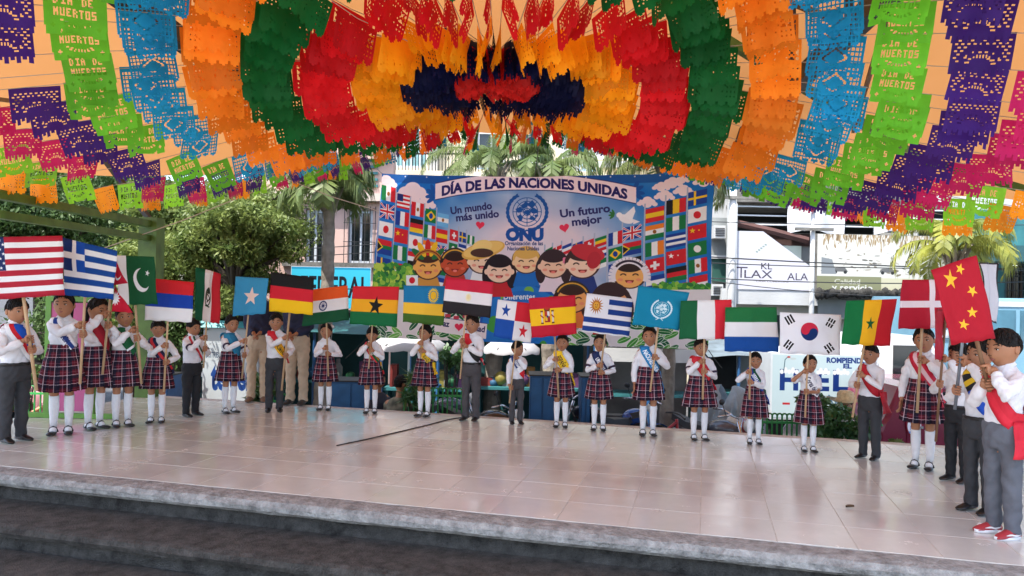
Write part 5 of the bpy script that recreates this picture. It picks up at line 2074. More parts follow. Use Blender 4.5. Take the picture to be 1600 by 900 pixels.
for zz in range(5):
    slab('louvre', 548, 246 + 2 + zz * 10, 590, 252 + zz * 10, D1 - .06, .05, teal_p, pb_)


def board(name, px0, py0, px1, py1, D, im, label, cat='sign', frame=None, th=.06, rough=.5, gain=.85):
    x0, x1, z0, z1 = fr(px0, py0, px1, py1, D)
    t = thing(name, label, cat, ((x0 + x1) / 2, D, z0))
    q = MB()
    q.box(((x0 + x1) / 2, D + th / 2 + .004, (z0 + z1) / 2), (x1 - x0, th, z1 - z0))
    q.build('backing', frame or frame_w, t)
    q = MB()
    q.grid(lambda u, v: (x0 + .012 + (x1 - x0 - .024) * u, D, z0 + .012 + (z1 - z0 - .024) * v), 6, 4)
    q.build('printed_face', MI(name + '_print', im.image('sign_print', gain), rough), t)
    return t


im = Img(500, 260, (60, 196, 226))
im.rect(0, 0, 500, 14, (30, 150, 190)).text('FEDERAL', 62, 190, 190, (16, 22, 34), width=430, bold=.02)
im.poly([(30, 60), (90, 80), (150, 62), (120, 96), (90, 140), (80, 100)], (20, 26, 36))
board('turquoise_sign', 454, 417, 579, 482, D1 - .5, im, 'turquoise shop sign with black capitals FEDERAL behind the palm trunk')

# middle building above the banner
D2 = 22
cb = thing('balcony_building', 'cream upper storey with railings and dark windows seen over the top of the banner', 'building', P(840, 600, D2))
_, hs, hb, ht = wall_with_holes('wall', 585, 60, 1100, 620, D2, .4, [(606, 190, 668, 262), (745, 205, 790, 262), (812, 205, 842, 255), (905, 205, 938, 255)], cream_w, cb)
window(*hs[0][:4], D2, cb, frame_w, glass_t, 5, 2)
for h in hs[1:]:
    window(*h[:4], D2, cb, frame_w, glass_d, 2, 1)
slab('column', 672, 120, 684, 300, D2 - .3, .3, white_w, cb)
slab('column', 880, 120, 892, 300, D2 - .3, .3, white_w, cb)
slab('white_panel', 800, 258, 905, 300, D2 - .28, .06, white_w, cb)
slab('white_panel', 925, 205, 1075, 262, D2 - .25, .2, white_w, cb)
slab('floor_slab', 590, 270, 1085, 280, D2 - .9, .9, cream_w, cb)
q = MB()
for k in range(46):
    p0, p1 = P(592 + k * 5.2, 272, D2 - .8), P(592 + k * 5.2, 240, D2 - .8)
    q.tube([p0, p1], .014, 4)
q.tube([P(590, 240, D2 - .8), P(832, 240, D2 - .8)], .03, 5)
o = q.build('railing', iron, cb)
q = MB()
for k in range(20):
    q.tube([P(836 + k * 12, 272, D2 - .8), P(836 + k * 12, 250, D2 - .8)], .018, 4)
q.tube([P(832, 250, D2 - .8), P(1080, 250, D2 - .8)], .03, 5)
q.build('railing', M('cream_rail', (.55, .5, .34), .6), cb)

# tall white building at the right edge of the banner, and the signed shops further right
D3 = 19
wb = thing('white_building', 'weathered white building with open dark upper gallery over shops, right of the banner', 'building', P(1280, 600, D3))
slab('wall', 1085, 60, 1144, 340, D3 + 1.2, .4, white_w, wb)
slab('wall', 1100, 340, 1144, 620, D3 + .5, .4, grey_w, wb, ground=True)
slab('gallery_back', 1144, 300, 1500, 372, D3 + 2.2, .2, dark_in, wb)
slab('parapet', 1148, 268, 1440, 318, D3 + .05, .3, mossy, wb)
slab('parapet', 1440, 120, 1640, 318, D3 + .4, .3, white_w, wb)
slab('upper_wall', 1140, 60, 1450, 268, D3 + .6, .3, grey_w, wb)
slab('corner_pillar', 1139, 318, 1150, 620, D3 - .2, .3, white_w, wb, ground=True)
slab('ceiling_slab', 1150, 318, 1500, 323, D3 + .3, 1.9, mossy, wb)
slab('lower_wall', 1150, 366, 1500, 480, D3 + .35, .3, grey_w, wb)
slab('white_panel', 1366, 328, 1436, 372, D3 + .3, .06, white_w, wb)
slab('white_panel', 1219, 384, 1252, 420, D3 + .28, .06, M('pale_green_wall', (.52, .58, .50), .9, .1, 2), wb)
slab('fascia', 1128, 452, 1278, 476, D3 - .1, .25, white_w, wb)
slab('fascia', 1278, 470, 1500, 500, D3 - .02, .2, grey_w, wb)
slab('shop_wall', 1150, 476, 1500, 600, D3 + .2, .3, M('beige_shop_wall', (.42, .40, .34), .9, .2, 1.5), wb, ground=True)
slab('doorway_shade', 1168, 492, 1238, 600, D3 + .17, .03, dark_in, wb, ground=True)  # flat panels on the solid wall, painted as the shade of open doors
slab('doorway_shade', 1392, 505, 1440, 600, D3 + .17, .03, dark_in, wb, ground=True)
for k, yy in enumerate((322, 336, 350)):
    q = MB()
    q.tube([P(1150, yy, D3 + .2), P(1500, yy + 8, D3 + .2)], .022, 5)
    q.build('gallery_rail', frame_w, wb)
q = MB()
q.tube([P(1152, 349, D3 + .12), P(1208, 362, D3 + .12), P(1262, 376, D3 + .12)], .10, 6)
q.build('gable_edge', M('brown_gable', (.07, .03, .025), .7), wb)
slab('gable_board', 1190, 365, 1270, 384, D3 + .31, .03, M('brown_board', (.05, .024, .02), .8), wb)  # dark brown board of the gable behind the sign
q = MB()
for k in range(70):
    x, y = 1278 + k * 1.95, 458 + random.uniform(-2, 3)
    a = P(x, y, D3 - .35)
    q.ell(a, (random.uniform(.05, .10), .12, random.uniform(.06, .13)), 6, 4)
q.build('thatch_fringe', M('dark_thatch', (.025, .024, .022), .95, .4, 8), wb, smooth=True)
for (x0, y0, x1, y1) in ((1116, 352, 1134, 372), (1113, 444, 1130, 462)):
    a0, a1, c0, c1 = fr(x0, y0, x1, y1, D3 + .05)
    t = thing('air_conditioner', 'white air conditioner box high on the grey wall' if y0 < 400 else 'white air conditioner box lower down by the green shutter', 'air conditioner', ((a0 + a1) / 2, D3, c0))
    q = MB()
    q.box(((a0 + a1) / 2, D3 + .25, (c0 + c1) / 2), (a1 - a0, .4, c1 - c0), top=.97)
    q.build('housing', white_w, t)
    q = MB()
    for k in range(5):
        q.box(((a0 + a1) / 2, D3 + .04, c0 + (c1 - c0) * (.2 + .14 * k)), ((a1 - a0) * .8, .012, .02))
    q.build('grille', iron, t)
slab('green_shutter', 1114, 404, 1138, 441, D3 + .40, .1, M('dark_green_shutter', (.012, .06, .045), .6), wb)
slab('white_ledge', 1112, 399, 1140, 404, D3 + .3, .2, white_w, wb)

# cloth sheets on the gallery
for k, (x0, y0, x1, y1, lab) in enumerate(((1231, 318, 1319, 366, 'white sheet hung over the gallery rail, in heavy folds'), (1366, 326, 1434, 368, 'bright white sheet on the gallery, beside the palm crown'))):
    x0w, x1w, z0, z1 = fr(x0, y0, x1, y1, D3 + .1)
    q = MB()
    q.grid(lambda u, v: (x0w + (x1w - x0w) * (u + .03 * math.sin(v * 3) * (u - .5)), D3 + .1 - .05 * math.sin(u * 14 + v) * (1 - v * .6) - .04 * math.sin(u * 5), z0 + (z1 - z0) * v - .12 * math.sin(PI * u) * (v > .95) + (.1 * math.sin(u * 4) if v < .05 else 0)), 36, 10)
    tag(q.build('sheet', M('white_sheet', (.5, .51, .52), .8, .04, 4), smooth=True), lab, 'sheet')

# signs on that building
im = Img(480, 400, (232, 222, 232))
x_ = lambda px: (px - 1148) * 4
y_ = lambda py: (py - 362) * 4.4
K = (70, 62, 80)
im.rect(0, 0, 480, 400, (226, 226, 236)).text('KL', x_(1189), y_(421), 62, K, width=70, bold=.01)
im.line([(x_(1149), y_(419)), (x_(1168), y_(419))], 9, K).line([(x_(1158), y_(419)), (x_(1158), y_(435))], 9, K)
im.text('LAX', x_(1163), y_(435), 78, K, width=176, bold=.005)
im.text('ALA', x_(1230), y_(437), 70, K, width=130, bold=.005)
im.text('· CASA COMERCIAL ·', x_(1178), y_(441), 16, (120, 112, 120), width=230)
for k in range(5):
    im.ell(x_(1182 + k * 3.4), y_(394 - k * 2.8), 8, 6, (150, 170, 160), .4)
for k in range(7):
    im.line([(0, 60 + k * 46), (480, 66 + k * 46)], 1.2, (206, 204, 214))
x0, x1, z0, z1 = fr(1148, 362, 1268, 453, D3 - .1)
t = thing('gable_sign', 'white gable shaped sign board with dark letters KL TLAX', 'sign', ((x0 + x1) / 2, D3 - .1, z0))
q = MB()
pg = [(0, 0), (1, 0), (1, .40), (.36, 1), (0, 1)]
q.add([(x0 + (x1 - x0) * a, D3 - .12, z0 + (z1 - z0) * b) for a, b in pg] + [(x0 + (x1 - x0) * a, D3 - .04, z0 + (z1 - z0) * b) for a, b in pg],
      [(0, 1, 2, 3, 4), (9, 8, 7, 6, 5)] + [(i, i + 5, (i + 1) % 5 + 5, (i + 1) % 5) for i in range(5)], 0, pg + pg)
q.build('printed_face', MI('gable_print', im.image('sign_print', .8), .6), t)

im = Img(640, 280, (240, 238, 228))
rb = random.Random(9)
for _ in range(300):
    x = rb.uniform(30, 560)
    im.ell(x, rb.uniform(0, 70) * rb.random(), rb.uniform(2, 5), rb.uniform(6, 22), rb.choice([(176, 150, 110), (206, 190, 160), (140, 116, 84), (240, 236, 226)]), rb.uniform(-.3, .3))
for _ in range(90):
    x, y = rb.uniform(20, 620), rb.gauss(150, 32)
    im.ell(x, y, rb.uniform(3, 16), rb.uniform(1.5, 5), rb.choice([(150, 140, 120), (200, 194, 180), (120, 116, 108), (236, 232, 222)]), rb.uniform(-.4, .4))
im.rect(0, 205, 640, 280, (226, 222, 190)).rect(0, 200, 300, 280, (150, 152, 116))
for x in (70, 290, 420):
    im.poly([(x, 178), (x + 12, 160), (x + 60, 158), (x + 76, 178)], (120, 120, 118)).ell(x + 16, 180, 8, 8, (50, 50, 50)).ell(x + 62, 180, 8, 8, (50, 50, 50))
im.poly([(20, 110), (70, 120), (90, 190), (20, 190)], (150, 156, 160))
im.text('Calidad', 82, 236, 32, (226, 226, 206), width=120).text('y servicio', 70, 266, 40, (250, 250, 246), width=190, bold=.02)
board('billboard', 1276, 367, 1492, 460, D3 - .25, im, 'sun bleached billboard of cars under thatch reading y servicio', 'billboard', mossy, .12, gain=.76)
im = Img(200, 200, (20, 60, 60))
im.text('A', 20, 150, 130, (236, 120, 30), bold=.03).text('co', 110, 100, 70, (240, 190, 60), bold=.02).ell(140, 150, 30, 22, (220, 80, 30))
board('fruit_sign', 1398, 506, 1436, 548, D3 - .05, im, 'small dark sign with orange letter A beside the white cross flag')
# far right: teal shop front
tb = thing('teal_building', 'teal painted shop front with barred doors at the far right', 'building', P(1640, 600, 18))
_, hs, hb, ht = wall_with_holes('wall', 1500, 330, 1800, 620, 18, .3, [(1572, 415, 1602, 480), (1640, 415, 1690, 480)], teal_p, tb)
for h in hs:
    window(*h[:4], 18, tb, M('brown_frame', (.07, .045, .03), .6), glass_d, 2, 1, True)
slab('awning', 1530, 385, 1800, 410, 16.9, 1.1, M('dark_awning', (.02, .07, .075), .6), tb)
slab('white_band', 1500, 300, 1800, 330, 18.1, .3, white_w, tb)
slab('white_column', 1528, 410, 1545, 620, 17.8, .2, M('pale_blue_paint', (.3, .45, .5), .6), tb, ground=True)

# ------------------------------------------------------------------ utility poles and wires
for (px, D, y0, lab) in ((1146.5, 17.6, 250, 'grey concrete utility pole beside the gable shaped sign'), (1271, 17.8, 300, 'slim grey utility pole between the gable sign and the bleached billboard')):
    a = P(px, y0, D)
    t = thing('utility_pole', lab, 'utility pole', (a.x, a.y, GZ))
    q = MB()
    q.tube([(a.x, a.y, GZ), (a.x, a.y, a.z)], [.11 if px < 1200 else .07, .085 if px < 1200 else .05], 10)
    q.build('shaft', white_w, t, smooth=True)
    q = MB()
    for zz in (.4, .9):
        q.box((a.x, a.y - .09, a.z - zz), (.9, .07, .07))
    q.build('crossarm', mossy, t)
    q = MB()
    for s_ in (-.35, 0, .35):
        q.ell((a.x + s_, a.y - .09, a.z - .33), (.03, .03, .06), 8, 6)
    q.build('insulator', glass_t, t, smooth=True)
lab_ = ['upper of two close dark wires crossing the bleached billboard', 'lower of two close dark wires crossing the bleached billboard', 'thick dark wire crossing the gable sign letters', 'wire along the dark gallery beside the hanging sheets',
        'upper of the two wires crossing the pink building windows', 'lower of the two wires crossing the pink building windows', 'dark wire just above the turquoise sign on the pink building', 'lowest wire, slanting under the gable sign']
for k, (a, b, sag, r) in enumerate(((P(700, 372, 17.4), P(1700, 425, 17.2), .12, .016), (P(700, 384, 17.5), P(1700, 418, 17.4), .2, .012), (P(700, 400, 17.4), P(1700, 437, 17.2), .3, .013), (P(900, 338, 17.2), P(1700, 350, 17.2), .1, .01), (P(240, 392, 16.5), P(760, 362, 17.2), .15, .010), (P(240, 400, 16.5), P(760, 374, 17.2), .18, .010), (P(300, 450, 16.5), P(760, 440, 17.2), .10, .014), (P(1090, 436, 17.3), P(1700, 462, 17.0), .22, .010))):
    q = MB()
    q.tube([a * (1 - t) + b * t - V((0, 0, sag * 4 * t * (1 - t))) for t in np.linspace(0, 1, 14)], r, 5)
    tag(q.build('power_line', black), lab_[k], 'power line', 'power lines over the street')
for a, b, lab in ((P(150, 392, 9.4), P(420, 290, 9.8), 'pale guy rope slanting up past the green post to the paper garlands'), (P(438, 276, 10.4), P(592, 330, 11.0), 'pale cord slanting down in front of the palm crown')):
    q = MB()
    q.tube([a, (a + b) / 2 - V((0, 0, .03)), b], .007, 5)
    tag(q.build('rope', rope_m), lab, 'rope')
# ------------------------------------------------------------------ trees, palms, shrubs
bark = M('tree_bark', (0.055, 0.045, 0.036), .95, .3, 4, bump=.8, bscale=22)
palm_bark = M('palm_bark', (0.13, 0.11, 0.09), .95, .35, 5, bump=.9, bscale=14, col2=(.26, .23, .19))
leaf_a = M('light_leaves', (0.065, 0.11, 0.026), .5, .35, 3.2, trans=.35, col2=(.22, .27, .07), spec=.3)
leaf_b = M('dark_leaves', (0.028, 0.065, 0.018), .5, .35, 1.6, trans=.25, col2=(.07, .12, .03), spec=.3)
leaf_c = M('shrub_leaves', (0.03, 0.09, 0.025), .4, .35, 3, trans=.2, col2=(.08, .17, .05), spec=.4)
frond_m = M('palm_leaf', (0.075, 0.12, 0.035), .45, .3, 2.5, trans=.35, col2=(.15, .19, .055), spec=.35)
frond_sunlit = M('sunlit_yellow_palm_leaf', (0.13, 0.17, 0.03), .45, .3, 2.5, trans=.4, col2=(.33, .33, .06), spec=.35)  # paler, yellower copy of the palm leaf, sunlight put into the colour


def leaf_cloud(clumps, n, ln, wd, seed):
    """n leaf blades spread through ellipsoid clumps (centre, radii); returns verts, faces"""
    r = np.random.default_rng(seed)
    cl = r.integers(0, len(clumps), n)
    cs = np.array([c for c, _ in clumps])[cl]
    rs_ = np.array([q for _, q in clumps])[cl]
    d = r.normal(size=(n, 3))
    d /= np.linalg.norm(d, axis=1)[:, None]
    rad = r.random(n) ** .45
    # small twigs: leaves gather along short sprays
    c = cs + d * rs_ * rad[:, None]
    t = r.normal(size=(n, 3)) * .8 + d * .5 + np.array((0, 0, -.35))
    t /= np.linalg.norm(t, axis=1)[:, None]
    up = r.normal(size=(n, 3)) * .6 + np.array((0, 0, 1.0))
    s_ = np.cross(t, up)
    s_ /= np.linalg.norm(s_, axis=1)[:, None] + 1e-9
    k = r.uniform(.6, 1.3, n)[:, None]
    a = c - t * ln * .5 * k
    b = c + t * ln * .5 * k
    m1, m2 = c + s_ * wd * .5 * k, c - s_ * wd * .5 * k
    vs = np.stack([a, m1, b, m2], 1).reshape(-1, 3)
    return vs, np.arange(n * 4).reshape(n, 4)


def tree(px, py_c, D, rx, rz, n, mat, label, lean=0.0, seed=0, ln=.105, wd=.038, nclump=34, group=None, flat=1.0):
    c = P(px, py_c, D)
    base = V((c.x + lean, D + .1, GZ))
    t = thing('tree', label, 'tree', base, group)
    rs_ = random.Random(seed)
    q = MB()
    q.tube([base, base * .6 + V((c.x, D, c.z - rz * .5)) * .4 + V((.06, 0, 0)), V((c.x, D, c.z - rz * .3))], [.17, .13, .09], 10)
    cl = []
    for k in range(nclump):
        a, e = rs_.uniform(0, 2 * PI), rs_.uniform(-.8, 1)
        rr = rs_.uniform(.35, .95)
        p = c + V((math.cos(a) * rx * rr * math.sqrt(1 - e * e * .6), math.sin(a) * rx * .7 * rr, e * rz * rr))
        s_ = rs_.uniform(.22, .42) * min(rx, 1.6)
        cl.append((tuple(p), (s_ * 1.15, s_, s_ * .72)))
        m_ = V((c.x, D, c.z - rz * .35))
        q.tube([m_, (m_ + p) / 2 + V((0, 0, .08)), p], [.06, .04, .012], 6)
    q.build('trunk', bark, t, smooth=True)
    vs, fs = leaf_cloud(cl, n, ln, wd, seed)
    quads('crown', vs, fs, mat, t)
    return t


gT = 'trees behind the left of the stage'
tree(368, 410, 12.6, 1.0, 1.3, 24000, leaf_a, 'light green leafy tree between the green post and the pink building', seed=1, group=gT)
tree(285, 435, 13.4, 1.4, 1.6, 28000, leaf_a, 'broad light green tree right behind the green post', seed=2, lean=-.3, group=gT)
tree(350, 335, 14.4, 1.7, .9, 20000, leaf_a, 'taller light green tree rising behind the one beside the pink building', seed=8, group=gT)
tree(120, 395, 14.5, 1.7, 1.0, 20000, leaf_b, 'dark green tree behind the white crescent and cross flags', seed=3, group=gT)
tree(-40, 370, 14.0, 1.6, 1.2, 114000, leaf_b, 'dark green tree at the far left behind the starry striped flag', seed=4, group=gT)
tree(60, 330, 16.5, 2.4, 1.3, 114000, leaf_b, 'tall dark tree rising under the far left paper garlands', seed=5, group=gT)
tree(250, 350, 16.5, 2.2, 1.3, 114000, leaf_b, 'tall dark tree seen through the gap left of the light green trees', seed=6, group=gT)
tree(200, 520, 13.2, 1.9, .75, 14000, leaf_b, 'low dark green bushy tree behind the plaid skirted girls', seed=7, group=gT)


def palm(px, py_top, D, label, n=13, L=1.9, mat=None, seed=0, r0=.15, droop=1.0, base_dx=0.0, up=.55, lw=.022, ll=.42):
    top = P(px, py_top, D)
    base = V((top.x + base_dx, D, GZ))
    t = thing('palm_tree', label, 'palm tree', base, 'palm trees behind the banner')
    rs_ = random.Random(seed)
    q = MB()
    pts, rad = [], []
    for k in range(26):
        f = k / 25
        pts.append(base * (1 - f) + top * f + V((.05 * math.sin(f * 3), 0, 0)))
        rad.append(r0 * (1.15 - .35 * f) * (1 + (.09 if k % 2 else -.03)))
    q.tube(pts, rad, 12)
    q.build('trunk', palm_bark, t, smooth=False)
    q = MB()
    for k in range(9):                      # old leaf bases
        a = 2 * PI * k / 9
        p = top + V((math.cos(a) * r0 * .7, math.sin(a) * r0 * .7, -.35))
        q.tube([p, p + V((math.cos(a) * .07, math.sin(a) * .07, .22)), p + V((math.cos(a) * .20, math.sin(a) * .20, .48))], [.045, .035, .012], 6)
    q.build('leaf_bases', palm_bark, t, smooth=True)
    for k in range(n):
        a = 2 * PI * k / n + rs_.uniform(-.2, .2)
        el = rs_.uniform(up * .3, up * 1.5)
        Lk = L * rs_.uniform(.8, 1.1)
        d = V((math.cos(a), math.sin(a), 0))
        pts = []
        p = top.copy()
        ang = el
        nseg = 10
        for i in range(nseg + 1):
            pts.append(p.copy())
            p = p + (d * math.cos(ang) + V((0, 0, math.sin(ang)))) * (Lk / nseg)
            ang -= droop * (.11 + .028 * i)
        q = MB()
        q.tube(pts, [.018 * (1 - .85 * i / nseg) + .003 for i in range(nseg + 1)], 5)
        side = d.cross(V((0, 0, 1)))
        nl = 58
        for j in range(nl):
            f = .14 + .84 * j / nl
            ii = f * nseg
            i0 = min(nseg - 1, int(ii))
            b = pts[i0].lerp(pts[i0 + 1], ii - i0)
            tg = (pts[i0 + 1] - pts[i0]).normalized()
            l_ = ll * (math.sin(PI * (.12 + .82 * f)) ** .7) * rs_.uniform(.8, 1.15)
            for s in (-1, 1):
                o1 = (side * s * .75 + tg * .55 + V((0, 0, -.12))).normalized()
                e1 = b + o1 * l_ * .5
                e2 = e1 + (o1 * .45 + V((0, 0, -.85 * droop))).normalized() * l_ * .5
                wv = tg * (lw * .5)
                q.add([b - wv * .6, b + wv * .6, e1 - wv, e1 + wv, e2], [(0, 1, 3, 2), (2, 3, 4)])
        q.build('frond', mat or frond_m, t)
    return t


palm(514, 300, 13.6, 'palm with a rough grey trunk before the pink building, fronds hanging like a curtain', n=19, L=1.25, seed=1, r0=.125, droop=1.5, up=1.1, base_dx=-.1, ll=.6)
palm(775, 262, 14.5, 'palm crown showing over the left half of the banner', n=15, L=1.9, seed=2, droop=1.1, up=.8, ll=.5)
palm(862, 268, 13.2, 'small fan like palm crown showing over the middle of the banner', n=12, L=1.3, seed=3, droop=1.25, up=.9, ll=.45)
palm(1046, 262, 11.6, 'palm with slim dark trunk standing behind the right end of the banner', n=15, L=1.5, seed=4, r0=.10, droop=1.3, up=.8, ll=.5)
palm(1492, 392, 13.4, 'sunlit yellow green palm rising behind the five star flag', n=17, L=1.45, mat=frond_sunlit, seed=5, r0=.12, droop=1.25, up=1.0, ll=.5)


def shrub(px, py, D, rx, rz, n, mat, label, seed, ln=.10, wd=.05, zb=None):
    c = P(px, py, D)
    t = thing('shrub', label, 'shrub', (c.x, D, PZ if zb is None else zb))
    rs_ = random.Random(seed)
    cl = []
    q = MB()
    for k in range(9):
        p = c + V((rs_.uniform(-rx, rx) * .8, rs_.uniform(-.25, .25), rs_.uniform(-rz, rz) * .8))
        cl.append((tuple(p), (rx * .4, .22, rz * .42)))
        q.tube([(c.x + rs_.uniform(-.08, .08), D, t.location.z), ((c.x + p.x) / 2, D, (t.location.z + p.z) / 2 + .05), p], [.018, .014, .006], 5)
    q.build('stems', bark, t)
    vs, fs = leaf_cloud(cl, n, ln, wd, seed)
    quads('foliage', vs, fs, mat, t)


shrub(1308, 655, 9.3, .42, .30, 1500, leaf_c, 'leafy shrub behind the stage edge, between two green fence panels', 1)
shrub(1340, 680, 9.3, .16, .14, 400, leaf_c, 'low shrub at the stage edge behind the boy in grey trousers', 2)
shrub(1408, 700, 9.4, .2, .08, 250, leaf_a, 'small pale shrub below the maroon car', 3)
shrub(412, 612, 11.2, .16, .28, 600, leaf_c, 'upright potted plant behind the adults in blazers', 4, .22, .03)
shrub(655, 610, 11.0, .20, .24, 700, leaf_c, 'spiky green plant by the fence behind the girl with the yellow sash', 5, .30, .025)
shrub(706, 560, 12.2, .18, .25, 600, leaf_c, 'bright green plant on the stall counter left of the tallest boy', 6)
shrub(30, 600, 11.6, .5, .35, 1500, leaf_b, 'dark shrub behind the pink board at the far left', 7)

# ------------------------------------------------------------------ low green garden fences
fence_m = M('green_fence_paint', (0.03, 0.24, 0.055), .45, .25, 6)


def fence(px0, px1, py_top, D, label, n=12):
    a, b = P(px0, py_top, D), P(px1, py_top, D)
    z1 = a.z
    t = thing('garden_fence', label, 'fence', ((a.x + b.x) / 2, D, PZ), 'low green garden fences behind the stage')
    for zz in (PZ + .06, z1 - .16):
        q = MB()
        q.box(((a.x + b.x) / 2, D, zz), (b.x - a.x, .03, .03))
        q.build('rail', fence_m, t)
    h = z1 - .05 - PZ
    st = (b.x - a.x) / n
    first = None
    for k in range(n + 1):
        x = a.x + st * k
        if first is None:
            q = MB()
            q.tube([(0, 0, 0), (0, 0, h - st * .5)] + [(st * .5 * (1 - math.cos(tt)), .0, h - st * .5 + st * .5 * math.sin(tt)) for tt in np.linspace(.2, PI, 9)], .012, 6)
            q.tube([(st * .5 + st * .28 * math.cos(tt), .012, h * .45 + st * .28 * math.sin(tt)) for tt in np.linspace(0, 2 * PI, 11)], .009, 5)
            first = q.build('fence_hoop', fence_m, t, world=False)
            o = first
        else:
            o = link_copy(first, t)
        o.location = (x - t.location.x, 0.02, 0)


fence(632, 722, 600, 10.9, 'low green hooped garden fence behind the girl with the yellow sash end')
fence(1192, 1262, 640, 9.7, 'low green hooped garden fence below the white ice truck', 9)
fence(1318, 1372, 655, 9.5, 'low green hooped garden fence behind the boy with the wide red sash', 7)
fence(392, 440, 610, 11.6, 'low green hooped garden fence behind the adults in blazers', 7)
fence(-30, 100, 596, 11.0, 'low green hooped garden fence at the far left', 14)
# ------------------------------------------------------------------ stalls, vehicles and people behind the stage
chrome = M('chrome', (.55, .55, .56), .2, .05, 5, metal=.9)
rubber = M('tyre_rubber', (.018, .018, .019), .85, .2, 20, bump=.3)
plast = M('clear_plastic_wrap', (.34, .40, .43), .25, .3, 3, bump=.9, bscale=9, trans=.35, spec=.6)
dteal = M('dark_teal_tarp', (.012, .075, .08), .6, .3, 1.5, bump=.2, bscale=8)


def grid_sheet(q, p00, p10, p01, p11, nu, nv, amp, seed):
    f = lambda u, v: (V(p00) * (1 - u) + V(p10) * u) * (1 - v) + (V(p01) * (1 - u) + V(p11) * u) * v + V((0, amp * math.sin(u * 13 + seed + v * 3), amp * .7 * math.sin(v * 11 + u * 7 + seed)))
    q.grid(f, nu, nv)


def stall(px0, px1, y_roof, D, depth, label, rmat, wmat, posts=4):
    a, b = P(px0, y_roof, D), P(px1, y_roof, D)
    t = thing('market_stall', label, 'market stall', ((a.x + b.x) / 2, D, PZ), 'market stalls along the pavement')
    q = MB()
    grid_sheet(q, (a.x, D - .1, a.z - .12), (b.x, D - .1, a.z - .12), (a.x, D + depth, a.z + .1), (b.x, D + depth, a.z + .1), 20, 6, .03, px0)
    o = q.build('roof_sheet', rmat, t, smooth=True)
    q = MB()
    q.box(((a.x + b.x) / 2, D + depth, (PZ + a.z) / 2), (b.x - a.x, .04, a.z - PZ))
    q.build('back_wall', wmat, t)
    for k in range(posts):
        x = a.x + .06 + (b.x - a.x - .12) * k / (posts - 1)
        q = MB()
        q.tube([(x, D, PZ), (x, D, a.z - .13)], .03, 6)
        q.build('post', blue_p, t)
    q = MB()
    q.box(((a.x + b.x) / 2, D + .35, PZ + .80), (b.x - a.x - .2, .6, .05))
    for k in range(posts):
        x = a.x + .15 + (b.x - a.x - .3) * k / (posts - 1)
        q.box((x, D + .35, PZ + .385), (.05, .5, .77))
    q.build('counter', teal_p, t)
    return t, a, b


cols_ = [(.5, .06, .05), (.06, .25, .5), (.6, .5, .1), (.55, .53, .5), (.05, .3, .12), (.3, .1, .3), (.6, .28, .06)]
for (px0, px1, yr, D, lab, rm) in ((300, 590, 505, 14.5, 'dim stall under a dark teal sheet behind the two adults', dteal), (592, 735, 512, 13.6, 'stall with dark teal back left of the tallest boy', dteal), (738, 925, 505, 14.0, 'long dim stall behind the quartered and the coat of arms flags', dteal)):
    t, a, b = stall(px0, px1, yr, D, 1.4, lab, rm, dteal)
    rs_ = random.Random(px0)
    n = 13
    for k in range(n):
        w_, h_ = rs_.uniform(.12, .3), rs_.uniform(.12, .42)
        x = a.x + .2 + (b.x - a.x - .4) * (k + .5) / n
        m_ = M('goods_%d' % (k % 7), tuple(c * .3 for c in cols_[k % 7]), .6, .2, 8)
        kind = k % 3
        q = MB()
        if kind == 0:
            q.box((x, D + .35, PZ + .825 + h_ / 2), (w_, .25, h_), top=.92)
        elif kind == 1:
            q.loft([[(x + r * math.cos(2 * PI * j / 10), D + .3 + r * math.sin(2 * PI * j / 10), PZ + .825 + z * h_) for j in range(10)] for r, z in ((w_ * .3, 0), (w_ * .4, .1), (w_ * .4, .6), (w_ * .18, .8), (w_ * .18, 1))])
        else:
            q.ell((x, D + .3, PZ + .825 + h_ * .35), (w_ * .55, .15, h_ * .35), 10, 7)
        nm = ('goods_box', 'jar', 'bundle')[kind]
        cn_ = ('maroon', 'navy', 'olive', 'grey', 'green', 'purple', 'brown')[k % 7]
        wh_ = {300: 'behind the two adults', 592: 'left of the tallest boy', 738: 'behind the coat of arms flag'}[px0]
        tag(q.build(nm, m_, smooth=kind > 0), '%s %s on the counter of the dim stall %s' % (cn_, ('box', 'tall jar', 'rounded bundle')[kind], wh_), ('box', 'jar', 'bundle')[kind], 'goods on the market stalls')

# snack counter with a white front further right
t, a, b = stall(925, 1105, 520, 13.4, 1.5, 'snack stall with white front band and railing behind the white and blue flags', M('grey_sheet_roof', (.3, .32, .33), .5), M('grey_brown_wall', (.16, .15, .14), .8, .3, 2), 3)
x0, x1, z0, z1 = fr(930, 545, 1100, 566, 13.3)
q = MB()
q.box(((x0 + x1) / 2, 13.32, (z0 + z1) / 2), (x1 - x0, .05, z1 - z0))
q.build('front_band', white_w, t)
q = MB()
for k in range(22):
    x = x0 + (x1 - x0) * k / 21
    q.tube([(x, 13.3, z1 + .02), (x, 13.3, z1 + .24)], .008, 4)
q.tube([(x0, 13.3, z1 + .24), (x1, 13.3, z1 + .24)], .012, 5)
q.build('railing', frame_w, t)

stall(1104, 1206, 545, 13.9, 1.3, 'dim stall under a grey blue tarp left of the white ice truck', M('grey_blue_tarp', (.10, .13, .15), .5, .3, 3, bump=.5, bscale=6), M('dark_grey_wall', (.03, .033, .036), .8, .3, 2), 3)

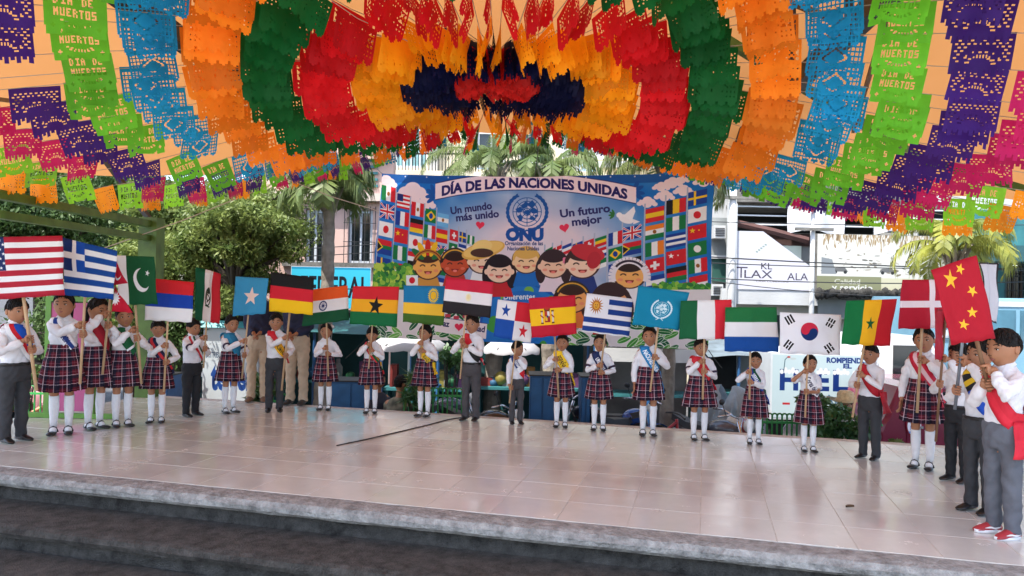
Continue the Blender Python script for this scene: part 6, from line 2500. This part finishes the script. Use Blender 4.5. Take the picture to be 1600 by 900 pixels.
# white parasols
for (px, py, D, r, lab) in ((640, 512, 12.4, .62, 'white parasol behind the girl with the yellow sash end'), (800, 520, 13.2, .5, 'pale parasol behind the boy with the quartered flag')):
    c = P(px, py, D)
    t = thing('parasol', lab, 'parasol', (c.x, D, PZ))
    q = MB()
    n = 24
    q.loft([[(c.x + rr * r * math.cos(2 * PI * j / n), D + rr * r * math.sin(2 * PI * j / n), c.z - dz + (.03 * (rr > .9) * -abs(math.sin(j * PI / 3)))) for j in range(n)] for rr, dz in ((.03, 0), (.35, .06), (.7, .15), (1.0, .27), (1.0, .34))], cap=False)
    q.build('canopy', M('white_canvas', (.48, .48, .5), .8, .06, 4, trans=.3), t, smooth=True)
    q = MB()
    q.tube([(c.x, D, PZ), (c.x, D, c.z + .05)], .02, 8)
    q.build('pole', frame_w, t)
    q = MB()
    for j in range(6):
        q.tube([(c.x, D, c.z - .02), (c.x + r * math.cos(j * PI / 3), D + r * math.sin(j * PI / 3), c.z - .27)], .006, 4)
    q.build('ribs', iron, t)

# blue metal cabinets
for (px0, py0, px1, py1, D, lab) in ((516, 597, 582, 660, 11.4, 'blue metal cabinet behind the girl with the pale ribbon'), (828, 588, 866, 690, 11.0, 'blue metal cabinet between the quartered and the coat of arms flags'), (212, 588, 262, 660, 11.6, 'blue metal cabinet behind the small girl at the left'), (908, 590, 922, 680, 11.0, 'narrow blue cabinet left of the girl with the navy sash')):
    x0, x1, z0, z1 = fr(px0, py0, px1, py1, D)
    t = thing('metal_cabinet', lab, 'cabinet', ((x0 + x1) / 2, D, PZ))
    q = MB()
    q.box(((x0 + x1) / 2, D + .25, (PZ + z1) / 2), (x1 - x0, .5, z1 - PZ))
    q.build('body', blue_p, t)
    q = MB()
    for k in (0, 1):
        w_ = (x1 - x0) / 2
        q.box((x0 + w_ * (k + .5), D - .008, (PZ + z1) / 2), (w_ - .03, .014, z1 - PZ - .06))
    q.build('door', M('blue_door', (.022, .10, .24), .45, .2, 4), t)
    q = MB()
    q.box(((x0 + x1) / 2, D + .25, z1 + .012), (x1 - x0 + .04, .54, .02))
    q.build('top', iron, t)

# crumpled plastic cover over a cart
c0 = P(1140, 590, 11.2)
q = MB()


def cover(u, v):
    th, ph = PI * (.02 + .5 * v), 2 * PI * u
    r = 1 + .09 * math.sin(ph * 7 + v * 5) + .06 * math.sin(ph * 13 + v * 9)
    s_ = math.sin(th) ** .55
    z = PZ + .04 + (1.12 - .12 * math.sin(ph * 2)) * max(0, math.cos(th)) ** .6
    return (c0.x + .52 * r * s_ * math.cos(ph), 11.3 + .42 * r * s_ * math.sin(ph), z)


q.grid(cover, 60, 20)
tag(q.build('plastic_cover', plast, smooth=False), 'crumpled clear plastic sheet wrapped over a cart behind the girl with the red sash', 'plastic sheet')


# ---- motorbikes
def motorbike(loc, rz, col, label):
    t = thing('motorbike', label, 'motorbike', loc, 'motorbikes parked behind the stage', rz)
    pm_ = M('bike_paint_' + col[0], col[1], .25, .1, 8, coat=.6)
    for x in (-.62, .62):
        q = MB()
        n = 22
        rings = []
        for j in range(n + 1):
            a = 2 * PI * j / n
            rings.append([(x + (.27 + .045 * math.cos(b)) * math.cos(a), .05 * math.sin(b), .315 + (.27 + .045 * math.cos(b)) * math.sin(a)) for b in np.linspace(0, 2 * PI, 9)[:-1]])
        q.loft(rings, cap=False)
        wh = q.build('wheel', rubber, t, smooth=True, world=False)
        q = MB()
        for k in range(6):
            a = PI * k / 6
            q.tube([(x - .25 * math.cos(a), 0, .315 - .25 * math.sin(a)), (x + .25 * math.cos(a), 0, .315 + .25 * math.sin(a))], .011, 5)
        q.tube([(x, -.07, .315), (x, .07, .315)], .045, 10)
        q.build('rim', chrome, wh, world=False)
        q = MB()
        q.loft([[(x + r * math.cos(a), y, .315 + r * math.sin(a)) for a, r in [(aa, .345) for aa in np.linspace(.5, 2.5, 9)] + [(aa, .335) for aa in np.linspace(2.5, .5, 9)]] for y in (-.06, .06)])
        q.build('mudguard', pm_, t, smooth=True, world=False)
    q = MB()
    q.ell((.12, 0, .80), (.26, .13, .13), 14, 9)
    q.build('tank', pm_, t, smooth=True, world=False)
    q = MB()
    q.loft([[(x, y, z) for y, z in ((-w_, zz), (w_, zz), (w_ * .85, zz + .09), (-w_ * .85, zz + .09))] for x, w_, zz in ((-.72, .08, .82), (-.45, .13, .74), (-.15, .13, .72), (.02, .08, .76))])
    q.build('saddle', black, t, world=False)
    q = MB()
    q.box((0, 0, .38), (.34, .24, .26), top=.85)
    q.ell((.06, 0, .55), (.10, .10, .13), 10, 7)
    q.build('engine', M('engine_grey', (.09, .09, .095), .45, .3, 14, metal=.6), t, world=False)
    q = MB()
    for p in (((.38, 0, .88), (.12, 0, .66), (-.3, 0, .62), (-.72, 0, .72)), ((.38, 0, .82), (.2, 0, .3), (-.2, 0, .26), (-.62, 0, .315)), ((-.3, .1, .62), (-.6, .1, .315)), ((-.3, -.1, .62), (-.6, -.1, .315))):
        q.tube(p, .022, 6)
    q.build('frame', iron, t, world=False)
    q = MB()
    for s in (-1, 1):
        q.tube([(.62, s * .08, .315), (.40, s * .08, .95)], .022, 7)
        q.tube([(.40, s * .05, .98), (.36, s * .2, 1.04), (.28, s * .36, 1.02)], .014, 6)
    q.build('fork', chrome, t, smooth=True, world=False)
    q = MB()
    q.ell((.52, 0, .90), (.07, .09, .09), 12, 8)
    q.build('headlight', M('lamp_glass', (.6, .62, .6), .1), t, smooth=True, world=False)
    for s in (-1, 1):
        q = MB()
        q.tube([(.36, s * .28, 1.03), (.33, s * .33, 1.20)], .006, 5)
        q.ell((.33, s * .34, 1.22), (.02, .06, .04), 8, 6)
        q.build('mirror', iron, t, smooth=True, world=False)
    q = MB()
    q.tube([(.1, -.14, .3), (-.3, -.17, .26), (-.8, -.17, .36)], [.025, .04, .045], 9)
    q.build('exhaust', chrome, t, smooth=True, world=False)
    return t


mb_pos = [(762, 610, 10.7, -.5, ('black', (.015, .015, .017)), 'black motorbike right of the tallest boy'), (984, 610, 11.0, .7, ('blue', (.02, .06, .22)), 'dark blue motorbike behind the girl with the navy sash'), (1120, 618, 10.3, -.9, ('grey', (.07, .08, .10)), 'grey motorbike by the plastic covered cart'),
          (930, 612, 11.3, 2.6, ('black', (.015, .015, .017)), 'black motorbike behind the girl with the yellow lettered sash'), (1165, 612, 10.6, -2.2, ('red', (.25, .02, .02)), 'red motorbike half hidden by the small girl with the blue sash'), (690, 600, 11.8, .4, ('grey', (.07, .08, .10)), 'grey motorbike behind the green hooped fence')]
for px, py, D, rz, col, lab in mb_pos:
    c = P(px, py, D)
    motorbike((c.x, D, PZ), rz, col, lab)

# red cargo tricycle frame beside the dark palm trunk
c = P(1005, 650, 10.2)
t = thing('tricycle', 'red framed tricycle parked left of the dark palm trunk', 'tricycle', (c.x, 10.2, PZ), None, .25)
redp = M('red_frame_paint', (.30, .03, .04), .35, .15, 8)
q = MB()
for p in (((-.7, 0, .5), (-.1, 0, .42), (.5, 0, .62)), ((-.7, 0, .5), (-.55, 0, .75)), ((.5, 0, .9), (.56, 0, .3)), ((-.1, 0, .42), (.5, 0, .86)), ((-.9, .3, .42), (-.9, -.3, .42)), ((-.9, -.3, .42), (-.1, -.05, .42))):
    q.tube(p, .022, 6)
q.build('frame', redp, t, smooth=True, world=False)
for (x, y) in ((.56, 0), (-.9, .3), (-.9, -.3)):
    q = MB()
    q.loft([[(x + (.28 + .022 * math.cos(b)) * math.cos(a), y + .022 * math.sin(b), .31 + (.28 + .022 * math.cos(b)) * math.sin(a)) for b in np.linspace(0, 2 * PI, 7)[:-1]] for a in np.linspace(0, 2 * PI, 23)], cap=False)
    wh = q.build('wheel', rubber, t, smooth=True, world=False)
    q = MB()
    for k in range(7):
        a = PI * k / 7
        q.tube([(x - .27 * math.cos(a), y, .31 - .27 * math.sin(a)), (x + .27 * math.cos(a), y, .31 + .27 * math.sin(a))], .004, 4)
    q.build('spokes', chrome, wh, world=False)
q = MB()
q.tube([(.48, -.28, .95), (.5, -.1, .98), (.5, .1, .98), (.48, .28, .95)], .014, 6)
q.build('handlebar', iron, t, world=False)
q = MB()
q.ell((-.55, 0, .80), (.14, .08, .04), 10, 6)
q.build('saddle', black, t, smooth=True, world=False)

# ---- phone kiosk with blue lettering
x0, x1, z0, z1 = fr(316, 512, 402, 560, 12.4)
t = thing('phone_kiosk', 'white and blue phone kiosk lettered telcel behind the girl with the teal shoulder sash', 'kiosk', ((x0 + x1) / 2, 12.4, PZ))
q = MB()
q.box(((x0 + x1) / 2, 12.75, (PZ + .62 + z1) / 2), (x1 - x0, .6, z1 - PZ - .62))
q.build('cabin', white_w, t)
q = MB()
q.box(((x0 + x1) / 2, 12.75, PZ + .31), (x1 - x0 + .04, .64, .62))
q.build('base', blue_p, t)
q = MB()
q.loft([[(x0 - .06, y, z) for y, z in ((12.36, z1), (13.1, z1), (13.05, z1 + .10), (12.45, z1 + .10))], [(x1 + .06, y, z) for y, z in ((12.36, z1), (13.1, z1), (13.05, z1 + .10), (12.45, z1 + .10))]])
q.build('roof', M('teal_roof', (.05, .25, .28), .5), t)
im = Img(400, 240, (226, 236, 240))
im.text('DISTRIBUIDOR AUTORIZADO', 20, 92, 26, (60, 80, 110), width=360).text('telcel', 60, 190, 120, (18, 74, 160), width=280, bold=.04)
q = MB()
q.grid(lambda u, v: (x0 + (x1 - x0) * u, 12.444, PZ + .64 + (z1 - PZ - .66) * v), 4, 3)
q.build('printed_face', MI('kiosk_print', im.image('kiosk_print', .72), .5), t)

# ---- ice truck
xa, xb, za, zb_ = fr(1204, 553, 1372, 660, 13.0)
t = thing('ice_truck', 'white box truck lettered ROMPIENDO EL HIELO in navy with snow capped letters', 'truck', ((xa + xb) / 2, 13, GZ))
za = GZ + .62
q = MB()
q.box(((xa + xb) / 2, 14.0, (za + zb_) / 2), (xb - xa, 1.98, zb_ - za))
q.build('cargo_box', frame_w, t)
q = MB()
q.box(((xa + xb) / 2, 14.0, za - .08), (xb - xa - .1, 1.2, .14))
q.build('chassis', iron, t)
im = Img(840, 540, (206, 232, 238))
X_ = lambda px: (px - 1204) * 5
Y_ = lambda py: (py - 553) * 4.55
nv = (16, 54, 130)
im.text('ROMPIENDO', X_(1291), Y_(566), 62, nv, width=330, bold=.05).text('EL', X_(1318), Y_(576), 54, nv, width=70, bold=.05)
for ch, p0, p1 in (('H', 1216, 1246), ('I', 1256, 1268), ('E', 1276, 1296), ('L', 1302, 1328), ('O', 1333, 1364)):
    im.text(ch, X_(p0), Y_(618), 240, nv, width=X_(p1) - X_(p0), bold=.04)
    w_ = (p1 - p0)
    for k in range(5):
        im.ell(X_(p0 + w_ * (k + .5) / 5), Y_(580) + (10 if k % 2 else 22), 16, 20 + 8 * (k % 2), (246, 250, 252))
im.text('Ag.', X_(1288), Y_(645), 120, (90, 130, 160), width=150, bold=.01)
im.line([(X_(1222), Y_(585)), (X_(1224), Y_(562)), (X_(1229), Y_(556))], 7, (80, 110, 120)).ell(X_(1230), Y_(557), 14, 9, (190, 90, 90)).ell(X_(1237), Y_(560), 26, 9, (200, 214, 216))
im.rect(X_(1221), Y_(643), X_(1233), Y_(647), (200, 40, 50))
q = MB()
q.grid(lambda u, v: (xa + .03 + (xb - xa - .06) * u, 13.004, za + .03 + (zb_ - za - .06) * v), 6, 4)
q.build('printed_side', MI('truck_print', im.image('truck_print', .78), .4), t)
for x in (xa + .45, xb - .6):
    q = MB()
    q.wheel((x, 13.25, GZ + .38), .38, .24, n=22)
    wh = q.build('wheel', rubber, t, smooth=True)
    q = MB()
    q.wheel((x, 13.12, GZ + .38), .2, .03, n=16)
    q.build('hub', chrome, wh)
q = MB()
q.prism([(xb + .05, GZ + .5), (xb + 1.55, GZ + .5), (xb + 1.6, GZ + 1.2), (xb + 1.25, GZ + 1.35), (xb + .95, GZ + 2.1), (xb + .05, GZ + 2.1)], 13.1, 14.8)
q.build('cab', M('truck_cab_white', (.6, .62, .64), .3, .05, 3, coat=.4), t)
q = MB()
q.prism([(xb + .3, GZ + 1.35), (xb + 1.1, GZ + 1.35), (xb + .9, GZ + 1.95), (xb + .3, GZ + 1.95)], 13.085, 13.11)
q.build('cab_window', glass_d, t)

# ---- maroon car
c = P(1372, 640, 11.0)
X0 = c.x
zr = P(1410, 600, 11.0).z
t = thing('maroon_car', 'maroon car with tinted side windows and a round sticker on its door', 'car', (X0 + 2.2, 11.0, GZ))
mar = M('maroon_car_paint', (.16, .012, .035), .25, .12, 2, coat=.8)
hgt = zr - GZ
zz = lambda f: GZ + hgt * f
prof = [(0.0, .28), (.02, .52), (.06, .60), (.12, .66), (.32, .97), (.55, 1.0), (1.9, 1.0), (2.35, .95), (2.95, .66), (4.1, .58), (4.3, .46), (4.32, .24), (3.9, .2), (.3, .2)]
q = MB()
n = len(prof)
rings = []
for yy, ins in ((11.0, .06), (11.06, 0.0), (12.5, 0.0), (12.6, .06)):
    rings.append([(X0 + x + (ins if x < 2 else -ins), yy, zz(f) - ins * (f > .7)) for x, f in prof])
q.loft(rings)
q.build('body', mar, t)
for x0, x1, s0, s1 in ((.36, 1.0, .14, 0), (1.06, 1.62, 0, 0), (1.68, 2.35, 0, .38)):
    q = MB()
    q.prism([(X0 + x0 - s0 * .2, zz(.66)), (X0 + x1 + s1, zz(.66)), (X0 + x1, zz(.93)), (X0 + x0 + s0, zz(.93))], 10.982, 11.03)
    q.build('window', glass_d, t)
for x0, x1 in ((.42, 1.35), (1.36, 2.4)):
    q = MB()
    q.box((X0 + (x0 + x1) / 2, 10.993, zz(.43)), (x1 - x0 - .015, .02, hgt * .42))
    d_ = q.build('door', mar, t)
    q = MB()
    q.box((X0 + x0 + .15, 10.972, zz(.58)), (.16, .03, .035))
    q.build('handle', chrome, d_)
im = Img(160, 160, (120, 16, 40))
im.ell(80, 84, 66, 62, (236, 240, 246)).ell(80, 60, 40, 26, (40, 90, 180)).rect(40, 96, 120, 112, (60, 120, 200)).rect(30, 120, 130, 132, (80, 150, 210)).rect(56, 4, 104, 22, (230, 236, 242)).text('AGUA', 42, 92, 40, (20, 60, 140), width=76, bold=.04)
sx0, sx1, sz0, sz1 = fr(1416, 645, 1442, 684, 10.97)
q = MB()
q.ell(((sx0 + sx1) / 2, 10.978, (sz0 + sz1) / 2), ((sx1 - sx0) / 2, .004, (sz1 - sz0) / 2), 20, 8)
q.has_uv = True
q.uv = [((v[0] - sx0) / (sx1 - sx0), (v[2] - sz0) / (sz1 - sz0)) for v in q.v]
q.build('round_sticker', MI('sticker_print', im.image('sticker_print'), .4), t)
for x in (.75, 3.5):
    q = MB()
    q.wheel((X0 + x, 11.08, GZ + .32), .32, .22, n=22)
    wh = q.build('wheel', rubber, t, smooth=True)
    q = MB()
    q.wheel((X0 + x, 10.975, GZ + .32), .2, .03, n=16)
    q.build('rim', chrome, wh)

# ---- pale blue bus at the far right
x0, x1, z0, z1 = fr(1445, 468, 1900, 600, 15)
t = thing('bus', 'pale blue bus with white reflections on its glass behind the children at the right', 'bus', ((x0 + x1) / 2, 15, GZ))
busp = M('pale_blue_bus_paint', (.16, .32, .42), .3, .1, 2, coat=.5)
q = MB()
q.loft([[(x0 + a, y, z) for y, z in ((15 + b, GZ + .35), (15, GZ + .8), (15, z1 - .15), (15.1, z1), (17.2, z1), (17.3, z1 - .15), (17.3, GZ + .35))] for a, b in ((0, .05), (.08, 0), (x1 - x0 - .08, 0), (x1 - x0, .05))])
q.build('body', busp, t)
q = MB()
q.box(((x0 + x1) / 2, 14.992, z1 - .12), (x1 - x0 - .2, .02, .10))
q.build('roof_band', frame_w, t)
k = 0
xx = x0 + .2
while xx < x1 - .8:
    q = MB()
    q.box((xx + .4, 14.99, z1 - .55), (.74, .03, .62))
    w_ = q.build('window', M('bus_glass', (.06, .16, .22), .08, .4, 1.2, spec=.7), t)
    q = MB()
    if k % 2 == 0:
        q.prism([(xx + .12, z1 - .35), (xx + .66, z1 - .35), (xx + .66, z1 - .43), (xx + .28, z1 - .74), (xx + .7, z1 - .74), (xx + .7, z1 - .82), (xx + .1, z1 - .82), (xx + .1, z1 - .76), (xx + .5, z1 - .43), (xx + .12, z1 - .43)], 14.968, 14.973)
        q.build('letter', frame_w, w_)  # white Z-shaped reflection built as a flat shape on the pane
    xx += .84
    k += 1
for x in (x0 + 1.0, x1 - 1.4):
    q = MB()
    q.wheel((x, 15.1, GZ + .42), .42, .26, n=22)
    q.build('wheel', rubber, t, smooth=True)

# ---- pink board with a green frame at the back left of the stage
c0, c1 = G(64, 655), G(140, 655)
t = thing('pink_board', 'pink display board in a green frame standing on the stage behind the girls', 'board', ((c0.x + c1.x) / 2, c0.y + .1, 0))
zt_ = P(100, 470, c0.y + .1).z
yb_ = c0.y + .1
q = MB()
q.box(((c0.x + c1.x) / 2, yb_, zt_ / 2 + .03), (c1.x - c0.x - .06, .03, zt_ - .1))
q.build('panel', M('pink_panel', (.46, .11, .26), .7, .12, 2), t)
for x in (c0.x, c1.x):
    q = MB()
    q.box((x, yb_, zt_ / 2), (.06, .05, zt_))
    q.build('upright', M('bright_green_paint', (.12, .30, .05), .5, .15, 5), t)
for zz_ in (zt_ + .02, .03):
    q = MB()
    q.box(((c0.x + c1.x) / 2, yb_, zz_), (c1.x - c0.x + (.5 if zz_ < .1 else .06), .055, .05))
    q.build('rail', M('bright_green_paint', (.12, .30, .05), .5, .15, 5), t)


# ---- people sitting and standing behind the stage
def seated(px, D, label, shirt, trs, hat=False, face=0.0, zseat=.45, H=1.65, seed=0, stool=True):
    c = P(px, 600, D)
    t = thing('person', label, 'person', (c.x, D, PZ), 'people behind the stage', R(face))
    q = MB()
    q.loft([oval(z, a_, b_) for z, a_, b_ in ((zseat, .16, .13), (zseat + .2, .16, .12), (zseat + .42, .20, .12), (zseat + .52, .15, .09), (zseat + .56, .06, .06))])
    q.tube([(0, 0, zseat + .52), (0, -.02, zseat + .68)], .055, 10)
    for s in (-1, 1):
        q.tube([(s * .10, -.02, zseat + .06), (s * .14, -.42, zseat + .06), (s * .15, -.45, zseat - .05), (s * .15, -.42, .06)], [.085, .07, .06, .045], 10, 0, True)
        q.tube([(s * .15, -.42, .05), (s * .17, -.58, .035)], .04, 8, 0, True)
        q.tube([(s * .20, 0, zseat + .46), (s * .27, -.08, zseat + .24), (s * .16, -.30, zseat + .12)], [.055, .045, .035], 9, 0, True)
    b = q.build('body', [skin_m, lip_m, eyew_m, eyed_m], t, world=False)
    later(b, .016, 3)
    ex = MB()
    hc_ = V((0, -.03, zseat + .76))
    add_head(ex, hc_, 1.28, Matrix.Identity(3))
    for s in (-1, 1):
        add_loose_hand(ex, V((s * .16, -.30, zseat + .12)), V((-s * .3, -1, -.25)), 1.4, s)
    EXTRA[b.name] = ex
    q = MB()
    add_hair(q, hc_, 1.28, Matrix.Identity(3), 'boy', seed)
    q.build('hair', hair_m, t, smooth=True, world=False)
    q = MB()
    q.loft([oval(z, a_, b_) for z, a_, b_ in ((zseat - .02, .185, .15), (zseat + .2, .18, .14), (zseat + .42, .22, .135), (zseat + .53, .16, .10), (zseat + .57, .07, .07))])
    for s in (-1, 1):
        q.tube([(s * .20, 0, zseat + .46), (s * .245, -.05, zseat + .30), (s * .26, -.09, zseat + .22)], [.075, .07, .068], 10)
    later(q.build('shirt', shirt, t, world=False), .016, 2)
    q = MB()
    for s in (-1, 1):
        q.tube([(s * .09, .02, zseat + .05), (s * .14, -.42, zseat + .06), (s * .15, -.46, zseat - .05), (s * .15, -.42, .10)], [.11, .09, .08, .07], 10)
    later(q.build('trousers', trs, t, world=False), .016, 2)
    if hat:
        q = MB()
        n = 24
        q.loft([[(r * math.cos(2 * PI * j / n), -.03 + r * math.sin(2 * PI * j / n), zseat + .79 + z + .02 * math.cos(4 * PI * j / n) * (r > .15)) for j in range(n)] for r, z in ((.24, .045), (.20, .03), (.115, .035), (.105, .13), (.07, .16), (.01, .165))])
        q.build('straw_hat', M('straw', (.52, .42, .24), .8, .2, 40, bump=.4, bscale=60), t, smooth=True, world=False)
    if stool:
        s_ = thing('stool', 'blue plastic stool under the ' + label.split(' behind')[0].split(' sitting')[0], 'stool', (c.x, D, PZ), 'stools behind the stage', R(face))
        q = MB()
        q.box((0, .02, zseat - .06), (.34, .34, .04), top=.95)
        q.build('seat', blue_p, s_, world=False)
        for a_, b_ in ((-1, -1), (1, -1), (1, 1), (-1, 1)):
            q = MB()
            q.tube([(a_ * .16, b_ * .16 + .02, 0), (a_ * .13, b_ * .13 + .02, zseat - .08)], .018, 6)
            q.build('leg', blue_p, s_, world=False)
    return t


camo = M('camouflage_cloth', (.05, .05, .035), .9, .3, 9, col2=(.22, .2, .14), detail=1)
seated(624, 11.1, 'person in camouflage jacket sitting behind the stage left of the green fence', camo, trs_black, face=150, seed=41)
seated(1322, 9.9, 'person in a pale straw hat sitting behind the leafy shrub', M('pale_check_shirt', (.45, .46, .42), .8, .2, 12), trs_grey, hat=True, face=-30, seed=42)
seated(590, 11.6, 'person in a dark shirt sitting behind the girl with the black star flag', M('dark_shirt', (.03, .03, .04), .8), trs_black, face=60, seed=43)
seated(60, 11.8, 'person in a pink shirt sitting behind the pink board at the left', M('pink_shirt', (.5, .25, .28), .8), trs_black, face=-20, seed=44)
bake_all()
